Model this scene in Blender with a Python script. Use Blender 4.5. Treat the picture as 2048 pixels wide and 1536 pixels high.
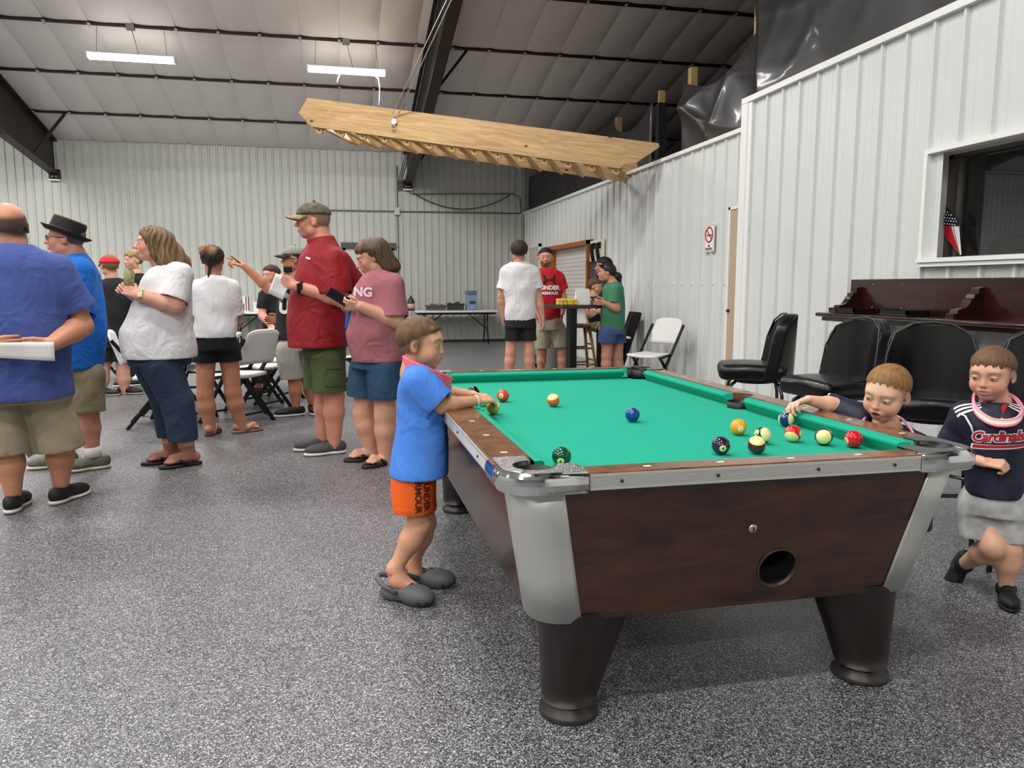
import bpy, bmesh, math, random
import numpy as np
from mathutils import Vector, Matrix, Euler
from mathutils.bvhtree import BVHTree
from mathutils.geometry import tessellate_polygon

for _o in list(bpy.data.objects): bpy.data.objects.remove(_o, do_unlink=True)
SC = bpy.context.scene
COL = SC.collection
R = math.radians
random.seed(7); np.random.seed(7)

# ------------------------------------------------------------------ camera
cam_d = bpy.data.cameras.new('camera'); cam = bpy.data.objects.new('camera', cam_d); COL.objects.link(cam)
cam_d.sensor_width = 36.0; cam_d.lens = 1550.0/2048.0*36.0; cam_d.clip_start = .05; cam_d.clip_end = 200
cam.location = (0, 0, 1.27); cam.rotation_euler = (R(90-7.2), 0, R(-12.8))
SC.camera = cam
# ------------------------------------------------------------------ world, exposure
SC.view_settings.view_transform = 'Standard'; SC.view_settings.look = 'None'
SC.view_settings.gamma = 1.0; SC.view_settings.use_curve_mapping = False
SC.view_settings.exposure = 0.02
W_ = bpy.data.worlds.new('world'); SC.world = W_; W_.use_nodes = True
W_.node_tree.nodes['Background'].inputs[0].default_value = (.9, .95, 1, 1)
W_.node_tree.nodes['Background'].inputs[1].default_value = .3
LAMP_W = 135.0      # radiant power of one strip light
LAMP_COL = (1.0, .98, .965)

# ------------------------------------------------------------------ materials
MATS = {}
def srgb(h):
    if isinstance(h, str):
        c = [int(h[i:i+2], 16)/255 for i in (0, 2, 4)]
    else: c = [v/255 for v in h]
    return tuple(v/12.92 if v <= .04045 else ((v+.055)/1.055)**2.4 for v in c)
def M(name, col, rough=.5, metal=0., coat=0., noise=None, bump=None, emit=0., ior=1.45, alpha=1., trans=0., vcol=False, sheen=0.):
    """principled material; noise=(scale, amount[, stretch]) varies the colour, bump=(scale, strength)"""
    if name in MATS: return MATS[name]
    m = bpy.data.materials.new(name); m.use_nodes = True; nt = m.node_tree
    p = nt.nodes['Principled BSDF']; c = srgb(col) if not isinstance(col, tuple) or max(col) > 1 else col
    p.inputs['Base Color'].default_value = (*c, 1); p.inputs['Roughness'].default_value = rough
    p.inputs['Metallic'].default_value = metal; p.inputs['IOR'].default_value = ior
    if coat: p.inputs['Coat Weight'].default_value = coat; p.inputs['Coat Roughness'].default_value = .08
    if trans: p.inputs['Transmission Weight'].default_value = trans
    if sheen: p.inputs['Sheen Weight'].default_value = sheen
    if alpha < 1: p.inputs['Alpha'].default_value = alpha
    if emit:
        p.inputs['Emission Color'].default_value = (*c, 1); p.inputs['Emission Strength'].default_value = emit
    src = None
    if vcol:
        a = nt.nodes.new('ShaderNodeVertexColor'); a.layer_name = 'Col'; src = a.outputs['Color']
    if noise or bump:
        tc = nt.nodes.new('ShaderNodeTexCoord')
    if noise:
        mp = nt.nodes.new('ShaderNodeMapping'); nt.links.new(tc.outputs['Object'], mp.inputs[0])
        if len(noise) > 2: mp.inputs['Scale'].default_value = noise[2]
        n = nt.nodes.new('ShaderNodeTexNoise'); n.inputs['Scale'].default_value = noise[0]; n.inputs['Detail'].default_value = 5
        nt.links.new(mp.outputs[0], n.inputs['Vector'])
        mx = nt.nodes.new('ShaderNodeMixRGB'); mx.blend_type = 'MULTIPLY'; mx.inputs[0].default_value = 1
        rp = nt.nodes.new('ShaderNodeMapRange'); rp.inputs[1].default_value = .3; rp.inputs[2].default_value = .7
        rp.inputs[3].default_value = 1-noise[1]; rp.inputs[4].default_value = 1+noise[1]*.4
        nt.links.new(n.outputs['Fac'], rp.inputs[0])
        cb = nt.nodes.new('ShaderNodeCombineColor')
        for i in range(3): nt.links.new(rp.outputs[0], cb.inputs[i])
        mx.inputs[1].default_value = (*c, 1)
        if src: nt.links.new(src, mx.inputs[1])
        nt.links.new(cb.outputs[0], mx.inputs[2]); src = mx.outputs[0]
    if src: nt.links.new(src, p.inputs['Base Color'])
    if bump:
        n = nt.nodes.new('ShaderNodeTexNoise'); n.inputs['Scale'].default_value = bump[0]; n.inputs['Detail'].default_value = 4
        if len(bump) > 2:
            mp2 = nt.nodes.new('ShaderNodeMapping'); mp2.inputs['Scale'].default_value = bump[2]
            nt.links.new(tc.outputs['Object'], mp2.inputs[0]); nt.links.new(mp2.outputs[0], n.inputs['Vector'])
        else: nt.links.new(tc.outputs['Object'], n.inputs['Vector'])
        b = nt.nodes.new('ShaderNodeBump'); b.inputs['Strength'].default_value = bump[1]; b.inputs['Distance'].default_value = .01
        nt.links.new(n.outputs['Fac'], b.inputs['Height']); nt.links.new(b.outputs[0], p.inputs['Normal'])
    MATS[name] = m; return m

def wood_mat(name, c1, c2, rough, scale=(1, 1, 1), freq=6., coat=0., knots=False):
    if name in MATS: return MATS[name]
    m = bpy.data.materials.new(name); m.use_nodes = True; nt = m.node_tree; p = nt.nodes['Principled BSDF']
    tc = nt.nodes.new('ShaderNodeTexCoord'); mp = nt.nodes.new('ShaderNodeMapping'); mp.inputs['Scale'].default_value = scale
    nt.links.new(tc.outputs['Object'], mp.inputs[0])
    n = nt.nodes.new('ShaderNodeTexNoise'); n.inputs['Scale'].default_value = freq; n.inputs['Detail'].default_value = 7
    n.inputs['Distortion'].default_value = 1.2; n.inputs['Roughness'].default_value = .62
    nt.links.new(mp.outputs[0], n.inputs['Vector'])
    r = nt.nodes.new('ShaderNodeValToRGB'); r.color_ramp.elements[0].position = .34; r.color_ramp.elements[1].position = .66
    r.color_ramp.elements[0].color = (*srgb(c1), 1); r.color_ramp.elements[1].color = (*srgb(c2), 1)
    nt.links.new(n.outputs['Fac'], r.inputs[0]); out = r.outputs[0]
    if knots:
        v = nt.nodes.new('ShaderNodeTexVoronoi'); v.inputs['Scale'].default_value = 3.1; v.inputs['Randomness'].default_value = 1
        mk = nt.nodes.new('ShaderNodeMapping'); mk.inputs['Scale'].default_value = (.75, .75, 1.5); nt.links.new(tc.outputs['Object'], mk.inputs[0]); nt.links.new(mk.outputs[0], v.inputs['Vector'])
        r2 = nt.nodes.new('ShaderNodeValToRGB'); r2.color_ramp.elements[0].position = .05; r2.color_ramp.elements[1].position = .1
        r2.color_ramp.elements[0].color = (*srgb('4a2f17'), 1); r2.color_ramp.elements[1].color = (1, 1, 1, 1)
        nt.links.new(v.outputs['Distance'], r2.inputs[0])
        mx = nt.nodes.new('ShaderNodeMixRGB'); mx.blend_type = 'MULTIPLY'; mx.inputs[0].default_value = 1
        nt.links.new(out, mx.inputs[1]); nt.links.new(r2.outputs[0], mx.inputs[2]); out = mx.outputs[0]
    nt.links.new(out, p.inputs['Base Color']); p.inputs['Roughness'].default_value = rough
    if coat: p.inputs['Coat Weight'].default_value = coat; p.inputs['Coat Roughness'].default_value = .12
    MATS[name] = m; return m

# ------------------------------------------------------------------ object helpers
def tag(o, label=None, cat=None, group=None, kind=None):
    if label: o['label'] = label
    if cat: o['category'] = cat
    if group: o['group'] = group
    if kind: o['kind'] = kind
    return o
def empty(name, loc=(0, 0, 0), rz=0., label=None, cat=None, group=None, parent=None):
    o = bpy.data.objects.new(name, None); COL.objects.link(o); o.location = loc; o.rotation_euler = (0, 0, rz)
    o.empty_display_size = .1
    if parent: o.parent = parent
    return tag(o, label, cat, group)
def link_mesh(name, me, mat, parent=None, loc=None, rot=None):
    o = bpy.data.objects.new(name, me); COL.objects.link(o)
    if mat is not None and not me.materials: me.materials.append(mat)
    if parent: o.parent = parent
    if loc is not None: o.location = loc
    if rot is not None: o.rotation_euler = rot
    return o
def copy_tree(o, parent=None):
    c = o.copy(); COL.objects.link(c); c.parent = parent
    for ch in list(o.children): copy_tree(ch, c)
    return c

class MB:
    """collects primitive shapes into one mesh"""
    def __init__(s): s.v = []; s.f = []; s.sm = []
    def add(s, vs, fs, smooth=False):
        k = len(s.v); s.v += [tuple(v) for v in vs]; s.f += [tuple(i+k for i in f) for f in fs]; s.sm += [smooth]*len(fs); return s
    def box(s, a, b, bev=0.):
        (x0, y0, z0), (x1, y1, z1) = a, b
        if bev <= 0:
            vs = [(x0,y0,z0),(x1,y0,z0),(x1,y1,z0),(x0,y1,z0),(x0,y0,z1),(x1,y0,z1),(x1,y1,z1),(x0,y1,z1)]
            return s.add(vs, [(3,2,1,0),(4,5,6,7),(0,1,5,4),(1,2,6,5),(2,3,7,6),(3,0,4,7)])
        bm = bmesh.new(); bmesh.ops.create_cube(bm, size=1)
        for v in bm.verts: v.co = Vector(((x0+x1)/2+v.co.x*(x1-x0), (y0+y1)/2+v.co.y*(y1-y0), (z0+z1)/2+v.co.z*(z1-z0)))
        bmesh.ops.bevel(bm, geom=list(bm.edges), offset=bev, segments=2, affect='EDGES', profile=.5)
        bm.verts.index_update(); s.add([v.co for v in bm.verts], [[v.index for v in f.verts] for f in bm.faces]); bm.free(); return s
    def bar(s, p, q, w, h, up=(0, 0, 1)):
        """box beam from p to q, w across, h along up"""
        p, q = Vector(p), Vector(q); d = (q-p).normalized(); u = Vector(up); x = d.cross(u)
        if x.length < 1e-4: x = d.cross(Vector((0, 1, 0)))
        x.normalize(); u = x.cross(d).normalized(); x *= w/2; u *= h/2
        vs = [p-x-u, p+x-u, p+x+u, p-x+u, q-x-u, q+x-u, q+x+u, q-x+u]
        return s.add(vs, [(3,2,1,0),(4,5,6,7),(0,1,5,4),(1,2,6,5),(2,3,7,6),(3,0,4,7)])
    def tube(s, pts, r, n=8, caps=True):
        pts = [Vector(p) for p in pts]; rings = []; k0 = len(s.v); u = None
        rr = r if isinstance(r, (list, tuple)) else [r]*len(pts)
        for i, p in enumerate(pts):
            d = (pts[min(i+1, len(pts)-1)]-pts[max(i-1, 0)]).normalized()
            if u is None: u = d.orthogonal().normalized()
            else: u = (u-d*u.dot(d)).normalized()
            w = d.cross(u)
            s.v += [tuple(p+(u*math.cos(2*math.pi*j/n)+w*math.sin(2*math.pi*j/n))*rr[i]) for j in range(n)]
        for i in range(len(pts)-1):
            for j in range(n):
                a = k0+i*n+j; b = k0+i*n+(j+1) % n
                s.f.append((a, b, b+n, a+n)); s.sm.append(True)
        if caps:
            s.f.append(tuple(k0+j for j in reversed(range(n)))); s.sm.append(False)
            e = k0+(len(pts)-1)*n; s.f.append(tuple(e+j for j in range(n))); s.sm.append(False)
        return s
    def lathe(s, prof, n=24, c=(0, 0, 0), smooth=True, caps=(True, True)):
        """profile [(r,z)...] about the z axis"""
        k0 = len(s.v)
        for (r, z) in prof: s.v += [(c[0]+r*math.cos(2*math.pi*j/n), c[1]+r*math.sin(2*math.pi*j/n), c[2]+z) for j in range(n)]
        for i in range(len(prof)-1):
            for j in range(n):
                a = k0+i*n+j; b = k0+i*n+(j+1) % n; s.f.append((a, b, b+n, a+n)); s.sm.append(smooth)
        if caps[0]: s.f.append(tuple(k0+j for j in reversed(range(n)))); s.sm.append(False)
        e = k0+(len(prof)-1)*n
        if caps[1]: s.f.append(tuple(e+j for j in range(n))); s.sm.append(False)
        return s
    def prism(s, poly, z0, z1, smooth=False):
        """2D polygon (ccw) extruded along z"""
        n = len(poly); tri = tessellate_polygon([[Vector((x, y, 0)) for x, y in poly]])
        vs = [(x, y, z0) for x, y in poly]+[(x, y, z1) for x, y in poly]
        fs = []
        for t in tri:
            a, b, c = [Vector((*poly[i], 0)) for i in t]
            if (b-a).cross(c-a).z < 0: t = (t[0], t[2], t[1])
            fs.append((t[2], t[1], t[0])); fs.append(tuple(i+n for i in t))
        k = len(fs); fs += [(i, (i+1) % n, (i+1) % n+n, i+n) for i in range(n)]
        s.add(vs, fs); 
        if smooth: s.sm[-n:] = [True]*n
        return s
    def grid(s, fn, nu, nv, smooth=True):
        vs = [fn(i/nu, j/nv) for j in range(nv+1) for i in range(nu+1)]
        fs = [(j*(nu+1)+i, j*(nu+1)+i+1, (j+1)*(nu+1)+i+1, (j+1)*(nu+1)+i) for j in range(nv) for i in range(nu)]
        return s.add(vs, fs, smooth)
    def xf(s, mtx, k=0):
        s.v[k:] = [tuple(mtx @ Vector(v)) for v in s.v[k:]]; return s
    def mesh(s, name='mesh'):
        me = bpy.data.meshes.new(name); me.from_pydata(s.v, [], s.f)
        me.polygons.foreach_set('use_smooth', s.sm); me.update(); return me
    def build(s, name, mat, parent=None, loc=None, rot=None):
        return link_mesh(name, s.mesh(name), mat, parent, loc, rot)
def smooth_by_angle(o, ang=40):
    me = o.data
    for p in me.polygons: p.use_smooth = True
    try: me.set_sharp_from_angle(angle=R(ang))
    except Exception: pass
    return o
def sheet(o, th):
    m = o.modifiers.new('thickness', 'SOLIDIFY'); m.thickness = th; m.offset = 0; return o

# ------------------------------------------------------------------ lettering
def text_mesh(body, size, offset=0., shear=0., align='CENTER', spacing=1.):
    cu = bpy.data.curves.new('lettering', 'FONT'); cu.body = body; cu.size = size; cu.offset = offset; cu.shear = shear
    cu.align_x = align; cu.align_y = 'CENTER'; cu.space_character = spacing; cu.resolution_u = 3
    o = bpy.data.objects.new('tmp_text', cu); COL.objects.link(o)
    bpy.context.view_layer.update()
    me = bpy.data.meshes.new_from_object(o.evaluated_get(bpy.context.evaluated_depsgraph_get()))
    bpy.data.objects.remove(o, do_unlink=True); bpy.data.curves.remove(cu); return me
def flat_text(name, body, size, mat, parent, loc, right, up, offset=0., shear=0., align='CENTER', squeeze=1., depth=.0):
    me = text_mesh(body, size, offset, shear, align)
    r = Vector(right).normalized(); u = Vector(up).normalized(); n = r.cross(u)
    mt = Matrix((r*squeeze, u, n)).transposed().to_4x4(); mt.translation = Vector(loc); me.transform(mt)
    return link_mesh(name, me, mat, parent)
def decal(name, me, mat, target, parent, origin, right, up, lift=.002, cell=.012):
    """lay a flat mesh (xy) on the surface of target along -normal, in target's local frame"""
    r = Vector(right).normalized(); u = Vector(up).normalized(); n = r.cross(u).normalized(); u = n.cross(r)
    bm = bmesh.new(); bm.from_mesh(me); bmesh.ops.triangulate(bm, faces=bm.faces)
    for _ in range(4):
        es = [e for e in bm.edges if e.calc_length() > cell]
        if not es: break
        bmesh.ops.subdivide_edges(bm, edges=es, cuts=1); bmesh.ops.triangulate(bm, faces=bm.faces)
    tm = target.data; bvh = BVHTree.FromPolygons([v.co for v in tm.vertices], [p.vertices[:] for p in tm.polygons])
    org = Vector(origin); dead = []
    for v in bm.verts:
        p = org+r*v.co.x+u*v.co.y; hit = bvh.ray_cast(p+n*.4, -n, 1.0)
        if hit[0] is None: dead.append(v); v.co = p
        else: v.co = hit[0]+n*lift
    if dead: bmesh.ops.delete(bm, geom=dead, context='VERTS')
    bm.to_mesh(me); bm.free(); return link_mesh(name, me, mat, parent)
def poly_mesh(polys):
    mb = MB()
    for poly in polys:
        for t in tessellate_polygon([[Vector((x, y, 0)) for x, y in poly]]): mb.add([(*poly[i], 0) for i in t], [(0, 1, 2)])
    return mb.mesh('decal')
# ================================================================== THE BUILDING
def floor_mat():
    m = bpy.data.materials.new('flake epoxy floor'); m.use_nodes = True; nt = m.node_tree; p = nt.nodes['Principled BSDF']; L = nt.links.new
    g = nt.nodes.new('ShaderNodeNewGeometry')
    def ramp(els):
        r = nt.nodes.new('ShaderNodeValToRGB'); r.color_ramp.interpolation = 'CONSTANT'
        while len(r.color_ramp.elements) < len(els): r.color_ramp.elements.new(.5)
        for e, (pos, c) in zip(r.color_ramp.elements, els): e.position = pos; e.color = (c, c, c*1.03, 1)
        return r
    outs = []
    for sc, els in ((210, [(0, .009), (.26, .045), (.48, .125), (.70, .27), (.88, .62)]), (330, [(0, .011), (.29, .05), (.52, .145), (.75, .33), (.91, .68)])):
        v = nt.nodes.new('ShaderNodeTexVoronoi'); v.inputs['Scale'].default_value = sc; v.inputs['Randomness'].default_value = 1
        L(g.outputs['Position'], v.inputs['Vector'])
        s = nt.nodes.new('ShaderNodeSeparateColor'); L(v.outputs['Color'], s.inputs[0])
        r = ramp(els); L(s.outputs[0], r.inputs[0]); outs.append(r.outputs[0])
    n = nt.nodes.new('ShaderNodeTexNoise'); n.inputs['Scale'].default_value = 240; L(g.outputs['Position'], n.inputs['Vector'])
    gt = nt.nodes.new('ShaderNodeMath'); gt.operation = 'GREATER_THAN'; gt.inputs[1].default_value = .5; L(n.outputs['Fac'], gt.inputs[0])
    mx = nt.nodes.new('ShaderNodeMixRGB'); L(gt.outputs[0], mx.inputs[0]); L(outs[0], mx.inputs[1]); L(outs[1], mx.inputs[2])
    L(mx.outputs[0], p.inputs['Base Color'])
    p.inputs['Roughness'].default_value = .34; p.inputs['Specular IOR Level'].default_value = .3; p.inputs['Coat Weight'].default_value = .6; p.inputs['Coat Roughness'].default_value = .18
    nb = nt.nodes.new('ShaderNodeTexNoise'); nb.inputs['Scale'].default_value = 110; nb.inputs['Detail'].default_value = 3; L(g.outputs['Position'], nb.inputs['Vector'])
    b = nt.nodes.new('ShaderNodeBump'); b.inputs['Strength'].default_value = .8; b.inputs['Distance'].default_value = .006
    L(nb.outputs['Fac'], b.inputs['Height']); L(b.outputs[0], p.inputs['Normal']); L(b.outputs[0], p.inputs['Coat Normal'])
    return m
EAVE, SLOPE, YB, RIDGE = 4.2, .235, 17.7, 2.0
def ceil_z(y): return EAVE+SLOPE*(YB-y) if y > RIDGE else EAVE+SLOPE*(YB-RIDGE)-SLOPE*(RIDGE-y)
tag(MB().box((-15, -14, -.12), (10, 18, 0)).build('floor', floor_mat()), kind='structure')

white_steel = M('white wall steel', 'd8dad7', .38, noise=(.9, .04))
grey_steel = M('pale green grey wall steel', 'bdbfb8', .42, noise=(.8, .05))
backing = M('wall backing', '8d8f8a', .8)
def ribbed(w, h, sp, rib_w=.044, top_w=.022, rib_h=.026, minor=True):
    """corrugated sheet in the xz plane, relief toward -y"""
    prof = [(0, 0)]; n = int(round(w/sp))
    for i in range(n):
        c = (i+.5)*sp; prof += [(c-rib_w/2, 0), (c-top_w/2, -rib_h), (c+top_w/2, -rib_h), (c+rib_w/2, 0)]
        if minor:
            for q in (.36, .64):
                d = c+q*sp
                if d < w-.012: prof += [(d-.012, 0), (d-.006, -.004), (d+.006, -.004), (d+.012, 0)]
    prof += [(w, 0)]; prof.sort(key=lambda t: t[0])
    vs = [(x, y, 0) for x, y in prof]+[(x, y, h) for x, y in prof]; k = len(prof)
    return MB().add(vs, [(i, i+1, i+1+k, i+k) for i in range(k-1)]).mesh('wall_panel')
PANEL = {}
def panel(parent, mat, w, h, sp, loc, rz, minor=True, rib=None):
    key = (round(w, 3), round(h, 3), sp, mat.name)
    if key not in PANEL: PANEL[key] = ribbed(w, h, sp, *(rib or ()), minor=minor)
    return link_mesh('wall_panel', PANEL[key], mat, parent, loc, (0, 0, rz))

# ---- back wall (y = 17.7)
wb = tag(MB().box((-15, YB, 0), (10, YB+.15, EAVE+.05)).build('wall_back', backing), kind='structure')
for i in range(20): panel(wb, grey_steel, .96, EAVE, .16, (4.31-.96*(i+1), YB-.001, 0), 0, minor=False, rib=(.046, .024, .026))
MB().box((-15, YB-.03, 0), (4.3, YB, .05)).build('baseboard_back', M('dark base angle', '3c3b38', .6), wb)
# ---- right wall, far lower part (x = 4.31)
SPW = .277; PW = SPW*3
wr = tag(MB().box((4.33, 7.62, 0), (4.46, 12.02, 2.92)).box((4.33, 15.28, 0), (4.46, YB, 2.92)).box((4.33, 12.02, 0), (4.46, 15.28, 1.0)).box((4.33, 12.02, 2.05), (4.46, 15.28, 2.92)).build('wall_right', backing), kind='structure')
def rpanel(y1, w, z0, z1, x=4.31, par=None):
    """sheet from y1 going toward the camera"""
    panel(par, white_steel, w, z1-z0, SPW, (x, y1, z0), -math.pi/2)
y = YB
while y > 7.7:
    w = min(PW, y-7.62)
    lo = y-w
    if lo < 15.28 and y > 12.75:
        rpanel(y, w, 0, 1.0, par=wr); rpanel(y, w, 2.06, 2.92, par=wr)
    else: rpanel(y, w, 0, 2.92, par=wr)
    y -= w
trimw = M('white trim', 'eeeeea', .35)
MB().box((4.26, 7.62, 2.90), (4.36, YB, 2.945)).build('wall_cap', trimw, wr)
MB().box((4.30, YB-.02, 0), (4.325, YB-.0, 2.92)).build('corner_trim', M('dark seam', '2d2c2a', .6), wr)
# narrow tan door recess beside the near wall
d1 = tag(MB().box((4.265, 7.74, 0), (4.30, 7.925, 2.1)).build('door_1', M('tan door', 'b9a58c', .55, noise=(3, .08, (1, 1, .2)))), kind='structure')
MB().box((4.255, 7.925, 0), (4.31, 7.965, 2.13)).box((4.255, 7.70, 0), (4.31, 7.74, 2.13)).box((4.255, 7.70, 2.1), (4.31, 7.965, 2.13)).build('door_frame', trimw, d1)
MB().lathe([(.018, 0), (.018, .02), (.011, .03)], 12).xf(Matrix.Translation((4.265, 7.9, 1.0)) @ Matrix.Rotation(-math.pi/2, 4, 'Y')).build('door_knob', M('dark knob', '4a4038', .4, .6), d1)
# ---- right wall, near taller part (x = 4.25), with the dark office window
WN = [(4.95, 2.05, 1.47, 2.215)]     # y far, y near, z0, z1
wn = tag(MB().box((4.27, 4.97, 0), (4.45, 7.62, 3.18)).box((4.27, -14, 0), (4.45, 2.03, 3.18)).box((4.27, 2.03, 0), (4.45, 4.97, 1.45)).box((4.27, 2.03, 2.235), (4.45, 4.97, 3.18)).build('wall_near_right', backing), kind='structure')
y = 5.544+SPW*7.5
while y > -13.5:
    w = PW; lo = y-w
    if lo < 4.95 and y > 2.05:
        if y > 4.97:     # split by ribs where the window starts
            for k in range(3):
                a = y-k*SPW
                if a-SPW > 4.7: rpanel(a, SPW, 0, 3.17, 4.25, wn)
                else: rpanel(a, SPW, 0, 1.45, 4.25, wn); rpanel(a, SPW, 2.235, 3.17, 4.25, wn)
        else: rpanel(y, w, 0, 1.45, 4.25, wn); rpanel(y, w, 2.235, 3.17, 4.25, wn)
    else: rpanel(y, w, 0, 3.17, 4.25, wn)
    y -= w
MB().box((4.20, -13.9, 3.15), (4.32, 7.66, 3.205)).build('wall_cap', trimw, wn)
MB().box((4.205, 7.54, 0), (4.47, 7.665, 3.17)).box((4.215, 7.47, 0), (4.25, 7.54, 3.17)).build('corner_trim', trimw, wn)
# screws along the girt lines
sb = M('screw heads', '8c8d88', .4, .5)
for zz in (1.27, 2.55):
    for k in range(16):
        yy = 7.62-.14-k*SPW
        if 2.0 < yy and not (zz > 1.4 and zz < 2.3 and yy < 5.0):
            o = MB().lathe([(.007, 0), (.007, .004), (.004, .007)], 6, smooth=False).xf(Matrix.Rotation(-math.pi/2, 4, 'Y')).build('wall_screw', sb, wn, (4.249, yy, zz-.03*(zz > 2)))
for k in range(9): MB().lathe([(.007, 0), (.007, .004), (.004, .007)], 6, smooth=False).xf(Matrix.Rotation(-math.pi/2, 4, 'Y')).build('wall_screw', sb, wr, (4.309, 7.98+.12+k*SPW, 1.28))
# window
yf, yn, z0, z1 = 4.95, 2.05, 1.47, 2.215
w1 = tag(MB().box((4.20, yn-.05, z1), (4.26, yf+.035, z1+.035)).box((4.20, yf, z0-.03), (4.26, yf+.035, z1)).box((4.20, yn-.05, z0-.03), (4.26, yn, z1)).build('window_1', trimw), kind='structure')
MB().box((4.17, yn-.05, z0-.03), (4.42, yf+.02, z0)).box((4.185, yn-.05, z0-.06), (4.24, yf+.02, z0-.032)).build('window_sill', trimw, w1)
MB().box((4.26, yf-.001, z0), (4.42, yf+.02, z1)).box((4.26, yn-.02, z0), (4.42, yn, z1)).box((4.26, yn, z1-.005), (4.42, yf, z1+.02)).build('jamb', M('jamb white', 'c9c6c6', .5), w1)
brz = M('bronze window frame', '5a5048', .45, .3)
MB().box((4.385, yf-.045, z0), (4.42, yf, z1)).box((4.395, yf-.12, z0), (4.41, yf-.085, z1)).box((4.385, yn, z1-.03), (4.42, yf, z1)).box((4.385, yn, z0), (4.42, yf, z0+.015)).build('sash', brz, w1)
glass = M('window glass', (.02, .022, .024), .03, ior=1.5, trans=0.); 
gm = bpy.data.materials.new('tinted glass'); gm.use_nodes = True; nt = gm.node_tree; nt.nodes.clear()
o_ = nt.nodes.new('ShaderNodeOutputMaterial'); mixs = nt.nodes.new('ShaderNodeMixShader'); tr = nt.nodes.new('ShaderNodeBsdfTransparent'); gl = nt.nodes.new('ShaderNodeBsdfGlossy')
tr.inputs[0].default_value = (.72, .73, .74, 1); gl.inputs['Roughness'].default_value = .02; mixs.inputs[0].default_value = .09
nt.links.new(tr.outputs[0], mixs.inputs[1]); nt.links.new(gl.outputs[0], mixs.inputs[2]); nt.links.new(mixs.outputs[0], o_.inputs[0])
MB().box((4.432, yn, z0), (4.438, yf-.05, z1)).build('pane', gm, w1)
# the small room behind the window
dk = M('office wall', 'a5a5a6', .8)
rm = tag(MB().box((7.0, -1, 0), (7.1, 6.8, 3.15)).box((4.46, 6.7, 0), (7.0, 6.8, 3.15)).box((4.46, -1, 0), (7, -.9, 3.15)).box((4.46, -1, 3.1), (7, 6.7, 3.15)).build('wall_office', dk), kind='structure')
ol = bpy.data.lights.new('office_fill', 'AREA'); ol.size = .6; ol.energy = 9; ol.color = (1, .95, .9); oo = bpy.data.objects.new('office_fill', ol); COL.objects.link(oo); oo.location = (6.0, 3.5, 3.05)  # added fill light without a fixture, lifts the dark office interior
# ---- far side of the room, behind the camera
wl = tag(MB().box((-15.1, -14, 0), (-15, 18, 8.2)).build('wall_left', M('far left wall', 'c9ccc6', .6)), kind='structure')
wf = tag(MB().box((-15, -14.1, 0), (10, -14, 4.6)).build('wall_front', M('front wall', 'c9ccc6', .6)), kind='structure')
wo = tag(MB().box((9.9, -14, 0), (10, 18, 8.2)).build('wall_outer_right', M('outer wall', '9a9c98', .7)), kind='structure')

# ---- ceiling: vinyl faced insulation between purlins
vinyl = M('white vinyl insulation', 'e4deda', .6, noise=(.7, .07), bump=(2.2, .35))
def slab(y0, y1):
    return [(-15, y0, ceil_z(y0)+.12), (10, y0, ceil_z(y0)+.12), (10, y1, ceil_z(y1)+.12), (-15, y1, ceil_z(y1)+.12)]
cb = MB()
for a, b in ((RIDGE, YB+.1), (-14.1, RIDGE)):
    q = slab(a, b); cb.add(q+[(x, y, z+.1) for x, y, z in q], [(3, 2, 1, 0), (4, 5, 6, 7), (0, 1, 5, 4), (1, 2, 6, 5), (2, 3, 7, 6), (3, 0, 4, 7)])
ceil = tag(cb.build('ceiling', vinyl), kind='structure')
PUR = [16.42, 14.89, 13.36, 11.83, 10.30, 8.77]
SEAM = .6135; SX0 = -2.27
def ceil_panel(l):
    def fn(u, v):
        x = (u-.5)*SEAM; b = (1-(2*u-1)**2)**.6*.035*(.35+.65*math.sin(math.pi*v)**.5)+.004*math.sin(9*u+5*v)
        return (x, (v-.5)*(l-.05), -b)
    return MB().grid(fn, 8, 8).mesh('ceiling_panel')
bounds = [YB]+PUR; pm = {}
ang = -math.atan(SLOPE)
for i in range(len(bounds)-1):
    ya, yb_ = bounds[i], bounds[i+1]; l = (ya-yb_)/math.cos(ang); key = round(l, 2)
    if key not in pm: pm[key] = ceil_panel(l)
    for k in range(-9, 20):
        x = SX0+(k+.5)*SEAM; yc = (ya+yb_)/2
        # only what can be seen from inside the room
        if yc < 10.5 and (x < -4.5 or x > 7): continue
        o = link_mesh('ceiling_panel', pm[key], vinyl, ceil, (x, yc, ceil_z(yc)), (ang, 0, 0))
red_iron = M('dark red iron', '2b201d', .5, .2, noise=(3, .25))
strap = M('white strap', 'bdb8b4', .5)
sm_ = MB().box((-.02, -.05, -.012), (.02, .05, 0)).mesh('seam_strap')
for i, y in enumerate(PUR):
    MB().bar((-15, y, ceil_z(y)-.004), (10, y, ceil_z(y)-.004), .06, .07, up=(0, SLOPE, 1)).build('purlin', red_iron, ceil)
    if y > 11:
        for k in range(-5, 18): link_mesh('seam_strap', sm_, strap, ceil, (SX0+k*SEAM, y, ceil_z(y)-.038), (ang, 0, 0))
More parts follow.
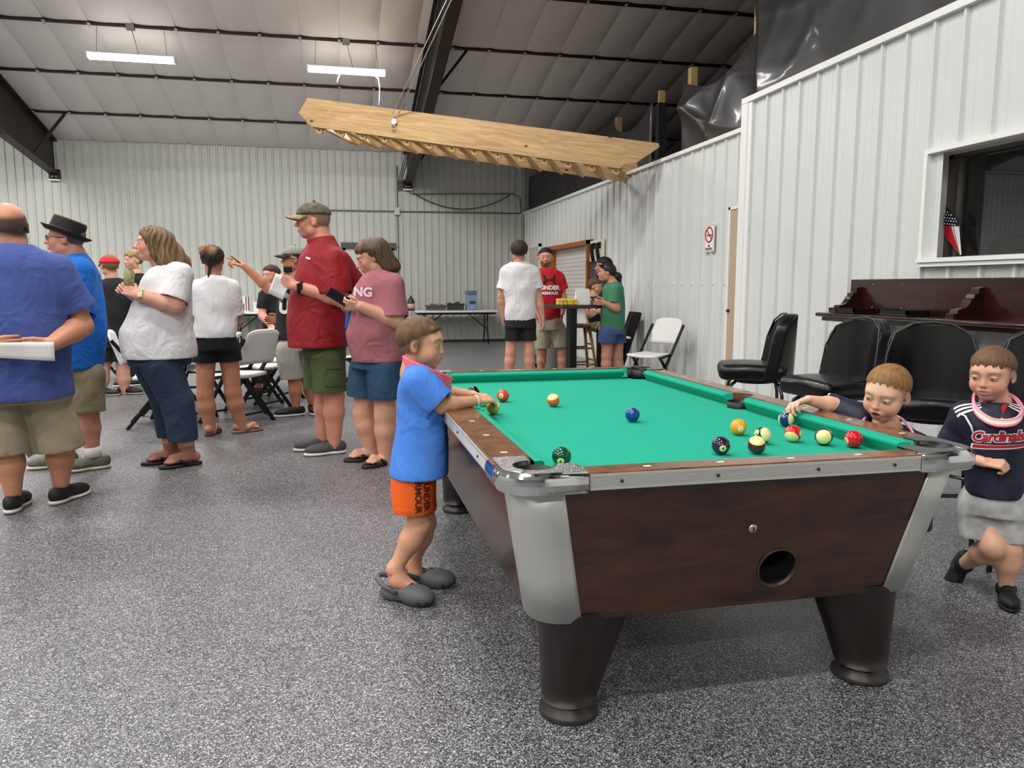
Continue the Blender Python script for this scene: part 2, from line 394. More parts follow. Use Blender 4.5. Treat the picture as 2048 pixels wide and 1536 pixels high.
# ---- steel rafters
def rafter(x):
    e = tag(empty('rafter_beam', (x, 0, 0)), kind='structure')
    ys = [YB-.02, 15.2, 8, RIDGE]
    dep = lambda y: .70+.25*min(1, max(0, (YB-.02-y)/2.4))
    def poly(dx, lo, hi):
        mb = MB()
        for a, b in zip(ys[:-1], ys[1:]):
            vs = [(-dx, a, ceil_z(a)+lo(a)), (dx, a, ceil_z(a)+lo(a)), (dx, b, ceil_z(b)+lo(b)), (-dx, b, ceil_z(b)+lo(b)), (-dx, a, ceil_z(a)+hi(a)), (dx, a, ceil_z(a)+hi(a)), (dx, b, ceil_z(b)+hi(b)), (-dx, b, ceil_z(b)+hi(b))]
            mb.add(vs, [(0, 1, 2, 3), (7, 6, 5, 4), (0, 4, 5, 1), (1, 5, 6, 2), (2, 6, 7, 3), (3, 7, 4, 0)])
        return mb
    poly(.006, lambda y: -dep(y), lambda y: -.05).build('web', red_iron, e)
    poly(.09, lambda y: -dep(y)-.015, lambda y: -dep(y)+.005).build('bottom_flange', red_iron, e)
    poly(.09, lambda y: -.055, lambda y: -.04).build('top_flange', red_iron, e)
    if abs(x-1.64) < .1:
        for k in range(3): MB().tube([(-.13-.035*k, YB-.05, 3.36), (-.13-.035*k, YB-.06, ceil_z(YB)-.62), (-.13-.035*k, 15.2, ceil_z(15.2)-.85), (-.13-.035*k, RIDGE, ceil_z(RIDGE)-.85)], .010, 6).build('cable_run', M('dark cable', '3b3d3a', .6), e)
    MB().box((-.1, YB-.10, 3.40), (.1, YB-.005, 3.6)).build('end_plate', red_iron, e)
    MB().box((-.105, YB-.11, 3.375), (.105, YB-.02, 3.40)).build('bearing_plate', trimw, e)
    bolt = MB().lathe([(.018, 0), (.018, .012), (.012, .016)], 6, smooth=False).xf(Matrix.Rotation(math.pi/2, 4, 'X')).mesh('bolt')
    for bx in (-.035, .035): link_mesh('bolt', bolt, sb, e, (bx, YB-.10, 3.455))
    for yy in (PUR[2], PUR[0]):
        MB().bar((.05, yy, ceil_z(yy)-.78), (.62, yy, ceil_z(yy)-.05), .045, .045).build('flange_brace', red_iron, e)
    return e
for x in (-5.43, 1.64, -12.5, 8.7): rafter(x)

# ---- black plastic sheeting over the loft above the right wall
blk = M('black plastic sheeting', '262627', .36, coat=.12, bump=(3.5, .3))
rnd = random.Random(3)
def noise3(x, y, s=1.): return math.sin(x*2.3*s+1.3*math.sin(y*1.7*s))*.5+math.sin(y*3.1*s+x*1.1*s+.7)*.3+math.sin(x*6.1*s-y*4.3*s)*.2
def plastic(name, y0, y1, zb, zt, x0, amp, label, nu=60, nv=24, fold=0.):
    def fn(u, v):
        y = y0+(y1-y0)*u; a, b = zb(y), zt(y); z = a+(b-a)*v; w = math.sin(math.pi*min(1, v*1.02))**.5 if v < 1 else .3
        rd = lambda k1, k2, ph: (1-abs(math.sin(k1*y+k2*z+ph+.5*math.sin(1.3*y+z))))**4
        f = fold*(rd(1.1, 2.3, .4)+.7*rd(2.1, -1.7, 1.9)+.5*rd(3.3, 2.6, .2)+.35*rd(-1.5, 5.2, 2.4))
        return (x0-(amp*(noise3(y*.8, z*1.1)*.6+.25*noise3(y*2.2+2, z*1.6+1))+f)*w, y, z)
    o = MB().grid(fn, nu, nv).build(name, blk); sheet(o, .004); return tag(o, label, 'plastic sheet')
PO = [(17.6, 3.9), (12.18, 3.78), (10.48, 3.82), (9.51, 3.9), (8.6, 3.72), (7.5, 4.06)]
def interp(pts, y):
    pts = sorted(pts)
    for (a, za), (b, zb) in zip(pts[:-1], pts[1:]):
        if a <= y <= b: return za+(zb-za)*(y-a)/(b-a)
    return pts[0][1] if y < pts[0][0] else pts[-1][1]
def sag(y, a, b, za, zb, s): t = (y-a)/(b-a); return za+(zb-za)*t-s*math.sin(math.pi*t)
plastic('plastic_sheet', 10.55, 17.66, lambda y: 2.92, lambda y: 3.78+.1*math.cos((y-12.18)*.8) if y > 12.18 else sag(y, 10.55, 12.18, 3.85, 3.8, .22), 4.42, .04, 'dark plastic sheeting on far end of loft behind hanging stairs', 90, 20)
plastic('plastic_sheet', 7.6, 9.53, lambda y: 2.935, lambda y: sag(y, 7.6, 9.53, 4.0, 3.84, .28) if y < 9.53 else 3.84, 4.40, .05, 'crumpled black plastic tent between two wooden posts above no-smoking sign', 70, 30, fold=.05)
plastic('plastic_sheet', -6, 7.62, lambda y: 3.215, lambda y: min(6.4, ceil_z(y)-.1), 4.32, .035, 'large flat black plastic wall covering above tall white wall', 200, 60, fold=.035)
lof = tag(MB().box((4.4, 7.6, 2.85), (9.9, YB, 2.93)).build('loft_floor', M('loft deck', '4d4034', .8)), kind='structure')
MB().box((5.6, 9.4, 2.93), (5.65, 10.7, 4.1)).build('loft_shade_sheet', blk, lof)  # added black sheet standing in for the shade inside the loft opening
pine = wood_mat('pine post', 'a88a52', 'd0b377', .65, (8, 8, 1), 3)
for i, (y, z, w, lab) in enumerate([(7.80, 4.20, .09, 'short pine post end above plastic at tall wall corner'), (9.51, 4.02, .09, 'pine post top standing out of crumpled plastic tent'), (10.48, 3.97, .045, 'thin pine post top wrapped in black beside loft opening'), (12.18, 3.95, .09, 'farthest pine post top above hanging stairs end')]):
    e = empty('loft_post', (4.52 if i else 4.46, y, 2.93), 0, lab, 'post', 'posts of the loft')
    MB().box((-.045, -w/2, .02), (.045, w/2, z-2.93)).build('post', pine, e)
    if i == 2: MB().box((-.06, -.05, .0), (.06, .05, z-2.93-.17)).build('wrap', blk, e)
# ================================================================== POOL TABLE
TW, TL, TZ = 1.481, 2.566, .78
TX, TY = .4125+TW/2, 1.903+TL/2
walnut = wood_mat('walnut laminate', '230f09', '4a2817', .3, (1.1, 1.1, 5), 2.6, coat=.5)
walnut_r = wood_mat('walnut rail', '56341f', '85593a', .25, (2.5, 2.5, 2.5), 4, coat=.4)
alu = M('brushed aluminium', 'cfcfca', .42, .65)
chrome = M('chrome', 'd8d8d8', .08, 1.)
castm = M('cast pocket cap', 'b5b6b6', .25, .9, bump=(140, .5))
felt = M('green felt', '02a184', .95, noise=(60, .06), bump=(400, .1))
black = M('matte black', '0b0b0b', .6)
rubber = M('black rubber', '101010', .45)
darkleg = wood_mat('dark leg laminate', '120d0b', '241812', .4, (3, 3, .6), 6)
ivory = M('sight inlay', 'e6e2cc', .3)
pt = empty('pool_table', (TX, TY, 0), 0, 'coin operated pool table with green felt and chrome corners', 'pool table')
hw, hl = TW/2, TL/2; IN0, IN1, ZB, ZT = .035, .115, .32, .735
CR = .10     # corner radius of posts
def quadpanel(name, p0, p1, q0, q1, th, nrm, mat):
    n = Vector(nrm)*th; vs = [Vector(p) for p in (p0, p1, q1, q0)]
    return MB().add(vs+[v-n for v in vs], [(0, 1, 2, 3), (7, 6, 5, 4), (0, 4, 5, 1), (1, 5, 6, 2), (2, 6, 7, 3), (3, 7, 4, 0)]).build(name, mat, pt)
c0 = IN0; c1 = IN1
for s in (-1, 1):
    if s > 0: quadpanel('end_panel', (-hw+c1+.09, s*(hl-c1), ZB), (hw-c1-.09, s*(hl-c1), ZB), (-hw+c0+.09, s*(hl-c0), ZT), (hw-c0-.09, s*(hl-c0), ZT), .02, (0, s, 0), walnut)
    quadpanel('side_panel', (s*(hw-c1), -hl+c1+.09, ZB), (s*(hw-c1), hl-c1-.09, ZB), (s*(hw-c0), -hl+c0+.09, ZT), (s*(hw-c0), hl-c0-.09, ZT), .02, (s, 0, 0), walnut)
MB().box((-hw+.14, -hl+.14, ZB-.005), (hw-.14, hl-.14, ZB+.03)).build('bottom_board', black, pt)
# rounded aluminium corner posts
for sx in (-1, 1):
    for sy in (-1, 1):
        def fn(u, v):
            ins = c1+(c0-c1)*v; cx, cy = hw-ins-CR, hl-ins-CR; z = ZB-.003+(ZT-ZB+.003)*v; t = u*1.3-.15
            if t < 0: x, y = cx+CR, cy+t*.0/.15-(-t)*.25
            elif t > 1: x, y = cx-(t-1)*.25, cy+CR
            else: a = t*math.pi/2; x, y = cx+CR*math.cos(a), cy+CR*math.sin(a)
            return (sx*(x+.003), sy*(y+.003), z)
        o = MB().grid(fn, 26, 3).build('corner_post', alu, pt); sheet(o, .004)
# legs with levelling feet
for sx in (-1, 1):
    for sy in (-1, 1):
        lx, ly = sx*(hw-.24), sy*(hl-.20)
        def fnl(u, v):      # round outside, wedge inward as it rises
            a = u*2*math.pi; r0 = .082+.012*v; x = math.cos(a)*r0; y = math.sin(a)*r0
            if x < 0: x *= 1+1.1*v
            if y < 0: y *= 1+.6*v
            return (lx+sx*x, ly+sy*y, .05+(ZB-.03)*v-.0)
        leg = MB().grid(fnl, 28, 6)
        leg.f.append(tuple(range(28))); leg.sm.append(False)
        lo = leg.build('leg', darkleg, pt)
        MB().lathe([(.085, 0), (.09, .006), (.088, .02), (.06, .032), (.06, .055)], 28, (lx, ly, 0)).build('leveller_foot', M('leveller', '3e3b37', .4, .5), lo)
# outer rail trim (ribbed aluminium) and wooden rail tops
RZ0, RZ1 = .733, TZ
def ribtrim(a, b, nrm):
    a, b, n = Vector(a), Vector(b), Vector(nrm); mb = MB(); prof = [(-.012, 0), (0, 0)]
    H = RZ1-RZ0-.004
    for i in range(7):
        z = .006+i*(H-.012)/7; prof += [(0, z), (-.0022, z+.0012), (-.0022, z+.0022), (0, z+.0034)]
    prof += [(0, H), (-.012, H)]
    vs = [a+n*x+Vector((0, 0, RZ0+z)) for x, z in prof]+[b+n*x+Vector((0, 0, RZ0+z)) for x, z in prof]; k = len(prof)
    mb.add(vs, [(i, i+1, i+1+k, i+k) for i in range(k-1)]); return mb
CAP = .232
screwm = M('trim screws', '35332f', .4, .6)
for s in (-1, 1):
    t1 = ribtrim((-s*(hw-CAP), s*hl, 0), (s*(hw-CAP), s*hl, 0), (0, s, 0)).build('rail_trim', alu, pt)
    t2 = ribtrim((s*hw, -hl+CAP, 0), (s*hw, hl-CAP, 0), (s, 0, 0)).build('rail_trim', alu, pt)
    for q in (-.42, -.14, .17, .42): MB().lathe([(.0045, 0), (.0045, .003), (.002, .004)], 8).xf(Matrix.Translation((q, s*hl, RZ0+.022)) @ Matrix.Rotation(s*-math.pi/2, 4, 'X')).build('screw', screwm, t1)
    for q in (-.9, -.5, -.1, .35, .8): MB().lathe([(.0045, 0), (.0045, .003), (.002, .004)], 8).xf(Matrix.Translation((s*hw, q, RZ0+.022)) @ Matrix.Rotation(s*math.pi/2, 4, 'Y')).build('screw', screwm, t2)
RWS = {-1: .128, 1: .098}; RWY = .085; ZF = .719
MB().box((-hw+CAP-.01, -hl+.004, RZ0), (hw-CAP+.01, -hl+RWY, TZ), .004).build('rail_top', walnut_r, pt)
MB().box((-hw+CAP-.01, hl-RWY, RZ0), (hw-CAP+.01, hl-.004, TZ), .004).build('rail_top', walnut_r, pt)
for s in (-1, 1):
    RW = RWS[s]; a, b = sorted((s*(hw-.004), s*(hw-RW)))
    for (y0, y1) in ((-hl+CAP-.01, -.075), (.075, hl-CAP+.01)):
        MB().box((a, y0, RZ0), (b, y1, TZ), .004).build('rail_top', walnut_r, pt)
    # side pocket
    arc = [(s*(hw-RW-.005+.058*math.cos(t)), .062*math.sin(t)) for t in np.linspace(-math.pi/2, math.pi/2, 13)]
    poly = [(s*(hw-.004), -.075), (s*(hw-.004), .075), (s*(hw-RW), .075)]+arc[::-1]+[(s*(hw-RW), -.075)]
    if s < 0: poly = poly[::-1]
    MB().prism(poly, RZ0, TZ-.001).build('side_pocket_iron', walnut_r, pt)
    MB().lathe([(.052, -.06), (.058, 0), (.055, 0), (.050, -.055)], 24, (s*(hw-RW-.005), 0, .748)).build('side_pocket', rubber, pt)
    for q in (-.92, -.66, -.4, .4, .66, .92):
        MB().box((-.010, -.006, 0), (.010, .006, .0012)).build('sight', ivory, pt, (s*(hw-RW*.5), q*hl*.83, TZ), None)
    for q in (-.36, -.12, .12, .36):
        MB().box((-.010, -.006, 0), (.010, .006, .0012)).build('sight', ivory, pt, (q*hw*2*.62, s*(hl-.045), TZ), None)
# chrome corner caps
def cap_poly(ins=0., side=0.):
    out = [(CAP, ins), (.10, ins)]
    for t in np.linspace(-math.pi/2, -math.pi, 12)[1:-1]: out.append((.10+(.10-ins)*math.cos(t), .10+(.10-ins)*math.sin(t)))
    out += [(ins, .10), (ins, CAP), (.114, CAP)]
    cx = cy = .112; r = .060
    out.append((.114, cy+r*.98))
    for t in np.linspace(math.pi*.56, math.pi*1.94, 20): out.append((cx+r*math.cos(t), cy+r*math.sin(t)))
    out += [(cx+r*.98, .114), (CAP, .114)]
    return out
for sx in (-1, 1):
    for sy in (-1, 1):
        def mp(p): return (sx*(hw-p[0]+.006), sy*(hl-p[1]+.006))
        def ring(poly): 
            q = [mp(p) for p in poly]; return q if sx*sy < 0 else q[::-1]
        mb = MB(); A = ring(cap_poly(0)); B = ring(cap_poly(.012)); n = len(A)
        body = MB().prism(ring(cap_poly(.004)), RZ0-.006, RZ0-.005); lv = [(RZ0-.006, .005), (RZ0+.004, 0), (RZ0+.02, -.003), (TZ-.016, -.002), (TZ-.008, 0), (TZ-.001, .005), (TZ+.004, .014)]
        rows = [[(x, y, z) for x, y in ring(cap_poly(i_))] for z, i_ in lv]
        for r0_, r1_ in zip(rows[:-1], rows[1:]): body.add(r0_+r1_, [(i, (i+1) % n, (i+1) % n+n, i+n) for i in range(n)], True)
        co = body.build('corner_cap', chrome, pt)
        MB().prism(ring(cap_poly(.016)), TZ+.001, TZ+.0048).build('cap_plate', castm, co)
        cx, cy = mp((.112, .112))
        MB().lathe([(.055, -.075), (.061, -.002), (.058, -.002), (.050, -.07)], 28, (cx, cy, TZ-.006)).build('corner_pocket', rubber, pt)
        mx, my = mp((.055, .055))
        MB().lathe([(.02, 0), (.018, .002), (.012, .003), (.006, .002)], 20, (mx, my, TZ+.0045)).build('cap_badge', castm, co)
# bed cloth with pocket cut-outs
bed = []
def corner_arc(sx, sy):
    cx, cy = sx*(hw-.112), sy*(hl-.112)
    a0 = math.atan2(-sy, -sx); return [(cx+.060*math.cos(a0+t), cy+.060*math.sin(a0+t)) for t in np.linspace(1.9, -1.9, 10)]
xbr, xbl, yb = hw-RWS[1], hw-RWS[-1], hl-RWY
for (sx, sy) in ((-1, -1), (1, -1), (1, 1), (-1, 1)):
    pts = corner_arc(sx, sy)
    if sx == 1 and sy == 1: bed += [(xbr, -.06)]+[(xbr+.0-.045*math.sin(t), .06*-math.cos(t)) for t in np.linspace(.2, 2.9, 7)]+[(xbr, .06)]
    bed += pts
    if sx == -1 and sy == 1: bed += [(-xbl, .06)]+[(-xbl+.045*math.sin(t), .06*math.cos(t)) for t in np.linspace(.2, 2.9, 7)]+[(-xbl, -.06)]
MB().prism(bed, ZF-.03, ZF).build('bed_cloth', felt, pt)
MB().box((-hw+.1, -hl+.1, .60), (hw-.1, hl-.1, ZF-.03)).build('slate_frame', black, pt)
# cushions
def cushion(a, b, inward):
    a, b, n = Vector(a), Vector(b), Vector(inward); d = (b-a).normalized()
    prof = [(0, TZ-.005, 0), (.026, TZ-.008, .02), (.038, TZ-.016, .03), (.038, TZ-.023, .03), (.012, ZF, .02), (0, ZF, 0)]
    vs = [a+n*x+d*m+Vector((0, 0, z)) for x, z, m in prof]+[b+n*x-d*m+Vector((0, 0, z)) for x, z, m in prof]; k = len(prof)
    return MB().add(vs, [(i, i+1, i+1+k, i+k) for i in range(k-1)]+[tuple(range(k)), tuple(range(2*k-1, k-1, -1))]).build('cushion', felt, pt)
e_ = .19
for s in (-1, 1):
    cushion((-hw+e_, s*yb, 0), (hw-e_, s*yb, 0), (0, -s, 0)); xq = s*(hw-RWS[s])
    cushion((xq, -hl+e_, 0), (xq, -.062, 0), (-s, 0, 0)); cushion((xq, .062, 0), (xq, hl-e_, 0), (-s, 0, 0))
# near end panel with the round ball-return opening
def front_with_hole():
    t = lambda z: (z-ZB)/(ZT-ZB)
    P = lambda x, z, d=0.: Vector((x, -(hl-(c1+(c0-c1)*t(z)))+d, z))
    outer = [(-hw+c1+.09, ZB), (hw-c1-.09, ZB), (hw-c0-.09, ZT), (-hw+c0+.09, ZT)]
    hx, hz, hr = 1.265-TX, .435, .060; hole = [(hx+hr*math.cos(q), hz+hr*math.sin(q)) for q in np.linspace(0, 2*math.pi, 33)[:-1]]
    tri = tessellate_polygon([[Vector((x, z, 0)) for x, z in outer], [Vector((x, z, 0)) for x, z in hole]]); pts = outer+hole; n = len(pts)
    vs = [P(x, z) for x, z in pts]+[P(x, z, .02) for x, z in pts]; fs = []
    for q in tri:
        a_, b_, c_ = [Vector((*pts[i], 0)) for i in q]
        if (b_-a_).cross(c_-a_).z < 0: q = (q[0], q[2], q[1])
        fs += [tuple(q), tuple(i+n for i in reversed(q))]
    m = len(hole); fs += [(4+i, 4+(i+1) % m, 4+(i+1) % m+n, 4+i+n) for i in range(m)]
    return MB().add(vs, fs).build('end_panel', walnut, pt)
front_with_hole()
# lock and ball return on the near end
def on_front(x, z, d=.003):
    t = (z-ZB)/(ZT-ZB); ins = c1+(c0-c1)*t; return Vector((x-TX, -(hl-ins)-d, z))
tilt = math.atan((c1-c0)/(ZT-ZB))
lk = empty('cam_lock', on_front(1.16, .575), parent=pt); lk.rotation_euler = (math.pi/2+tilt, 0, 0)
MB().lathe([(.014, -.004), (.014, .004), (.011, .008), (.004, .008)], 20).build('lock_face', M('nickel lock', 'b9b39a', .3, .8), lk)
MB().box((-.0015, -.007, .008), (.0015, .007, .0092)).build('key_slot', black, lk)
ret = empty('ball_return', on_front(1.265, .435, .001), parent=pt); ret.rotation_euler = (math.pi/2+tilt, 0, 0)
MB().lathe([(.0595, -.012), (.066, .001), (.066, .003), (.0605, .004), (.0595, -.012)], 40, caps=(False, False)).build('return_ring', M('return ring', '3a2b22', .4), ret)
MB().lathe([(.0595, -.012), (.0595, -.12), (.0001, -.12)], 40, caps=(False, False)).build('return_cup', M('return cup', '050505', .9), ret)

# ------------------------------------------------------------------ balls
RB = .0302
def sphere_mesh(r, n=40, m=24):
    return MB().lathe([(max(1e-5, r*math.sin(math.pi*i/m)), -r*math.cos(math.pi*i/m)) for i in range(m+1)], n).mesh('ball')
def ball_mat(name, col, stripe):
    m = bpy.data.materials.new(name); m.use_nodes = True; nt = m.node_tree; p = nt.nodes['Principled BSDF']; L = nt.links.new
    tc = nt.nodes.new('ShaderNodeTexCoord'); sp = nt.nodes.new('ShaderNodeSeparateXYZ'); L(tc.outputs['Object'], sp.inputs[0])
    cream = (*srgb('f0ea9c'), 1); c = (*srgb(col), 1)
    ab = nt.nodes.new('ShaderNodeMath'); ab.operation = 'ABSOLUTE'; L(sp.outputs[2], ab.inputs[0])
    gt = nt.nodes.new('ShaderNodeMath'); gt.operation = 'GREATER_THAN'; gt.inputs[1].default_value = RB*(.56 if stripe else 2); L(ab.outputs[0], gt.inputs[0])
    m1 = nt.nodes.new('ShaderNodeMixRGB'); L(gt.outputs[0], m1.inputs[0]); m1.inputs[1].default_value = c; m1.inputs[2].default_value = cream
    ax = nt.nodes.new('ShaderNodeMath'); ax.operation = 'ABSOLUTE'; L(sp.outputs[0], ax.inputs[0])
    g2 = nt.nodes.new('ShaderNodeMath'); g2.operation = 'GREATER_THAN'; g2.inputs[1].default_value = RB*.925; L(ax.outputs[0], g2.inputs[0])
    m2 = nt.nodes.new('ShaderNodeMixRGB'); L(g2.outputs[0], m2.inputs[0]); L(m1.outputs[0], m2.inputs[1]); m2.inputs[2].default_value = cream
    L(m2.outputs[0], p.inputs['Base Color']); p.inputs['Roughness'].default_value = .08; p.inputs['Coat Weight'].default_value = .5; p.inputs['Coat Roughness'].default_value = .03
    return m
ink = M('number ink', '111111', .3)
def ball(num, x, y, col, stripe, axis, spot, label, z=None):
    """axis: direction of the stripe axis (local z), spot: direction of the number (local x)"""
    a = Vector(axis).normalized(); s = Vector(spot); s = (s-a*s.dot(a)).normalized()
    t = a.cross(s); rot = Matrix((s, t, a)).transposed()
    o = link_mesh('pool_ball', sphere_mesh(RB), ball_mat('ball '+str(num), col, stripe)); o.location = (x, y, (ZF+RB+.0005) if z is None else z); o.rotation_euler = rot.to_euler()
    tag(o, label, 'ball', 'pool balls on the table')
    for sgn in (1, -1):
        me = text_mesh(str(num), .0165, .0003)
        for v in me.vertices:
            px, py = v.co.x, v.co.y; q = Vector((math.sqrt(max(1e-9, RB**2-px*px-py*py))*sgn, px*sgn, py)); v.co = q*1.006
        link_mesh('number', me, ink, o)
    return o
CAMD = lambda x, y: Vector((-x, -y, .5)).normalized()
def view(x, y, r, u, t=1.):
    """direction from the ball: t toward the viewer's side, r to the right, u up"""
    d = Vector((-x, -y, 0)).normalized(); rt = Vector((0, 0, 1)).cross(d).normalized()
    return d*t+rt*r+Vector((0, 0, u))
B = [(6, .667, 2.247, '0c4a31', 0, (0, -.3, 1), (-.1, -.35), 'dark green ball resting at near left corner pocket'),
     (4, 1.225, 2.29, '2b1238', 0, (0, 0, 1), (.25, -.15), 'dark purple ball with low number spot near front rail'),
     (15, 1.344, 2.271, '541521', 1, (.05, 1.1, .55), (.9, 0), 'maroon ball with pale top beside purple ball'),
     (1, 1.451, 2.583, 'f2a20a', 0, (0, 0, 1), (.3, -.05), 'orange yellow number one ball behind the purple ball'),
     (14, 1.45, 2.415, '0d4534', 1, (.75, .45, .65), (-1, .1), 'green striped ball with pale face turned up and right'),
     (11, 1.576, 2.424, 'd4131d', 1, (-.35, -.75, 1), (1, .3), 'red and cream striped ball between green striped and dark rimmed balls'),
     (12, 1.648, 2.35, '141a33', 1, (.0, .12, 1), (1, 1), 'cream ball seen end on with thin dark rim'),
     (3, 1.722, 2.289, 'd80f20', 0, (0, 0, 1), (-1.4, -.3), 'solid red ball nearest the right corner pocket'),
     (10, 1.722, 2.70, '15306e', 1, (1, .1, .35), (-.2, 1.6), 'blue striped ball held under the reaching boy\'s hand'),
     (2, 1.171, 2.936, '123f8e', 0, (0, 0, 1), (.4, -4), 'solid blue ball alone in the middle of table'),
     (13, .967, 3.397, 'f0641a', 1, (-.25, 1, .5), (1.5, 0), 'bright orange striped ball left of the blue ball'),
     (5, .772, 3.592, 'd8431a', 0, (0, 0, 1), (-.35, .1), 'orange red number five ball just past the boy\'s hands'),
     (9, .655, 3.25, 'e0b020', 1, (.3, .9, .4), (.4, -.2), 'yellow striped ball under the fingers of left boy'),
     (8, .655, 3.74, '0c0c0c', 0, (0, 0, 1), (.3, -.3), 'black ball mostly hidden behind the left boy\'s wrist'),
     (16, .655, 3.48, 'f0ea9c', 0, (0, 0, 1), (3, 3), 'pale cream cue ball behind the left boy\'s hand')]
for n, x, y, col, st, ax, sp, lab in B:
    if st: a = view(x, y, ax[0], ax[1], ax[2]); s = view(x, y, sp[0], sp[1], .1)
    else: a = Vector((0, 0, 1)); s = view(x, y, sp[0], sp[1]); a = s.orthogonal() if n != 16 else a
    if not st:
        up = Vector((0, 0, 1)); a = (up-s*up.dot(s)/s.length_squared).normalized()
    o = ball(n if n != 16 else '', x, y, col, st, a, s, lab)
# ================================================================== IMPLICIT-SURFACE MODELLER
F32 = np.float32
def V3(p): return np.array(p, dtype=F32)
def smin(a, b, k):
    if k <= 0: return np.minimum(a, b)
    h = np.clip(.5+.5*(b-a)/k, 0, 1); return b+(a-b)*h-k*h*(1-h)
class Prim:
    def __init__(s, fn, lo, hi, op='u', k=.0): s.fn, s.lo, s.hi, s.op, s.k = fn, V3(lo), V3(hi), op, k
def cone(a, b, r1, r2, k=.02, op='u'):
    a, b = V3(a), V3(b); ba = b-a; L2 = max(float(ba@ba), 1e-9)
    def fn(P):
        q = P-a; t = np.clip((q@ba)/L2, 0, 1); return np.linalg.norm(q-t[..., None]*ba, axis=-1)-(r1+(r2-r1)*t)
    R_ = max(r1, r2); return Prim(fn, np.minimum(a, b)-R_, np.maximum(a, b)+R_, op, k)
def cone_cut(a, b, r1, r2, k, nrm=None):
    """tapered tube ending flat at b"""
    a_, b_ = np.array(a, float), np.array(b, float); dr = unit(b_-a_) if nrm is None else unit(nrm); b2 = b_+unit(b_-a_)*r2*1.2
    base = cone(a, b2, r1, r2, k); f0 = base.fn; bb, n = V3(b_), V3(dr)
    return Prim(lambda P: np.maximum(f0(P), (P-bb)@n), base.lo, base.hi, 'u', k)
def chain(pts, rs, k=.02): return [cone(pts[i], pts[i+1], rs[i], rs[i+1], k) for i in range(len(pts)-1)]
def ell(c, r, rot=None, k=.02, op='u'):
    c, r = V3(c), V3(r); Rm = None if rot is None else np.array(rot, dtype=F32)      # columns of rot = local axes
    def fn(P):
        q = P-c
        if Rm is not None: q = q@Rm
        k0 = np.linalg.norm(q/r, axis=-1); k1 = np.linalg.norm(q/(r*r), axis=-1)+1e-9; return k0*(k0-1)/k1
    m = float(max(r)); ext = r if rot is None else np.abs(Rm)@r
    return Prim(fn, c-ext, c+ext, op, k)
def rbox(c, half, rad, rot=None, k=.0, op='u'):
    c, hf = V3(c), V3(half)-rad; Rm = None if rot is None else np.array(rot, dtype=F32)
    def fn(P):
        q = P-c
        if Rm is not None: q = q@Rm
        q = np.abs(q)-hf; return np.linalg.norm(np.maximum(q, 0), axis=-1)+np.minimum(q.max(-1), 0)-rad
    ext = hf+rad if rot is None else np.abs(Rm)@(hf+rad)
    return Prim(fn, c-ext, c+ext, op, k)
def loft(rows, k=.03, n=2.25, op='u', grow=0.):
    """stack of super-ellipses; row = (z, cx, half_x, half_y, cy), any order"""
    rows = sorted(rows); zz = np.array([r[0] for r in rows]); A = np.array([r[1:5] for r in rows])
    zs = np.linspace(zz[0], zz[-1], 80); T = np.stack([np.interp(zs, zz, A[:, i]) for i in range(4)], 1)
    ker = np.array([1, 2, 3, 4, 3, 2, 1.]); ker /= ker.sum()
    T2 = np.stack([np.convolve(np.pad(T[:, i], 3, 'edge'), ker, 'valid') for i in range(4)], 1)
    zlo, zhi = float(zz[0]), float(zz[-1])
    def fn(P):
        z = np.clip(P[..., 2], zlo, zhi); cx, a, b, cy = [np.interp(z, zs, T2[:, i]).astype(F32) for i in range(4)]
        a = a+grow; b = b+grow; u = np.abs(P[..., 0]-cx)/a; v = np.abs(P[..., 1]-cy)/b
        kk = (u**n+v**n+1e-9)**(1/n); d = (kk-1)*np.minimum(a, b)
        return np.maximum(d, np.maximum(zlo-P[..., 2], P[..., 2]-zhi))
    m = T2; return Prim(fn, ((m[:, 0]-m[:, 1]).min()-grow, (m[:, 3]-m[:, 2]).min()-grow, zlo), ((m[:, 0]+m[:, 1]).max()+grow, (m[:, 3]+m[:, 2]).max()+grow, zhi), op, k)
def plane_cut(pt, nrm, lo=None, hi=None, k=.0):
    """remove the side nrm points to, only inside the box"""
    pt, n = V3(pt), V3(nrm); n = n/np.linalg.norm(n)
    return Prim(lambda P: -((P-pt)@n), lo if lo is not None else (-9, -9, -9), hi if hi is not None else (9, 9, 9), 's', k)

def sdf_eval(prims, lo, hi, h, disp=None):
    lo = V3(lo); n = np.ceil((V3(hi)-lo)/h).astype(int)+1
    D = np.full(tuple(n), .5, dtype=F32)
    ax = [lo[i]+h*np.arange(n[i], dtype=F32) for i in range(3)]
    for p in prims:
        m = p.k+3*h; a = np.clip(np.floor((p.lo-m-lo)/h).astype(int), 0, n-1); b = np.clip(np.ceil((p.hi+m-lo)/h).astype(int)+1, 1, n)
        if np.any(b <= a): continue
        P = np.stack(np.meshgrid(ax[0][a[0]:b[0]], ax[1][a[1]:b[1]], ax[2][a[2]:b[2]], indexing='ij'), -1)
        d = p.fn(P).astype(F32); S = D[a[0]:b[0], a[1]:b[1], a[2]:b[2]]
        if p.op == 'u': S[...] = smin(S, d, p.k)
        elif p.op == 's': S[...] = -smin(-S, d, p.k)
    if disp is not None:
        P = np.stack(np.meshgrid(*ax, indexing='ij'), -1); near = np.abs(D) < 4*h+.02
        D[near] += disp(P[near])
    return D, lo
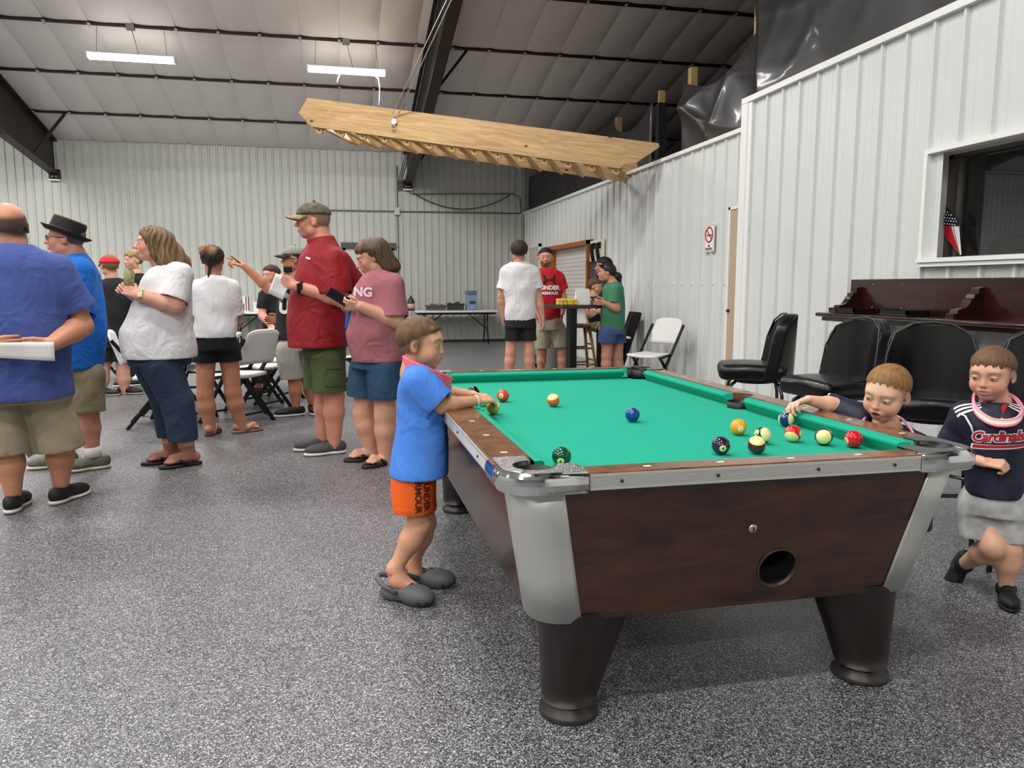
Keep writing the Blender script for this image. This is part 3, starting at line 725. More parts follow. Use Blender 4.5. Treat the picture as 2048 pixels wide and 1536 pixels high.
def nets(D, lo, h):
    s = D < 0; c = np.zeros(tuple(np.array(D.shape)-1), dtype=np.int8)
    offs = [(i, j, k) for i in (0, 1) for j in (0, 1) for k in (0, 1)]; nx, ny, nz = c.shape
    for i, j, k in offs: c += s[i:nx+i, j:ny+j, k:nz+k]
    act = (c > 0) & (c < 8); ii, jj, kk = np.nonzero(act); idx = np.full(c.shape, -1, dtype=np.int32); idx[ii, jj, kk] = np.arange(len(ii))
    pos = np.zeros((len(ii), 3), dtype=F32); cnt = np.zeros(len(ii), dtype=F32)
    for o in offs:
        for axis in range(3):
            if o[axis]: continue
            e = list(o); e[axis] = 1
            da = D[ii+o[0], jj+o[1], kk+o[2]]; db = D[ii+e[0], jj+e[1], kk+e[2]]; x = (da < 0) != (db < 0)
            t = np.where(x, da/np.where(x, da-db, 1), 0)
            q = np.tile(np.array(o, dtype=F32), (len(ii), 1)); q[:, axis] += t
            pos += q*x[:, None]; cnt += x
    V = (pos/np.maximum(cnt, 1)[:, None]+np.stack([ii, jj, kk], 1))*h+lo
    quads = []
    for axis in range(3):
        a1, a2 = (axis+1) % 3, (axis+2) % 3
        sl0 = [slice(1, -1)]*3; sl0[axis] = slice(0, -1); sl1 = [slice(1, -1)]*3; sl1[axis] = slice(1, None)
        e = s[tuple(sl0)] != s[tuple(sl1)]; I = np.stack(np.nonzero(e), 1)
        if not len(I): continue
        I = I+1; I[:, axis] -= 1
        fl = s[I[:, 0], I[:, 1], I[:, 2]]
        def cell(d1, d2):
            J = I.copy(); J[:, a1] += d1; J[:, a2] += d2; return idx[J[:, 0], J[:, 1], J[:, 2]]
        Q = np.stack([cell(-1, -1), cell(0, -1), cell(0, 0), cell(-1, 0)], 1)
        Q[~fl] = Q[~fl][:, ::-1]; quads.append(Q)
    return V, (np.concatenate(quads) if quads else np.zeros((0, 4), int))
def np_mesh(name, V, Q, cols=None):
    used = np.unique(Q); remap = np.full(len(V), -1); remap[used] = np.arange(len(used)); V = V[used]; Q = remap[Q]
    me = bpy.data.meshes.new(name); me.vertices.add(len(V)); me.vertices.foreach_set('co', V.astype(np.float32).ravel())
    me.loops.add(Q.size); me.loops.foreach_set('vertex_index', Q.astype(np.int32).ravel())
    me.polygons.add(len(Q)); me.polygons.foreach_set('loop_start', np.arange(0, Q.size, 4, dtype=np.int32)); me.polygons.foreach_set('loop_total', np.full(len(Q), 4, dtype=np.int32))
    me.polygons.foreach_set('use_smooth', np.ones(len(Q), dtype=bool))
    if cols is not None:
        c = cols(V); at = me.color_attributes.new('Col', 'FLOAT_COLOR', 'POINT'); at.data.foreach_set('color', np.concatenate([c, np.ones((len(c), 1))], 1).astype(np.float32).ravel())
    me.update(calc_edges=True); me.validate(); return me
def relax(V, Q, it=1, lam=.5):
    for _ in range(it):
        S = np.zeros_like(V); C = np.zeros(len(V), dtype=F32)
        for a, b in ((0, 1), (1, 2), (2, 3), (3, 0)):
            np.add.at(S, Q[:, a], V[Q[:, b]]); np.add.at(C, Q[:, a], 1); np.add.at(S, Q[:, b], V[Q[:, a]]); np.add.at(C, Q[:, b], 1)
        V = V+lam*(S/np.maximum(C, 1)[:, None]-V)
    return V
def sdf_bounds(prims, pad):
    u = [p for p in prims if p.op == 'u']; return np.min([p.lo for p in u], 0)-pad, np.max([p.hi for p in u], 0)+pad
def sdf_mesh(name, prims, h, drop=None, disp=None, cols=None, fine=(), smooth=1):
    """mesh the union; drop(centroids)->mask of faces to leave open; fine = [(lo, hi, h)] boxes meshed at higher resolution"""
    lo, hi = sdf_bounds(prims, 3*h); D, o = sdf_eval(prims, lo, hi, h, disp); V, Q = nets(D, o, h)
    if smooth: V = relax(V, Q, smooth)
    Vs, Qs, base = [], [], 0
    cen = V[Q].mean(1); keep = np.ones(len(Q), bool)
    for (a, b, hf) in fine: keep &= ~np.all((cen > V3(a)) & (cen < V3(b)), 1)
    if drop is not None:
        n = np.cross(V[Q[:, 2]]-V[Q[:, 0]], V[Q[:, 3]]-V[Q[:, 1]]); n /= np.linalg.norm(n, axis=1)[:, None]+1e-12; keep &= ~drop(cen, n)
    Q = Q[keep]
    if drop is not None:
        Q = main_island(Q, len(V))
        E = np.sort(np.concatenate([Q[:, [0, 1]], Q[:, [1, 2]], Q[:, [2, 3]], Q[:, [3, 0]]]), 1); u_, c_ = np.unique(E, axis=0, return_counts=True); bd = np.unique(u_[c_ == 1])
        for b_, n_, r_ in getattr(drop, 'cuts', []):      # pull the open edge flat onto its cutting plane
            q = V[bd]-b_; t = q@n_; m = (np.abs(t) < 3*h) & (np.linalg.norm(q-t[:, None]*n_, axis=1) < r_); V[bd[m]] -= (t[m][:, None]*n_).astype(F32)
    Vs.append(V); Qs.append(Q); base = len(V)
    for (a, b, hf) in fine:
        a, b = V3(a), V3(b); D, o = sdf_eval(prims, a-h*1.5, b+h*1.5, hf, disp); v, q = nets(D, o, hf); v = relax(v, q, 1, .4)
        if len(q):
            c = v[q].mean(1); q = q[np.all((c > a-h*.6) & (c < b+h*.6), 1)]
            Vs.append(v); Qs.append(q+base); base += len(v)
    return np_mesh(name, np.concatenate(Vs), np.concatenate(Qs), cols)
def main_island(Q, nv):
    lab = np.arange(nv)
    for _ in range(400):
        m = lab[Q].min(1); new = lab.copy()
        for k in range(4): np.minimum.at(new, Q[:, k], m)
        new = new[new]
        if np.array_equal(new, lab): break
        lab = new
    l = lab[Q[:, 0]]; u, c = np.unique(l, return_counts=True); big = u[c > .12*c.max()]; return Q[np.isin(l, big)]
def sdf_obj(name, prims, h, mat, parent=None, **kw):
    return link_mesh(name, sdf_mesh(name, prims, h, **kw), mat, parent)

# ================================================================== PEOPLE
def unit(v): v = np.array(v, float); return v/np.linalg.norm(v)
def skin_mat(name):
    m = M(name, 'c89a80', .5, vcol=True, noise=(26, .08))
    p = m.node_tree.nodes['Principled BSDF']; p.inputs['Subsurface Weight'].default_value = .0
    return m
SKIN = skin_mat('skin')
def cloth(name, col, rough=.85, amp=.10, bump=(6, .5, (1, 1, .8)), **kw):
    m = M(name, col, rough, noise=(5, amp), bump=bump, **kw)
    for n in m.node_tree.nodes:
        if n.type == 'BUMP': n.inputs['Distance'].default_value = .035
        if n.type == 'TEX_NOISE' and n.inputs['Scale'].default_value == bump[0]: n.inputs['Distortion'].default_value = 1.6; n.inputs['Detail'].default_value = 2
    return m
def head_frame(fwd, up=(0, 0, 1)):
    f = unit(fwd); u = np.array(up, float); u = unit(u-f*(u@f)); s = np.cross(u, f); return f, s, u     # s = the person's left
class Head:
    def __init__(h, c, hh, fwd, up=(0, 0, 1), child=False, female=False, open_mouth=0., ears=True, fat=0.):
        h.c = np.array(c, float); h.hh = hh; h.f, h.s, h.u = head_frame(fwd, up); h.child = child; h.om = open_mouth; h.ears = ears; h.fat = fat
        h.rot = np.stack([h.f, h.s, h.u], 1)
    def P(h, f, s, u): return h.c+h.hh*(h.f*f+h.s*s+h.u*u)
    def E(h, c, r, k=.03, op='u', tilt=0., roll=0.):
        Rm = h.rot
        if tilt: a = math.cos(tilt), math.sin(tilt); Rm = np.stack([h.f*a[0]+h.u*a[1], h.s, h.u*a[0]-h.f*a[1]], 1)
        return ell(h.P(*c), np.array(r)*h.hh, Rm, k*h.hh, op)
    def C(h, a, b, r1, r2, k=.03, op='u'): return cone(h.P(*a), h.P(*b), r1*h.hh, r2*h.hh, k*h.hh, op)
    def prims(h):
        ch = h.child; F = h.fat; L = []
        L.append(h.E((-.05, 0, .12), (.44, .365, .385), .02))
        if ch:
            L.append(h.E((.10, 0, -.12), (.29, .315, .35), .08)); L.append(h.E((.21, 0, -.38), (.13, .14, .10), .08))
            for s in (-1, 1): L.append(h.E((.225, s*.165, -.17), (.145, .135, .15), .09))
            L.append(h.E((.315, 0, .10), (.09, .25, .10), .09))
        else:
            L.append(h.E((.10, 0, -.14), (.29, .295+F*.03, .36), .08)); L.append(h.E((.235, 0, -.40), (.13, .14+F*.04, .10), .08))
            for s in (-1, 1): L.append(h.E((.225, s*.155, -.12), (.13, .12+F*.03, .15), .09)); L.append(h.E((.02, s*.2, -.30), (.16, .10+F*.05, .13), .09))
            L.append(h.E((.335, 0, .10), (.08, .23, .06), .07))
        # eye sockets and lids
        for s in (-1, 1):
            L.append(h.E((.46, s*.155, .005), (.105, .10, .06), .07, 's'))
            L.append(h.E((.325, s*.150, .0), (.075, .08, .062), .02))
        nl = .445 if ch else .505
        L.append(h.C((.37, 0, .02), (nl-.02, 0, -.13), .035, .042 if ch else .055, .05))
        for s in (-1, 1): L.append(h.E((nl-.065, s*(.04 if ch else .05), -.148), (.042, .036, .032), .03))
        # mouth
        mf = .375 if ch else .385
        L.append(h.E((mf-.03, 0, -.265), (.07, .13, .085), .05))
        lk = .65 if ch else 1.; L.append(h.E((mf+.035*lk, 0, -.238), (.025*lk, .09, .022*lk), .02)); L.append(h.E((mf+.03*lk, 0, -.298-h.om*.5), (.03*lk, .08, .028*lk), .02))
        L.append(h.E((mf+.06, 0, -.267-h.om*.3), (.05, .085, .008+h.om*.35), .012, 's'))
        if h.ears:
            for s in (-1, 1):
                L.append(h.E((-.045, s*.375, -.03), (.085, .032, .125), .03, tilt=-.15)); L.append(h.E((-.015, s*.425, -.02), (.05, .035, .08), .02, 's', tilt=-.15))
                L.append(h.E((-.02, s*.365, -.115), (.045, .03, .045), .02))
        return L
    def box(h, k=.62): return (h.c-h.hh*k, h.c+h.hh*k)
    def colors(h, V, col, base, lip, brow, eye, blush=.12, closed=False, look=(0, 0), stubble=None):
        """paint facial features; col (n,3) modified in place"""
        q = (V-h.c)/h.hh; f = q@h.f; s = q@h.s; u = q@h.u; near = (np.linalg.norm(q, axis=1) < .72) & (f > .15)
        def put(mask, c, a=1.):
            m = np.clip(mask, 0, 1)[:, None]*a; col[:] = col*(1-m)+np.array(c)*m
        def soft(d, w=.02): return np.clip(.5-d/w, 0, 1)
        # cheeks, nose
        for sg in (-1, 1): put(near*np.exp(-(((s-sg*.2)/.11)**2+((u+.14)/.10)**2)), (base[0]*1.0, base[1]*.62, base[2]*.58), blush*4)
        put(near*np.exp(-((s/.07)**2+((u+.12)/.06)**2)), (base[0], base[1]*.72, base[2]*.68), blush*2)
        if stubble is not None: put((f > -.02)*np.exp(-(((np.abs(s))/.30)**4))*soft(np.maximum(u+.2, -(u+.6)), .1)*(1-soft(((s/.12)**2+((u+.26)/.06)**2)**.5-1, .3)), stubble[0], stubble[1])
        om = h.om
        put(near*soft(((s/.095)**2+((u+.268+om*.3)/((.036 if h.child else .046)+om*.6))**2)**.5-1, .5), lip, .75)
        if om: put(near*soft(((s/.072)**2+((u+.267+om*.3)/(.01+om*.5))**2)**.5-1, .3), (.10, .02, .02))
        else: put(near*soft(((s/.095)**2+((u+.267)/.008)**2)**.5-1, .8), (lip[0]*.35, lip[1]*.3, lip[2]*.3))
        for sg in (-1, 1):
            es, eu = s-sg*.152, u
            if closed:
                put(near*soft(np.abs(eu+.02+.5*es*es)-.006, .016)*(np.abs(es) < .085), (.10, .06, .05), .85)
            else:
                eo = ((es/.074)**2+((eu+.004)/.021)**2)**.5-1
                put(near*soft(eo, .35), (.50, .46, .44)); ir = np.hypot(es-look[0]*.03, eu-look[1]*.02)
                put(near*soft(eo, .3)*soft(ir-.030, .012), eye); put(near*soft(eo, .3)*soft(ir-.016, .01), (.01, .01, .01))
                put(near*soft(np.abs(eu+.004-.022*np.sqrt(np.clip(1-(es/.078)**2, 0, 1)))-.007, .012)*(np.abs(es) < .082), (.05, .03, .025), .9)
            put(near*soft(np.abs(u-(.115-1.6*(np.abs(s)-.15)**2))-.016, .022)*(np.abs(np.abs(s)-.16) < .10)*(s*sg > 0), brow, .75)
            put(near*soft(np.hypot((s-sg*.036)/1.3, u+.182)-.014, .014), (base[0]*.3, base[1]*.2, base[2]*.2), .8)
        return col
def hand(wr, d, n, sc=1., curls=(.5, .5, .5, .5), thumb=.4, side=1, spread=.0, bend=(1, 1, 1)):
    """wrist point, finger direction, palm normal (side the palm faces), side=+1 thumb on d x n"""
    wr = np.array(wr, float); d = unit(d); n = unit(np.array(n)-d*np.dot(n, d)); t = np.cross(d, n)*side; S = .185*sc; L = []
    lens = (.42, .46, .43, .34); kn = []
    for i in range(4):
        off = (1.5-i)*.115*S; kp = wr+d*S*(.50-.02*abs(i-1))+t*off; kn.append(kp)
        L.append(cone(wr+t*off*.55+d*S*.04, kp, .075*S, .062*S, .05*S))
        dirs = d+t*spread*(1.5-i)*.25; p = kp; a = 0
        for j, fr in enumerate((.46, .30, .24)):
            a += curls[i]*(.75, .9, .7)[j]*bend[j]; v = unit(dirs*math.cos(a)+n*math.sin(a)); q = p+v*lens[i]*S*fr
            L.append(cone(p, q, (.056, .050, .045)[j]*S, (.050, .045, .040)[j]*S, .012*S)); p = q
    b = wr+d*S*.10+t*S*.14; m = b+unit(d*.75+t*.75+n*.35*thumb)*S*.24; e = m+unit(d*1.0+t*(.35-.5*thumb)+n*.75*thumb)*S*.17; e2 = e+unit(d*1.0+t*(.1-.7*thumb)+n*.9*thumb)*S*.13
    L += [cone(wr+d*S*.04+t*S*.05, b, .075*S, .075*S, .05*S), cone(b, m, .072*S, .06*S, .03*S), cone(m, e, .058*S, .052*S, .012*S), cone(e, e2, .052*S, .043*S, .012*S)]
    c = wr+d*S*.45; return L, (c-S*.75, c+S*.75)
def foot_prims(an, toe_dir, sc=1., z=.012):
    """bare foot; an = ankle, sole at z"""
    an = np.array(an, float); d = unit((toe_dir[0], toe_dir[1], 0)); s = np.array((-d[1], d[0], 0)); S = .25*sc; b = np.array((an[0], an[1], z)); L = []
    L.append(cone(b-d*.18*S+(0, 0, .14*S), an, .15*S, .15*S, .05*S)); L.append(cone(an-(0, 0, .05*S), b+d*.45*S+(0, 0, .15*S), .16*S, .13*S, .06*S))
    L.append(ell(b+d*.30*S+(0, 0, .10*S), (.36*S, .18*S, .10*S), np.stack([d, s, (0, 0, 1)], 1), .05*S))
    for i in range(5):
        o = (i-2)*.075*S; L.append(cone(b+d*(.52-.02*abs(i-1.5))*S+s*o+(0, 0, .08*S), b+d*(.66-.035*abs(i-2)**1.3)*S+s*o+(0, 0, .06*S), .05*S, .042*S, .02*S))
    return L, (b-(.3*sc, .3*sc, .02), b+(.3*sc, .3*sc, .12*sc))
def shoe(parent, an, toe_dir, sc, up_mat, sole_mat, h=.007, z=0., pitch=0., high=.0, lace=None):
    """shoe around an ankle point; pitch tips the heel up"""
    an = np.array(an, float); d = unit((toe_dir[0], toe_dir[1], 0)); s = np.array((-d[1], d[0], 0)); S = .29*sc
    w = np.array((0, 0, 1.)); dp = d*math.cos(pitch)-w*math.sin(pitch); wp = w*math.cos(pitch)+d*math.sin(pitch)
    b = np.array((an[0], an[1], z)); 
    if pitch: b = an-wp*(.30*S)
    Rm = np.stack([dp, s, wp], 1)
    up = [ell(b+dp*.38*S+wp*.13*S, (.32*S, .175*S, .13*S), Rm, .06*S), ell(b-dp*.06*S+wp*.17*S, (.24*S, .15*S, .19*S+high*S), Rm, .08*S), cone(b+dp*.06*S+wp*.22*S, b+dp*.40*S+wp*.14*S, .12*S, .10*S, .06*S)]
    up += [plane_cut(b+wp*.055*S, -wp), plane_cut(b+wp*(.30+high)*S, wp)]
    o = sdf_obj('shoe', up, h, up_mat, parent, smooth=2)
    so = [ell(b+dp*.40*S+wp*.045*S, (.33*S, .185*S, .065*S), Rm, .05*S), ell(b-dp*.07*S+wp*.045*S, (.24*S, .15*S, .065*S), Rm, .05*S), cone(b-dp*.05*S+wp*.05*S, b+dp*.4*S+wp*.05*S, .10*S, .10*S, .05*S), plane_cut(b+wp*.085*S, wp), plane_cut(b+wp*.004*S, -wp)]
    sdf_obj('sole', so, h, sole_mat, o, smooth=1)
    if lace is not None:
        mb = MB()
        for i in range(4):
            c = b+dp*(.16+.075*i)*S+wp*(.335-.035*i)*S; mb.tube([c-s*.085*S-wp*.03*S, c, c+s*.085*S-wp*.03*S], .012*S, 5)
        mb.build('laces', lace, o)
    return o
def flipflop(parent, an, toe_dir, sc, mat, h=.006):
    an = np.array(an, float); d = unit((toe_dir[0], toe_dir[1], 0)); s = np.array((-d[1], d[0], 0)); S = .25*sc; b = np.array((an[0], an[1], 0)); Rm = np.stack([d, s, (0, 0, 1)], 1)
    o = sdf_obj('flip_flop', [ell(b+d*.45*S+(0, 0, .01), (.38*S, .215*S, .04), Rm, .03), ell(b-d*.12*S+(0, 0, .01), (.25*S, .17*S, .04), Rm, .05), cone(b+(0, 0, .01), b+d*.4*S+(0, 0, .01), .13*S, .15*S, .03), plane_cut(b+(0, 0, .024), (0, 0, 1)), plane_cut(b+(0, 0, .001), (0, 0, -1))], h, mat, parent, smooth=1)
    t = b+d*.56*S+(0, 0, .028); mb = MB()
    for sg in (-1, 1): mb.tube([t, t+d*-.07*S+s*sg*.06*S+np.array((0, 0, .05*S+.028)), b+d*.26*S+s*sg*.15*S+(0, 0, .075*S+.028), b+d*.10*S+s*sg*.19*S+(0, 0, .02)], [.006, .011, .012, .010], 7)
    mb.build('strap', mat, o); return o
def folds(amp, seed=0, fz=22., fx=7.):
    r = random.Random(seed); a, b, c = [r.uniform(0, 6) for _ in range(3)]
    def fn(P):
        x, y, z = P[:, 0], P[:, 1], P[:, 2]
        w = np.sin(fz*z+2.2*np.sin(fx*x+a)+1.8*np.sin(fx*.8*y+b))*np.sin(fx*1.3*x-5*y+3*z+c)
        v = np.sin(26*x+17*y+3*np.sin(4*z+a))*.6*np.clip(np.sin(3*z+b), 0, 1)
        return (amp*(w+v)).astype(F32)
    return fn
def hair_noise(H, amp=.012, n=34):
    def fn(P):
        q = (P-H.c)/H.hh; az = np.arctan2(q@H.s, q@H.f); u = q@H.u
        return (amp*H.hh*(np.sin(n*az+6*np.sin(3*u+az))+.6*np.sin(n*1.7*az-8*u))).astype(F32)
    return fn
def short_hair(H, t=.035, front=.27, nape=-.30, extra=(), w=.14, temple=True, teeth=.018):
    """hair cap cut by a plane from brow hairline to nape, thinning out to nothing at its edge"""
    a, b = H.P(.34, 0, front), H.P(-.42, 0, nape); dd = unit(b-a); n = np.cross(dd, H.s); n = n if n@H.u > 0 else -n
    rad = V3((.44, .365, .385)); c0 = V3(H.P(-.05, 0, .12)); Rm = H.rot.astype(F32); hh = H.hh; av, nv = V3(a), V3(n)
    cuts = [(V3(H.P(.22, s*.42, .0)), V3((.22, .20, .25))) for s in (-1, 1)]+[(V3(H.P(-.03, s*.44, -.06)), V3((.10, .12, .15))) for s in (-1, 1)] if temple else []
    def fn(P):
        q = ((P-c0)@Rm)/hh; k0 = np.linalg.norm(q/rad, axis=-1); k1 = np.linalg.norm(q/(rad*rad), axis=-1)+1e-9; d = k0*(k0-1)/k1
        az = np.arctan2(q[..., 1], q[..., 0]); pd = ((P-av)@nv)/hh+teeth*(np.sin(19*az+1)+.6*np.sin(43*az)); g = pd/w
        for c, r in cuts: g = np.minimum(g, (np.linalg.norm(((P-c)@Rm)/hh/r, axis=-1)-1)*2.2)
        g = np.clip(g, 0, 1); g = g*(2-g)
        edge = -pd
        for c, r in cuts: edge = np.maximum(edge, -(np.linalg.norm(((P-c)@Rm)/hh/r, axis=-1)-1)*.2)
        return np.maximum(d-.006-t*g, edge)*hh
    m = .55*hh; return [Prim(fn, H.c-m, H.c+m+V3((0, 0, .1*hh)), 'u', .0)]+list(extra)
def lathe_at(prof, c, up, n=32):
    z = Vector(up).normalized(); m = z.to_track_quat('Z', 'Y').to_matrix().to_4x4(); m.translation = Vector(c); return MB().lathe(prof, n).xf(m)
def cap_hat(parent, H, crown_m, brim_m, fwd=None, size=1.0, lift=.0, backwards=False, tip=-.10):
    """ball cap: crown, brim, button"""
    f = -1 if backwards else 1; 
    L = [H.E((-.03, 0, .20+lift), (.49*size, .415*size, .37*size), .02), plane_cut(H.P(.4, 0, .20+lift+tip*.2), -H.u+H.f*f*tip, k=.01)]
    o = sdf_obj('cap', L, H.hh*.028, crown_m, parent, smooth=2)
    def fn(u, v):
        a = (u-.5)*2.5; r0 = .40*size; x0, y0 = r0*1.14*math.cos(a), r0*math.sin(a)*.98
        ex = .33*math.cos(a*.62)*v; bx = x0+ex; by = y0*(1-.10*v); z = .205+lift+tip*.28-.07*v-.10*(abs(math.sin(a))**2)*(.4+.6*v)
        return tuple(H.P(f*(bx-.02), by, z))
    b = MB().grid(fn, 18, 6).build('brim', brim_m, o); sheet(b, .006)
    MB().lathe([(.012, 0), (.012, .006), (.006, .01)], 10).xf(Matrix.Translation(Vector(H.P(-.03, 0, .565*size+lift)))).build('button', crown_m, o)
    return o
def glasses(parent, H, mat):
    mb = MB()
    for s in (-1, 1):
        ring = [H.P(.43, s*.155+.088*math.cos(t), .0+.058*math.sin(t)) for t in np.linspace(0, 2*math.pi, 17)]
        mb.tube(ring, .012*H.hh, 5, False); mb.tube([H.P(.42, s*.24, .03), H.P(.2, s*.37, .035), H.P(-.05, s*.40, .02)], .011*H.hh, 5)
    mb.tube([H.P(.43, -.07, .01), H.P(.46, 0, .025), H.P(.43, .07, .01)], .011*H.hh, 5); return mb.build('glasses', mat, parent)
def wrist_band(parent, name, p, q, r, w, mat, bulge=0):
    p, q = Vector(p), Vector(q); d = (q-p).normalized(); z = d.to_track_quat('Z', 'Y').to_matrix().to_4x4(); z.translation = p
    return MB().lathe([(r-.004, -w/2), (r, -w/2), (r+.002, 0), (r, w/2), (r-.004, w/2)], 20).xf(z).build(name, mat, parent)
def neckring(name, parent, pts, r, mat, n=8):
    """closed smooth loop through pts"""
    k = len(pts); P = [np.array(p, float) for p in pts]; out = []
    for i in range(k):
        a, b, c, d = P[(i-1) % k], P[i], P[(i+1) % k], P[(i+2) % k]
        for t in np.linspace(0, 1, 7)[:-1]: out.append(.5*((2*b)+(-a+c)*t+(2*a-5*b+4*c-d)*t*t+(-a+3*b-3*c+d)*t**3))
    out.append(out[0]); return MB().tube(out, r, n, False).build(name, mat, parent)
def end_drop(cuts, h, hem=None):
    def drop(c, nr):
        m = np.zeros(len(c), bool)
        for b_, n, r in cuts:
            q = c-b_; t = q@n; m |= (t > -1.2*h) & (t < 2*h) & (np.linalg.norm(q-t[:, None]*n, axis=1) < r*1.55) & (nr@n > .62)
        if hem is not None: m |= (c[:, 2] < hem+1.2*h) & (nr[:, 2] < -.62)
        return m
    drop.cuts = [(b_, n, r*1.55) for b_, n, r in cuts]+([] if hem is None else [(np.array((0, 0, hem)), np.array((0, 0, -1.)), 9.)])
    return drop
def shirt(parent, rows, sleeves, mat, h, neck=None, hem=None, amp=.004, seed=0, name='shirt', n=2.3, extra=(), fz=22.):
    """rows for loft(); sleeves = [(shoulder, end, r0, r1)]; neck = (base, top, r); open at the lowest row"""
    prims = [loft(rows, .03, n)]+list(extra); cuts = []
    for (a, b, r0, r1) in sleeves:
        prims.append(cone_cut(a, b, r0, r1, .045)); cuts.append((np.array(b, float), unit(np.array(b, float)-np.array(a, float)), max(r0, r1)))
    if neck: prims.append(cone(neck[0], neck[1], neck[2], neck[2]*.95, .008, 's'))
    hem = min(r[0] for r in rows) if hem is None else hem
    return sdf_obj(name, prims, h, mat, parent, drop=end_drop(cuts, h, hem), disp=folds(amp, seed, fz))
def shorts(parent, rows, legs, mat, h, amp=.004, seed=1, name='shorts', n=2.3, mid=()):
    """rows: pelvis loft; legs = [(hip, hem_point, r0, r1)]"""
    prims = [loft(rows, .03, n)]+[cone(a, b, r0, r1, .025) for (a, b, r0, r1) in mid]; cuts = []
    for (a, b, r0, r1) in legs:
        d = unit(unit(np.array(b, float)-np.array(a, float))+np.array((0, 0, -1.))); prims.append(cone_cut(a, b, r0, r1, .025, d)); cuts.append((np.array(b, float), d, max(r0, r1)))
    return sdf_obj(name, prims, h, mat, parent, drop=end_drop(cuts, h), disp=folds(amp, seed, 14.))
def body(parent, prims, H, h, hh_fine, fine, base, lip=None, brow=(.12, .07, .04), eye=(.10, .08, .06), paint=None, **face):
    base = np.array(srgb(base) if isinstance(base, str) else base); lip = np.array(srgb(lip)) if lip else base*np.array((.85, .50, .48))
    def cols(V):
        c = np.tile(base, (len(V), 1)).astype(float)
        if H is not None: H.colors(V, c, base, lip, brow, eye, **face)
        if paint: paint(V, c)
        return c
    fb = []
    if H is not None: a, b = H.box(); fb.append((a, b, hh_fine))
    fb += [(a, b, f) for (a, b, f) in fine]
    return sdf_obj('body', prims, h, SKIN, parent, cols=cols, fine=fb)
def leg(hip, knee, ankle, s=1.):
    """thigh and calf with a calf bulge at the back"""
    hip, knee, ankle = [np.array(p, float) for p in (hip, knee, ankle)]; mid = knee*.68+ankle*.32
    return [cone(hip, knee, .076*s, .060*s, .03), cone(knee, mid, .058*s, .061*s, .03), cone(mid, ankle, .061*s, .038*s, .03)]
def arm(sh, el, wr, s=1.):
    sh, el, wr = [np.array(p, float) for p in (sh, el, wr)]; m = el*.72+wr*.28
    return [cone(sh, el, .056*s, .046*s, .03), cone(el, m, .045*s, .047*s, .02), cone(m, wr, .047*s, .030*s, .02)]
def person(x, y, label, group=None):
    return empty('person', (x, y, 0), -math.atan2(x, y), label, 'person', group)
# ================================================================== STRIP LIGHTS
lamp_white = M('fixture white', 'e6e4dc', .4)
lamp_glow = M('lit diffuser', (1, .98, .95), .4, emit=14.)
galv = M('galvanised box', '7d807c', .5, .5)
def strip_light(x, y, label, detail=True, rz=0.):
    z = ceil_z(y)-.52
    e = empty('strip_light', (x, y, z), rz, label, 'ceiling light', 'hanging strip lights')
    MB().box((-.61, -.07, .03), (.61, .07, .075), .008).build('housing', lamp_white, e)
    prof = [(-.085, .03), (-.07, .0), (-.03, -.018), (.03, -.018), (.07, 0), (.085, .03)]
    k = len(prof); vs = [(-.605, a, b) for a, b in prof]+[(.605, a, b) for a, b in prof]
    MB().add(vs, [(i+1, i, i+k, i+1+k) for i in range(k-1)]+[tuple(range(k)), tuple(range(2*k-1, k-1, -1))]).build('diffuser', lamp_glow, e)
    for s in (-1, 1): MB().box((min(s*.605, s*.625), -.09, -.02), (max(s*.605, s*.625), .09, .078), .004).build('end_cap', lamp_white, e)
    if detail:
        for s in (-1, 1): MB().tube([(s*.5, 0, .07), (s*.47, 0, .5)], .004, 5).build('hanger_wire', galv, e)
        MB().tube([(.1, 0, .07), (.06, .01, .25), (.0, .02, .5)], .005, 5).build('supply_cord', galv, e)
        MB().box((-.06, -.05, .44), (.06, .05, .56), .006).build('junction_box', galv, e)
    ld = bpy.data.lights.new('strip_light_lamp', 'AREA'); ld.shape = 'RECTANGLE'; ld.size = 1.18; ld.size_y = .15; ld.energy = LAMP_W; ld.color = LAMP_COL
    lo = bpy.data.objects.new('lamp', ld); COL.objects.link(lo); lo.parent = e; lo.location = (0, 0, -.024)
    return e
for yy in (13.36, 8.77, 4.18, -.41, -5.0):
    for k, xx in enumerate((-9.35, -6.14, -2.92, .29)):
        if yy > 13 and k == 2: lab = 'lit strip light hanging left of the rafter with open end view'
        elif yy > 13 and k == 3: lab = 'lit strip light hanging above wooden stairs with loose white cord'
        else: lab = 'lit strip light hanging from the ceiling outside the picture'
        s = strip_light(xx, yy, lab, yy > 13)
        if yy > 13 and k == 3:
            cordm = M('white cord', 'e8e6e0', .5)
            MB().tube([(.45, 0, -.02), (.5, 0, -.06), (.52, -.02, -.2), (.51, -.05, -.42), (.5, -.06, -.5)], .007, 6).build('loose_cord', cordm, s)
            MB().tube([(-.11, 0, -.02), (-.14, 0, -.09), (-.155, 0, -.16)], .007, 6).build('pull_cord', cordm, s)
# ================================================================== THE THREE BOYS
BROWN = (.10, .055, .03)
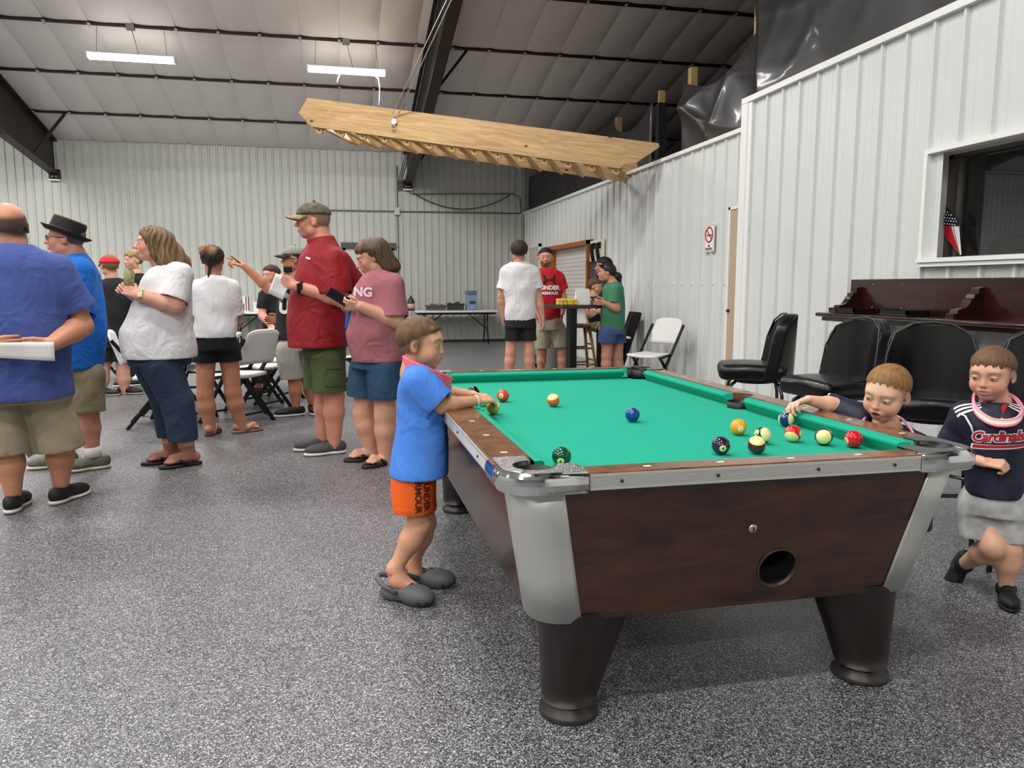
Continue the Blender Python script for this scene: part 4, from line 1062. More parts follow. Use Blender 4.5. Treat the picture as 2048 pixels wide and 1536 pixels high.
# ---- boy leaning on the left rail
KH = .0055
b1 = person(.244, 3.154, 'boy in blue T-shirt and orange shorts leaning on left side of pool table')
H = Head((0.094, 0.000, 1.037), .207, (1, -.30, -.06), child=True)
sk = chain([(0.065, 0.010, 0.967), (0.064, 0.010, 0.913), (0.081, 0.000, 0.807), (0.064, 0.000, 0.536)], [.048, .052, .062, .07], .03)
nearA = [(0.079, -0.090, 0.876), (0.165, -0.100, 0.796), (0.314, -0.030, 0.804)]; farA = [(0.106, 0.120, 0.858), (0.174, 0.140, 0.817), (0.312, 0.100, 0.809)]
sk += H.prims()+arm(*nearA, .66)+arm(*farA, .66)
hn, fb1 = hand(nearA[2], np.array(nearA[2])-np.array(nearA[1])+(0.02, .02, -.004), (0, .35, -1), .74, (.6, .65, .7, .75), .6, 1, .5)
hf, fb2 = hand(farA[2], np.array(farA[2])-np.array(farA[1])+(0.02, 0, -.01), (0, -.4, -1), .70, (.6, .6, .65, .7), .5, -1)
sk += hn+hf
kn, an = (0.071, -0.070, 0.301), (-0.029, -0.070, 0.120); kf, af = (0.100, 0.060, 0.268), (0.046, 0.080, 0.082)
sk += leg((0.064, -0.070, 0.510), kn, an, .72)+leg((0.078, 0.070, 0.476), kf, af, .72)
sk += [cone(an, (-0.016, -0.080, 0.076), .034, .035, .02), cone((-0.016, -0.080, 0.076), (0.046, -0.100, 0.038), .034, .030, .02), cone(af, (0.058, 0.060, 0.040), .034, .035, .02)]
def fade(H, hc, a=.55, lo=.20):
    def paint(V, c):
        q = (V-H.c)/H.hh; f, s, u = q@H.f, q@H.s, q@H.u
        m = np.clip((u-(.02+.55*f)+lo)/.22, 0, 1)*(np.linalg.norm(q, axis=1) < .75)*np.clip((.16-f+np.clip(u-.10, 0, 1)*1.0)/.08, 0, 1)*np.clip((u+.38)/.1, 0, 1)*np.clip((np.abs(s)-.405)/-.012, 0, 1)
        c[:] = c*(1-a*m[:, None])+np.array(hc)*a*m[:, None]
    return paint
body(b1, sk, H, .006, .0032, [(fb1[0], fb1[1], .003), (fb2[0], fb2[1], .003)], 'd8a080', brow=(.16, .09, .05), eye=(.08, .06, .05), look=(.4, -.6), paint=fade(H, (.155, .092, .055), .9, .26))
hairb = M('light brown hair', '6e5138', .7, noise=(60, .4, (1, 1, .3)), bump=(70, .3, (1, 1, .25)))
fr = [H.E((.27, y_, .31), (.06, .06, .045), .05) for y_ in (-.2, -.1, 0, .1, .2)]
hp = short_hair(H, .035, .28, -.12, fr, w=.34, teeth=.008)
sdf_obj('hair', hp, .0035, hairb, b1, disp=hair_noise(H, .006, 44), smooth=1)
blue_t = cloth('blue cotton', '4a86e0', .85)
sh1 = shirt(b1, [(0.948, 0.076, 0.056, 0.075, 0.010), (0.904, 0.091, 0.082, 0.115, 0.020), (0.847, 0.092, 0.096, 0.125, 0.010), (0.745, 0.091, 0.101, 0.125, 0.000), (0.630, 0.086, 0.112, 0.140, 0.000), (0.506, 0.075, 0.123, 0.168, 0.000)],
      [((0.076, -0.085, 0.890), (0.161, -0.105, 0.809), .066, .068), ((0.110, 0.100, 0.866), (0.183, 0.140, 0.811), .062, .060)], blue_t, .0065, ((0.052, 0.020, 0.912), (0.062, 0.020, 0.980), .056), None, .0035, 3)
# hem drops open
lei_pink = M('pink plastic lei', 'f0697c', .3, noise=(30, .2), emit=.06)
for k in range(5):
    o_ = k*.009-.016; neckring('necklace', b1, [np.array((0.023, 0.020, 0.962))+(0, 0, o_), np.array((0.057, -0.075, 0.949))+(0, 0, o_), np.array((0.127, -0.085, 0.915))+(.002*k, 0, o_), np.array((0.192, -0.030, 0.879))+(.004*k, 0, o_), np.array((0.191, 0.060, 0.872))+(0, 0, o_), np.array((0.111, 0.120, 0.905))+(0, 0, o_), np.array((0.048, 0.090, 0.943))+(0, 0, o_)], .008, lei_pink)
orange = cloth('orange mesh shorts', 'f5661a', .6)
sho = shorts(b1, [(0.515, 0.061, 0.098, 0.120, 0.000), (0.462, 0.052, 0.094, 0.130, 0.000), (0.419, 0.052, 0.090, 0.130, 0.000)], [((0.050, -0.065, 0.479), (0.048, -0.070, 0.361), .085, .083), ((0.069, 0.065, 0.445), (0.075, 0.065, 0.325), .08, .078)], orange, .0065, .003, 5)
decal('shorts_lettering', text_mesh('UNDER', .034, .001), M('dark print', '3a2320', .6), sho, sho, (0.101, -0.150, 0.435), (0, 0, -1), (1, 0, 0))
decal('shorts_lettering', text_mesh('ARMOUR', .036, .001), M('dark print', '3a2320', .6), sho, sho, (0.067, -0.150, 0.449), (0, 0, -1), (1, 0, 0))
decal('shirt_lettering', text_mesh('CU', .08, .004), M('pale print', '7fb0e8', .6), sh1, sh1, (0.185, -0.010, 0.665), (.25, 1, 0), (0, 0, 1))
ygold = M('gold print', 'b9a534', .6)
decal('shirt_emblem', poly_mesh([[(-.02, -.015), (.02, -.015), (.028, .01), (.01, .006), (0, .022), (-.01, .006), (-.028, .01)]]), ygold, sh1, sh1, (0.185, -0.010, 0.719), (.25, 1, 0), (0, 0, 1))
wrist_band(b1, 'bracelet', np.array(nearA[2])+(0.0, 0, 0), np.array(nearA[2])+(np.array(nearA[2])-np.array(nearA[1])), .0225, .006, M('pearl bracelet', 'efe3c8', .3))
clog_m = M('grey foam clog', '56585a', .6); clog_d = M('clog hole', '17181a', .8)
def clog(par, an, d, sc, z0=0., sock=None):
    an = np.array(an, float); d = unit((d[0], d[1], 0)); s = np.array((-d[1], d[0], 0)); S = .21*sc; b = np.array((an[0], an[1], z0)); w = np.array((0, 0, 1.)); Rm = np.stack([d, s, w], 1)
    L = [ell(b+d*.50*S+w*.16*S, (.40*S, .27*S, .20*S), Rm, .05*S), cone(b+d*.1*S+w*.18*S, b+d*.55*S+w*.14*S, .19*S, .17*S, .05*S), ell(b-d*.02*S+w*.10*S, (.33*S, .22*S, .13*S), Rm, .05*S), plane_cut(b+w*.002, -w), cone(b-d*.05*S+w*.40*S, b+d*.16*S+w*.36*S, .20*S, .18*S, .01*S, 's')]
    o = sdf_obj('clog', L, .004, clog_m, par, smooth=1)
    MB().tube([b+d*.20*S+s*.23*S+w*.22*S, b+d*-.1*S+s*.24*S+w*.30*S, b-d*.34*S+s*.12*S+w*.38*S, b-d*.40*S+w*.40*S, b-d*.34*S-s*.12*S+w*.38*S, b-d*.1*S-s*.24*S+w*.30*S, b+d*.20*S-s*.23*S+w*.22*S], [.008, .011, .012, .012, .012, .011, .008], 8).build('heel_strap', clog_m, o)
    mb = MB()
    for i in range(5):
        a = (i-2)*.5; p = b+d*(.50+.37*math.cos(a))*S+s*.255*S*math.sin(a)+w*.10*S; mb.box((p[0]-.006, p[1]-.006, p[2]-.005), (p[0]+.006, p[1]+.006, p[2]+.005))
    for i, j in ((0, 0), (1, -.7), (1, .7), (2, 0), (2, -1.2), (2, 1.2)):
        p = b+d*(.40+.11*i)*S+s*.10*S*j+w*(.355-.035*i-.03*abs(j))*S; mb.lathe([(.006, -.006), (.006, .0035), (.003, .0036)], 8, tuple(p))
    mb.build('vent_holes', clog_d, o)
    if sock: MB().lathe([(.034, -.03), (.036, -.005), (.036, .005), (.033, .008)], 16, tuple(an+(0, 0, -.005))).build('sock', sock, o)
    return o
sock_m = M('coral ankle sock', 'e58d78', .8)
clog(b1, (-0.030, -0.080, 0.077), (.72, -.55), 1.0, 0, None); clog(b1, (0.045, 0.060, 0.040), (.85, -.30), 1.0, 0, None)
for p_, q_ in ((an, kn), (af, kf)): wrist_band(b1, 'sock', np.array(p_)+(0, 0, -.008), np.array(q_), .036, .034, sock_m)

# ---- boy reaching over the right rail
b2 = person(2.06, 2.52, 'small boy with red hair reaching over right rail to grip striped ball')
H = Head((-0.026, -0.040, 0.871), .202, (-.42, -1, -.30), (.10, -.12, 1), child=True, open_mouth=.06)
sk = chain([(-0.021, 0.020, 0.739), (0.005, 0.060, 0.666), (.02, .10, .50), (.03, .10, .36)], [.052, .056, .07, .075], .03)+H.prims()
ra = [(-0.112, 0.060, 0.762), (-0.206, 0.080, 0.792), (-0.304, -0.010, 0.822)]; la = [(.11, .08, .66), (.10, .12, .50), (.02, .05, .42)]
sk += arm(*ra, .64)+arm(*la, .62)
hr, fb1 = hand(ra[2], np.array((-0.381, -0.085, 0.803))-np.array(ra[2]), (.35, -.1, -1), .74, (.95, .9, .9, .95), .9, -1, .9)
hl2, fb2 = hand(la[2], (-.6, -.5, -.4), (-.3, -.3, -1), .70, (.6, .6, .6, .6), .4, 1)
sk += hr+hl2+leg((-.03, .12, .40), (-.10, .06, .24), (-.08, -.06, .07), .66)+leg((.06, .14, .40), (.0, .20, .22), (-.06, .26, .06), .66)
redhair = (.30, .15, .06)
body(b2, sk, H, .006, .003, [(fb1[0], fb1[1], .0028)], 'e9b699', lip='cf8478', brow=(.45, .27, .17), eye=(.06, .05, .05), look=(-.4, -1), paint=fade(H, (.26, .145, .07), .85, .16))
hair2 = M('ginger hair', '93693c', .65, noise=(55, .35, (1, 1, .3)), bump=(70, .3, (1, 1, .25)))
sdf_obj('hair', short_hair(H, .032, .31, -.12, w=.32, teeth=.03), .0035, hair2, b2, disp=hair_noise(H, .006, 40), smooth=1)
navy = cloth('navy jersey', '14182e', .6)
shirt(b2, [(.735, .0, .062, .06, .035), (.70, .01, .105, .08, .05), (.64, .02, .128, .09, .06), (.56, .02, .13, .10, .08), (.45, .03, .13, .11, .10), (.33, .03, .135, .12, .11)], [((-0.097, 0.060, 0.743), (-0.239, 0.120, 0.780), .066, .056), ((.10, .08, .64), (.10, .11, .54), .06, .06)], navy, .0065, ((-0.005, 0.040, 0.694), (-0.028, 0.000, 0.771), .060), None, .003, 8, extra=[cone((-0.040, 0.050, 0.689), (-0.111, 0.060, 0.736), .06, .06, .04)])
cuff = M('white cuff', 'e8dcd8', .7); wrist_band(b2, 'cuff', (-0.239, 0.120, 0.780), (-0.345, 0.100, 0.792), .056, .010, cuff)
MB().tube([(-0.064, -0.060, 0.691), (0.013, -0.070, 0.688), (0.066, -0.020, 0.703)], .012, 8).build('red_piping', M('red trim', 'c01f2b', .7), b2)
lei2 = M('pink glow necklace', 'e79ab8', .3, emit=.08)
neckring('necklace', b2, [(-0.098, -0.020, 0.763), (-0.103, -0.060, 0.688), (-0.059, -0.100, 0.632), (0.033, -0.090, 0.639), (0.076, -0.040, 0.704), (0.046, 0.000, 0.756), (0.008, 0.080, 0.768), (-0.063, 0.090, 0.755)], .005, lei2)
shorts(b2, [(.42, .03, .12, .11, .11), (.34, .03, .125, .115, .12)], [((-.10, .06, .25), (-.082, -.05, .09), .058, .05), ((.0, .20, .24), (-.055, .25, .09), .058, .05)], M('black shorts', '17171a', .8), .007, .003, 3, name='trousers', mid=[((-.03, .12, .36), (-.10, .06, .25), .075, .06), ((.06, .14, .36), (.0, .20, .24), .075, .06)])
for a_, d_ in (((-.08, -.06, .06), (.25, -.9)), ((-.06, .26, .06), (-.3, -.9))): shoe(b2, a_, d_, .62, M('black kids shoe', '151516', .6), M('black sole', '0d0d0d', .7), .005)

# ---- boy in the jersey walking past the far right corner
b3 = person(2.633, 2.557, 'boy in navy Cardinals jersey and grey camouflage shorts walking past the right corner')
H = Head((-0.072, -0.010, 0.918), .207, (-.30, -1, -.16), (-.02, -.1, 1), child=True)
sk = chain([(-0.059, 0.020, 0.840), (-0.048, 0.030, 0.778), (-0.053, 0.000, 0.668), (-0.032, 0.000, 0.431)], [.050, .054, .07, .08], .03)+H.prims()
ra = [(-0.162, 0.000, 0.716), (-0.186, 0.030, 0.581), (-0.072, -0.130, 0.577)]; la = [(0.054, 0.030, 0.726), (0.095, 0.060, 0.582), (0.100, 0.020, 0.446)]
sk += arm(*ra, .66)+arm(*la, .66)
hr, fb1 = hand(ra[2], (1, -.12, .02), (.1, .5, -1), .70, (1.25, 1.3, 1.35, 1.35), .8, 1)
hl3, fb2 = hand(la[2], (0, -.1, -1), (-1, 0, 0), .68, (.4, .4, .5, .5), .3, 1)
kn, an = (-0.021, -0.100, 0.229), (-0.120, 0.080, 0.084); kf, af = (0.035, -0.050, 0.215), (0.036, -0.030, 0.044)
sk += hr+hl3+leg((-0.075, 0.000, 0.393), kn, an, .70)+leg((0.017, 0.000, 0.407), kf, af, .72)
body(b3, sk, H, .006, .003, [(fb1[0], fb1[1], .0028)], 'deab8e', lip='b5696a', brow=(.22, .13, .08), eye=(.06, .045, .04), look=(-.3, -.8), paint=fade(H, (.18, .11, .065), .85, .16))
hair3 = M('brown fringe hair', '72533a', .65, noise=(60, .35, (1, 1, .3)), bump=(70, .3, (1, 1, .25)))
sdf_obj('hair', short_hair(H, .032, .22, -.06, w=.22, teeth=.035), .0035, hair3, b3, disp=hair_noise(H, .006, 44), smooth=1)
jersey = shirt(b3, [(0.810, -0.051, 0.038, 0.085, 0.020), (0.773, -0.050, 0.092, 0.105, 0.020), (0.719, -0.048, 0.122, 0.115, 0.010), (0.628, -0.042, 0.112, 0.115, 0.000), (0.525, -0.036, 0.107, 0.120, 0.000), (0.431, -0.032, 0.105, 0.125, 0.000)],
    [((-0.150, 0.000, 0.738), (-0.191, 0.020, 0.591), .066, .072), ((0.050, 0.020, 0.741), (0.090, 0.050, 0.603), .064, .068)], navy, .006, ((-0.048, 0.020, 0.779), (-0.060, 0.020, 0.855), .058), None, .003, 11)
redp = M('red script', 'b0182c', .6); whp = M('white outline', 'e9e4e4', .6)
oc = np.array((-0.034, -0.200, 0.679)); rt = (1, 0, .10)
me_ = text_mesh('Cardinals', .056, .0052, .22, spacing=.86); decal('script_outline', me_, whp, jersey, jersey, oc, rt, (-.10, 0, 1), .0015, .010)
me_ = text_mesh('Cardinals', .056, .0016, .22, spacing=.86); decal('script_lettering', me_, redp, jersey, jersey, oc, rt, (-.10, 0, 1), .003, .010)
sw = [(-.092, -.046), (-.085, -.026), (.0, -.030), (.085, -.030), (.10, -.022), (.088, -.046), (0, -.046)]
decal('script_swoosh', poly_mesh([[(x*1.05, y*1.06+.001) for x, y in sw]]), whp, jersey, jersey, oc, rt, (-.10, 0, 1), .0015, .010)
decal('script_swoosh', poly_mesh([[(x*.97, (y+.036)*.7-.036) for x, y in sw]]), redp, jersey, jersey, oc, rt, (-.10, 0, 1), .003, .010)
decal('chest_logo', poly_mesh([[(-.014, -.006), (-.006, -.006), (-.001, .004), (-.006, .004)], [(0, -.006), (.006, -.006), (.0, .011), (-.004, .006)], [(.008, -.006), (.014, -.006), (.004, .009), (.002, .006)]]), whp, jersey, jersey, (-0.025, -0.200, 0.746), (1, 0, 0), (0, 0, 1), .002)
for k in range(3):
    q_ = [[(-.045, -.0045+k*.017), (.05, -.0045+k*.017), (.05, .0045+k*.017), (-.045, .0045+k*.017)]]
    decal('shoulder_stripe', poly_mesh(q_), whp, jersey, jersey, (-0.138, -0.060, 0.760), (.88, 0, .47), (-.25, .8, .5), .003)
    decal('shoulder_stripe', poly_mesh(q_), whp, jersey, jersey, (0.034, -0.050, 0.778), (.88, 0, -.47), (.25, .8, .5), .003)
MB().tube([(-0.177, -0.050, 0.755), (-0.150, -0.085, 0.750), (-0.126, -0.110, 0.715), (-0.117, -0.115, 0.688)], .004, 6).build('sleeve_piping', whp, b3)
decal('collar_point', poly_mesh([[(-.004, -.035), (.026, .02), (.018, .03), (-.012, -.01)]]), redp, jersey, jersey, (-0.019, -0.200, 0.805), (1, 0, 0), (0, 0, 1), .004)
for k, (c_, r_) in enumerate((('f29ab5', .006), ('cfe88e', .0045), ('f3d6e6', .005), ('ef7f95', .005))):
    o_ = np.array((0, -.004*k, -.007*k)); m_ = M('necklace '+c_, c_, .3, emit=.08)
    neckring('necklace', b3, [np.array((-0.128, 0.000, 0.827))+o_*.3, np.array((-0.115, -0.070, 0.786))+o_, np.array((-0.055, -0.125, 0.752))+o_, np.array((0.016, -0.120, 0.758))+o_, np.array((0.041, -0.050, 0.790))+o_, np.array((0.014, 0.030, 0.824))+o_*.3, np.array((-0.043, 0.090, 0.840))+o_*.2, np.array((-0.106, 0.070, 0.837))+o_*.2], r_, m_)
camo = M('grey camouflage', 'b9b9b6', .8, noise=(14, .42), bump=(9, .4))
shorts(b3, [(0.462, -0.036, 0.100, 0.115, 0.000), (0.400, -0.031, 0.104, 0.120, 0.000), (0.354, -0.025, 0.104, 0.120, 0.000)], [((-0.078, 0.000, 0.382), (-0.064, -0.040, 0.244), .082, .080), ((0.022, 0.000, 0.397), (0.036, -0.020, 0.248), .082, .080)], camo, .006, .004, 7)
bk = M('black kids shoe', '151516', .6); bsole = M('black sole', '0d0d0d', .7)
shoe(b3, (-0.152, 0.100, 0.090), (-.75, -.5), .72, bk, bsole, .005, 0., 1.05); shoe(b3, np.array((0.040, -0.030, 0.045)), (.12, -1), .74, bk, bsole, .005, 0., 0., .05, M('shoe straps', '2a2a2c', .5))
for p_, q_ in ((af, kf), (an, kn)): wrist_band(b3, 'sock', p_, q_, .036, .03, M('black sock', '161618', .8))
# ================================================================== ADULTS NEAR THE LEFT
khaki = cloth('khaki cotton', '9c9178', .85); khaki2 = cloth('tan cotton', '8f8266', .85)
paper_m = M('white paper', 'eceae6', .7); paper_l = M('grey print', 'c2c2c0', .8)
def paper(par, corners, name='paper', lines=9):
    """sheet through 4 corners (tl, tr, br, bl) with printed lines"""
    c = [np.array(p, float) for p in corners]
    def P(u, v): return tuple((c[0]*(1-u)+c[1]*u)*(1-v)+(c[3]*(1-u)+c[2]*u)*v)
    n = unit(np.cross(c[1]-c[0], c[3]-c[0])); 
    o = sheet(MB().grid(lambda u, v: tuple(np.array(P(u, v))+n*.006*math.sin(3*u+v)), 8, 4).build(name, paper_m, par), .0012)
    mb = MB()
    for sg in (1, -1):
        for i in range(lines):
            v0 = .12+.78*i/lines; q = [tuple(np.array(P(u, v))+n*(.006*math.sin(3*u+v)+sg*.0025)) for u, v in ((.08, v0), (.92, v0), (.92, v0+.018), (.08, v0+.018))]; mb.add(q, [(0, 1, 2, 3)])
    mb.build('printed_lines', paper_l, o); return o
blk_sh = M('black trainer', '1a1b1e', .6); wsole = M('white sole', 'd9d6cf', .6); graysole = M('grey sole', '8e8a82', .6)

# ---- bald man, back view, hands behind him
p = person(-1.71, 4.856, 'bald man in slate blue T-shirt, back turned, holding paper behind him')
H = Head((-0.032, 0.000, 1.598), .245, (.12, 1, 0), fat=1)
sk = chain([(-0.041, -0.010, 1.527), (-0.039, 0.000, 1.454), (-0.041, 0.000, 1.193), (-0.059, 0.000, 0.746)], [.075, .085, .13, .13], .05)+H.prims()
ra = [(0.193, 0.000, 1.347), (0.285, -0.020, 1.041), (0.125, -0.300, 0.961)]; la = [(-0.242, 0.000, 1.343), (-0.338, -0.050, 1.078), (-0.174, -0.310, 0.968)]
sk += arm(*ra, 1.35)+arm(*la, 1.35)
h1, f1 = hand(ra[2], (-1, -.12, -.02), (0, 1, 0), 1.05, (.5, .5, .5, .6), .4, 1); h2, f2 = hand(la[2], (1, -.1, .05), (0, 1, 0), 1.05, (.3, .3, .3, .3), .3, -1)
sk += h1+h2+leg((-0.129, 0.000, 0.695), (-0.115, 0.000, 0.352), (-0.113, 0.000, 0.105), 1.18)+leg((0.093, 0.000, 0.679), (0.136, 0.030, 0.348), (0.127, 0.060, 0.117), 1.18)
def ringhair(V, c, H=H):
    q = (V-H.c)/H.hh; f, s, u = q@H.f, q@H.s, q@H.u; m = np.clip((.24-u+.25*(f+.3))/.10, 0, 1)*np.clip((u+.30)/.08, 0, 1)*(f < .12)*(np.linalg.norm(q, axis=1) < .7)*(np.abs(s) < .40); c[:] = c*(1-.9*m[:, None])+np.array((.075, .052, .038))*.9*m[:, None]
body(p, sk, H, .009, .005, [(f1[0], f1[1], .0045), (f2[0], f2[1], .0045)], 'c98c6c', paint=ringhair)
slate = cloth('slate blue cotton', '47599a', .9)
shirt(p, [(1.500, -0.033, 0.095, 0.110, 0.000), (1.463, -0.022, 0.163, 0.160, 0.000), (1.392, -0.018, 0.239, 0.190, 0.000), (1.248, -0.016, 0.272, 0.210, 0.000), (1.082, -0.035, 0.270, 0.230, 0.000), (0.858, -0.045, 0.276, 0.250, 0.000), (0.652, -0.047, 0.280, 0.255, 0.000)], [((0.178, 0.000, 1.347), (0.278, -0.010, 1.127), .105, .108), ((-0.229, 0.000, 1.343), (-0.323, -0.010, 1.137), .105, .108)], slate, .010, ((-0.038, 0.000, 1.468), (-0.037, 0.000, 1.590), .088), None, .006, 21, fz=10)
shorts(p, [(0.731, -0.038, 0.261, 0.210, 0.000), (0.631, -0.042, 0.269, 0.220, 0.000)], [((-0.147, 0.000, 0.640), (-0.130, 0.000, 0.339), .135, .125), ((0.082, 0.000, 0.622), (0.139, 0.010, 0.330), .135, .122)], khaki, .010, .007, 22)
paper(p, [(-0.192, -0.370, 0.983), (0.133, -0.350, 0.974), (0.131, -0.350, 0.872), (-0.197, -0.370, 0.911)], lines=7)
shoe(p, (-0.113, 0.000, 0.105), (.25, .9), 1.08, blk_sh, wsole, .007); shoe(p, (0.127, 0.060, 0.117), (.65, .75), 1.08, blk_sh, wsole, .007)

# ---- man in the pork-pie hat
p = person(-1.77, 5.89, 'man in bright blue T-shirt, glasses and dark pork pie hat')
H = Head((-0.004, 0.000, 1.588), .245, (-1, .22, .06), fat=1)
sk = chain([(0.024, 0.000, 1.514), (0.042, 0.000, 1.430), (0.022, 0.000, 1.107), (-0.001, 0.000, 0.727)], [.078, .085, .12, .12], .05)+H.prims()
la = [(0.057, -0.200, 1.310), (0.017, -0.240, 1.047), (-0.171, -0.200, 1.000)]; ra = [(0.036, 0.200, 1.313), (-0.012, 0.220, 1.030), (-0.168, 0.150, 0.967)]
sk += arm(*la, 1.2)+arm(*ra, 1.2); h1, f1 = hand(la[2], (-1, .1, .1), (0, 1, 0), 1, (.6,)*4, .4, -1); h2, f2 = hand(ra[2], (-1, -.1, .1), (0, -1, 0), 1, (.6,)*4, .4, 1)
sk += h1+h2+leg((0.042, -0.100, 0.699), (0.053, -0.100, 0.386), (0.070, -0.100, 0.119), 1.15)+leg((-0.034, 0.100, 0.684), (-0.083, 0.100, 0.386), (-0.107, 0.120, 0.097), 1.15)
body(p, sk, H, .010, .0055, [], 'd08f78', brow=(.25, .2, .17), blush=.2)
sdf_obj('hair', short_hair(H, .012, .30, -.33), .007, M('grey cropped hair', '55504c', .8), p)
glasses(p, H, M('dark frames', '141414', .3))
hat_m = M('dark brown felt hat', '1f1512', .8, noise=(30, .3)); up_ = unit(H.u*1.0-H.f*.10+np.array((.22, 0, 0)))
hc = H.P(-.01, 0, .14)
ho = empty('hat', (0, 0, 0), parent=p)
lathe_at([(.001, .096), (.088, .092), (.10, .102), (.106, .088), (.112, 0), (.112, -.005)], hc, up_).build('crown', hat_m, ho)
lathe_at([(.10, .0), (.135, -.002), (.160, .016), (.163, .018), (.158, .012), (.13, -.010), (.10, -.008)], hc, up_).build('hat_brim', hat_m, ho)
lathe_at([(.1135, .003), (.1145, .004), (.1135, .028), (.112, .03)], hc, up_).build('hat_band', M('hat band', '120d0c', .6), ho)
brightblue = cloth('bright blue cotton', '0b62b8', .85)
shirt(p, [(1.495, 0.056, 0.057, 0.110, 0.000), (1.447, 0.036, 0.111, 0.170, 0.000), (1.345, 0.032, 0.166, 0.200, 0.000), (1.175, 0.015, 0.201, 0.220, 0.000), (0.970, -0.004, 0.217, 0.240, 0.000), (0.711, -0.028, 0.204, 0.240, 0.000)], [((0.066, -0.180, 1.360), (0.026, -0.230, 1.096), .10, .105), ((0.045, 0.180, 1.365), (-0.003, 0.220, 1.083), .10, .10)], brightblue, .010, ((0.037, 0.000, 1.447), (0.009, 0.000, 1.564), .088), None, .006, 31, fz=9)
shorts(p, [(0.745, -0.014, 0.179, 0.210, 0.000), (0.651, -0.019, 0.179, 0.220, 0.000)], [((0.054, -0.100, 0.657), (0.045, -0.100, 0.414), .13, .115), ((-0.043, 0.100, 0.642), (-0.070, 0.100, 0.395), .13, .115)], khaki2, .010, .006, 32)
sneak = M('grey green trainer', '6c6a5c', .7, noise=(40, .3)); cream_s = M('cream sole', 'cfc9b4', .6)
shoe(p, (0.083, -0.100, 0.118), (-.95, -.12), 1.12, sneak, cream_s, .0075, lace=wsole); shoe(p, (-0.114, 0.120, 0.097), (-.95, -.1), 1.1, sneak, cream_s, .0075)
wrist_band(p, 'sock', (0.071, -0.100, 0.126), (0.060, -0.100, 0.244), .052, .07, M('white sock', 'e2ddd6', .9))

# ---- woman in white T-shirt and capri jeans
p = person(-1.166, 5.832, 'woman in white T-shirt and rolled jeans holding a can near her face')
H = Head((-0.048, 0.000, 1.554), .228, (-1, -.05, .10), fat=.6)
sk = chain([(-0.011, 0.000, 1.476), (0.029, 0.000, 1.398), (0.008, 0.000, 1.104), (-0.040, 0.000, 0.809)], [.068, .072, .12, .13], .05)+H.prims()
la = [(0.112, -0.160, 1.338), (0.077, -0.200, 1.136), (-0.151, -0.200, 1.211)]; ra = [(0.019, 0.140, 1.313), (-0.051, 0.160, 1.101), (-0.198, -0.060, 1.217)]
sk += arm(*la, 1.25)+arm(*ra, 1.1)
h1, f1 = hand(la[2], (-.85, .25, .45), (-.35, .9, .1), .95, (1.0, 1.0, 1.0, 1.0), .6, -1); h2, f2 = hand(ra[2], (-.6, -.5, .5), (-.3, -.9, .1), .95, (.9,)*4, .5, 1)
an1, an2 = (0.108, -0.060, 0.083), (-0.002, 0.090, 0.074)
sk += h1+h2+leg((-0.028, -0.100, 0.729), (0.062, -0.080, 0.424), an1, 1.2)+leg((-0.061, 0.100, 0.712), (-0.012, 0.100, 0.403), an2, 1.2)
ft1, b1_ = foot_prims(an1, (-1, -.28), .98, .026); ft2, b2_ = foot_prims(an2, (-1, -.10), .98, .026); sk += ft1+ft2
body(p, sk, H, .0095, .005, [(f1[0], f1[1], .0045), (b1_[0], b1_[1], .005), (b2_[0], b2_[1], .005)], 'd79c86', brow=(.25, .16, .1), blush=.18)
blond = M('layered blond brown hair', '7d6344', .6, noise=(28, .5, (1, 1, .3)), bump=(40, .6, (1, 1, .3)))
hp = short_hair(H, .05, .24, -.2, [H.E((.16, y_, .30), (.16, .10, .16), .05) for y_ in (-.2, 0, .2)], temple=False)+[cone(H.P(-.2, s_*.26, .1), H.P(-.32, s_*.34, -.45), .20*.228, .24*.228, .05) for s_ in (-1, 1)]+[cone(H.P(-.35, 0, .1), H.P(-.78, 0, -.42), .27*.228, .26*.228, .06), cone(H.P(-.6, 0, -.25), H.P(-1.05, 0, -.75), .24*.228, .12*.228, .05), cone(H.P(-.05, -.40, .1), H.P(-.10, -.38, -.38), .10*.228, .10*.228, .04), cone(H.P(.1, .38, .18), H.P(-.02, .40, -.30), .12*.228, .10*.228, .05)]
sdf_obj('hair', hp, .006, blond, p, disp=hair_noise(H, .022, 24), smooth=1)
white_t = cloth('white cotton', 'dcdad9', .85, .05)
shirt(p, [(1.436, 0.063, 0.064, 0.090, 0.000), (1.395, 0.049, 0.121, 0.150, 0.000), (1.319, 0.030, 0.162, 0.180, 0.000), (1.208, 0.007, 0.183, 0.190, 0.000), (1.087, -0.023, 0.208, 0.200, 0.000), (0.966, -0.048, 0.236, 0.220, 0.000), (0.861, -0.045, 0.245, 0.225, 0.000), (0.777, -0.040, 0.242, 0.225, 0.000)], [((0.119, -0.140, 1.338), (0.060, -0.190, 1.177), .088, .105), ((0.025, 0.140, 1.313), (-0.029, 0.160, 1.143), .09, .10)], white_t, .0095, ((-0.002, 0.000, 1.415), (-0.027, 0.000, 1.534), .078), None, .006, 41, fz=16)
jean = cloth('dark blue denim', '2c3a52', .85, .15)
shorts(p, [(0.826, -0.045, 0.213, 0.195, 0.000), (0.728, -0.045, 0.203, 0.190, 0.000)], [((0.055, -0.080, 0.477), (0.077, -0.070, 0.188), .112, .098), ((-0.009, 0.090, 0.458), (0.007, 0.090, 0.194), .112, .095)], jean, .0095, .004, 42, name='jeans', mid=[((-0.043, -0.090, 0.736), (0.055, -0.080, 0.470), .135, .112), ((-0.083, 0.090, 0.721), (-0.009, 0.090, 0.451), .135, .112)])
ff = M('black flip flop', '1c1512', .6)
flipflop(p, an1, (-1, -.28), 1.0, ff); flipflop(p, an2, (-1, -.10), 1.0, ff)
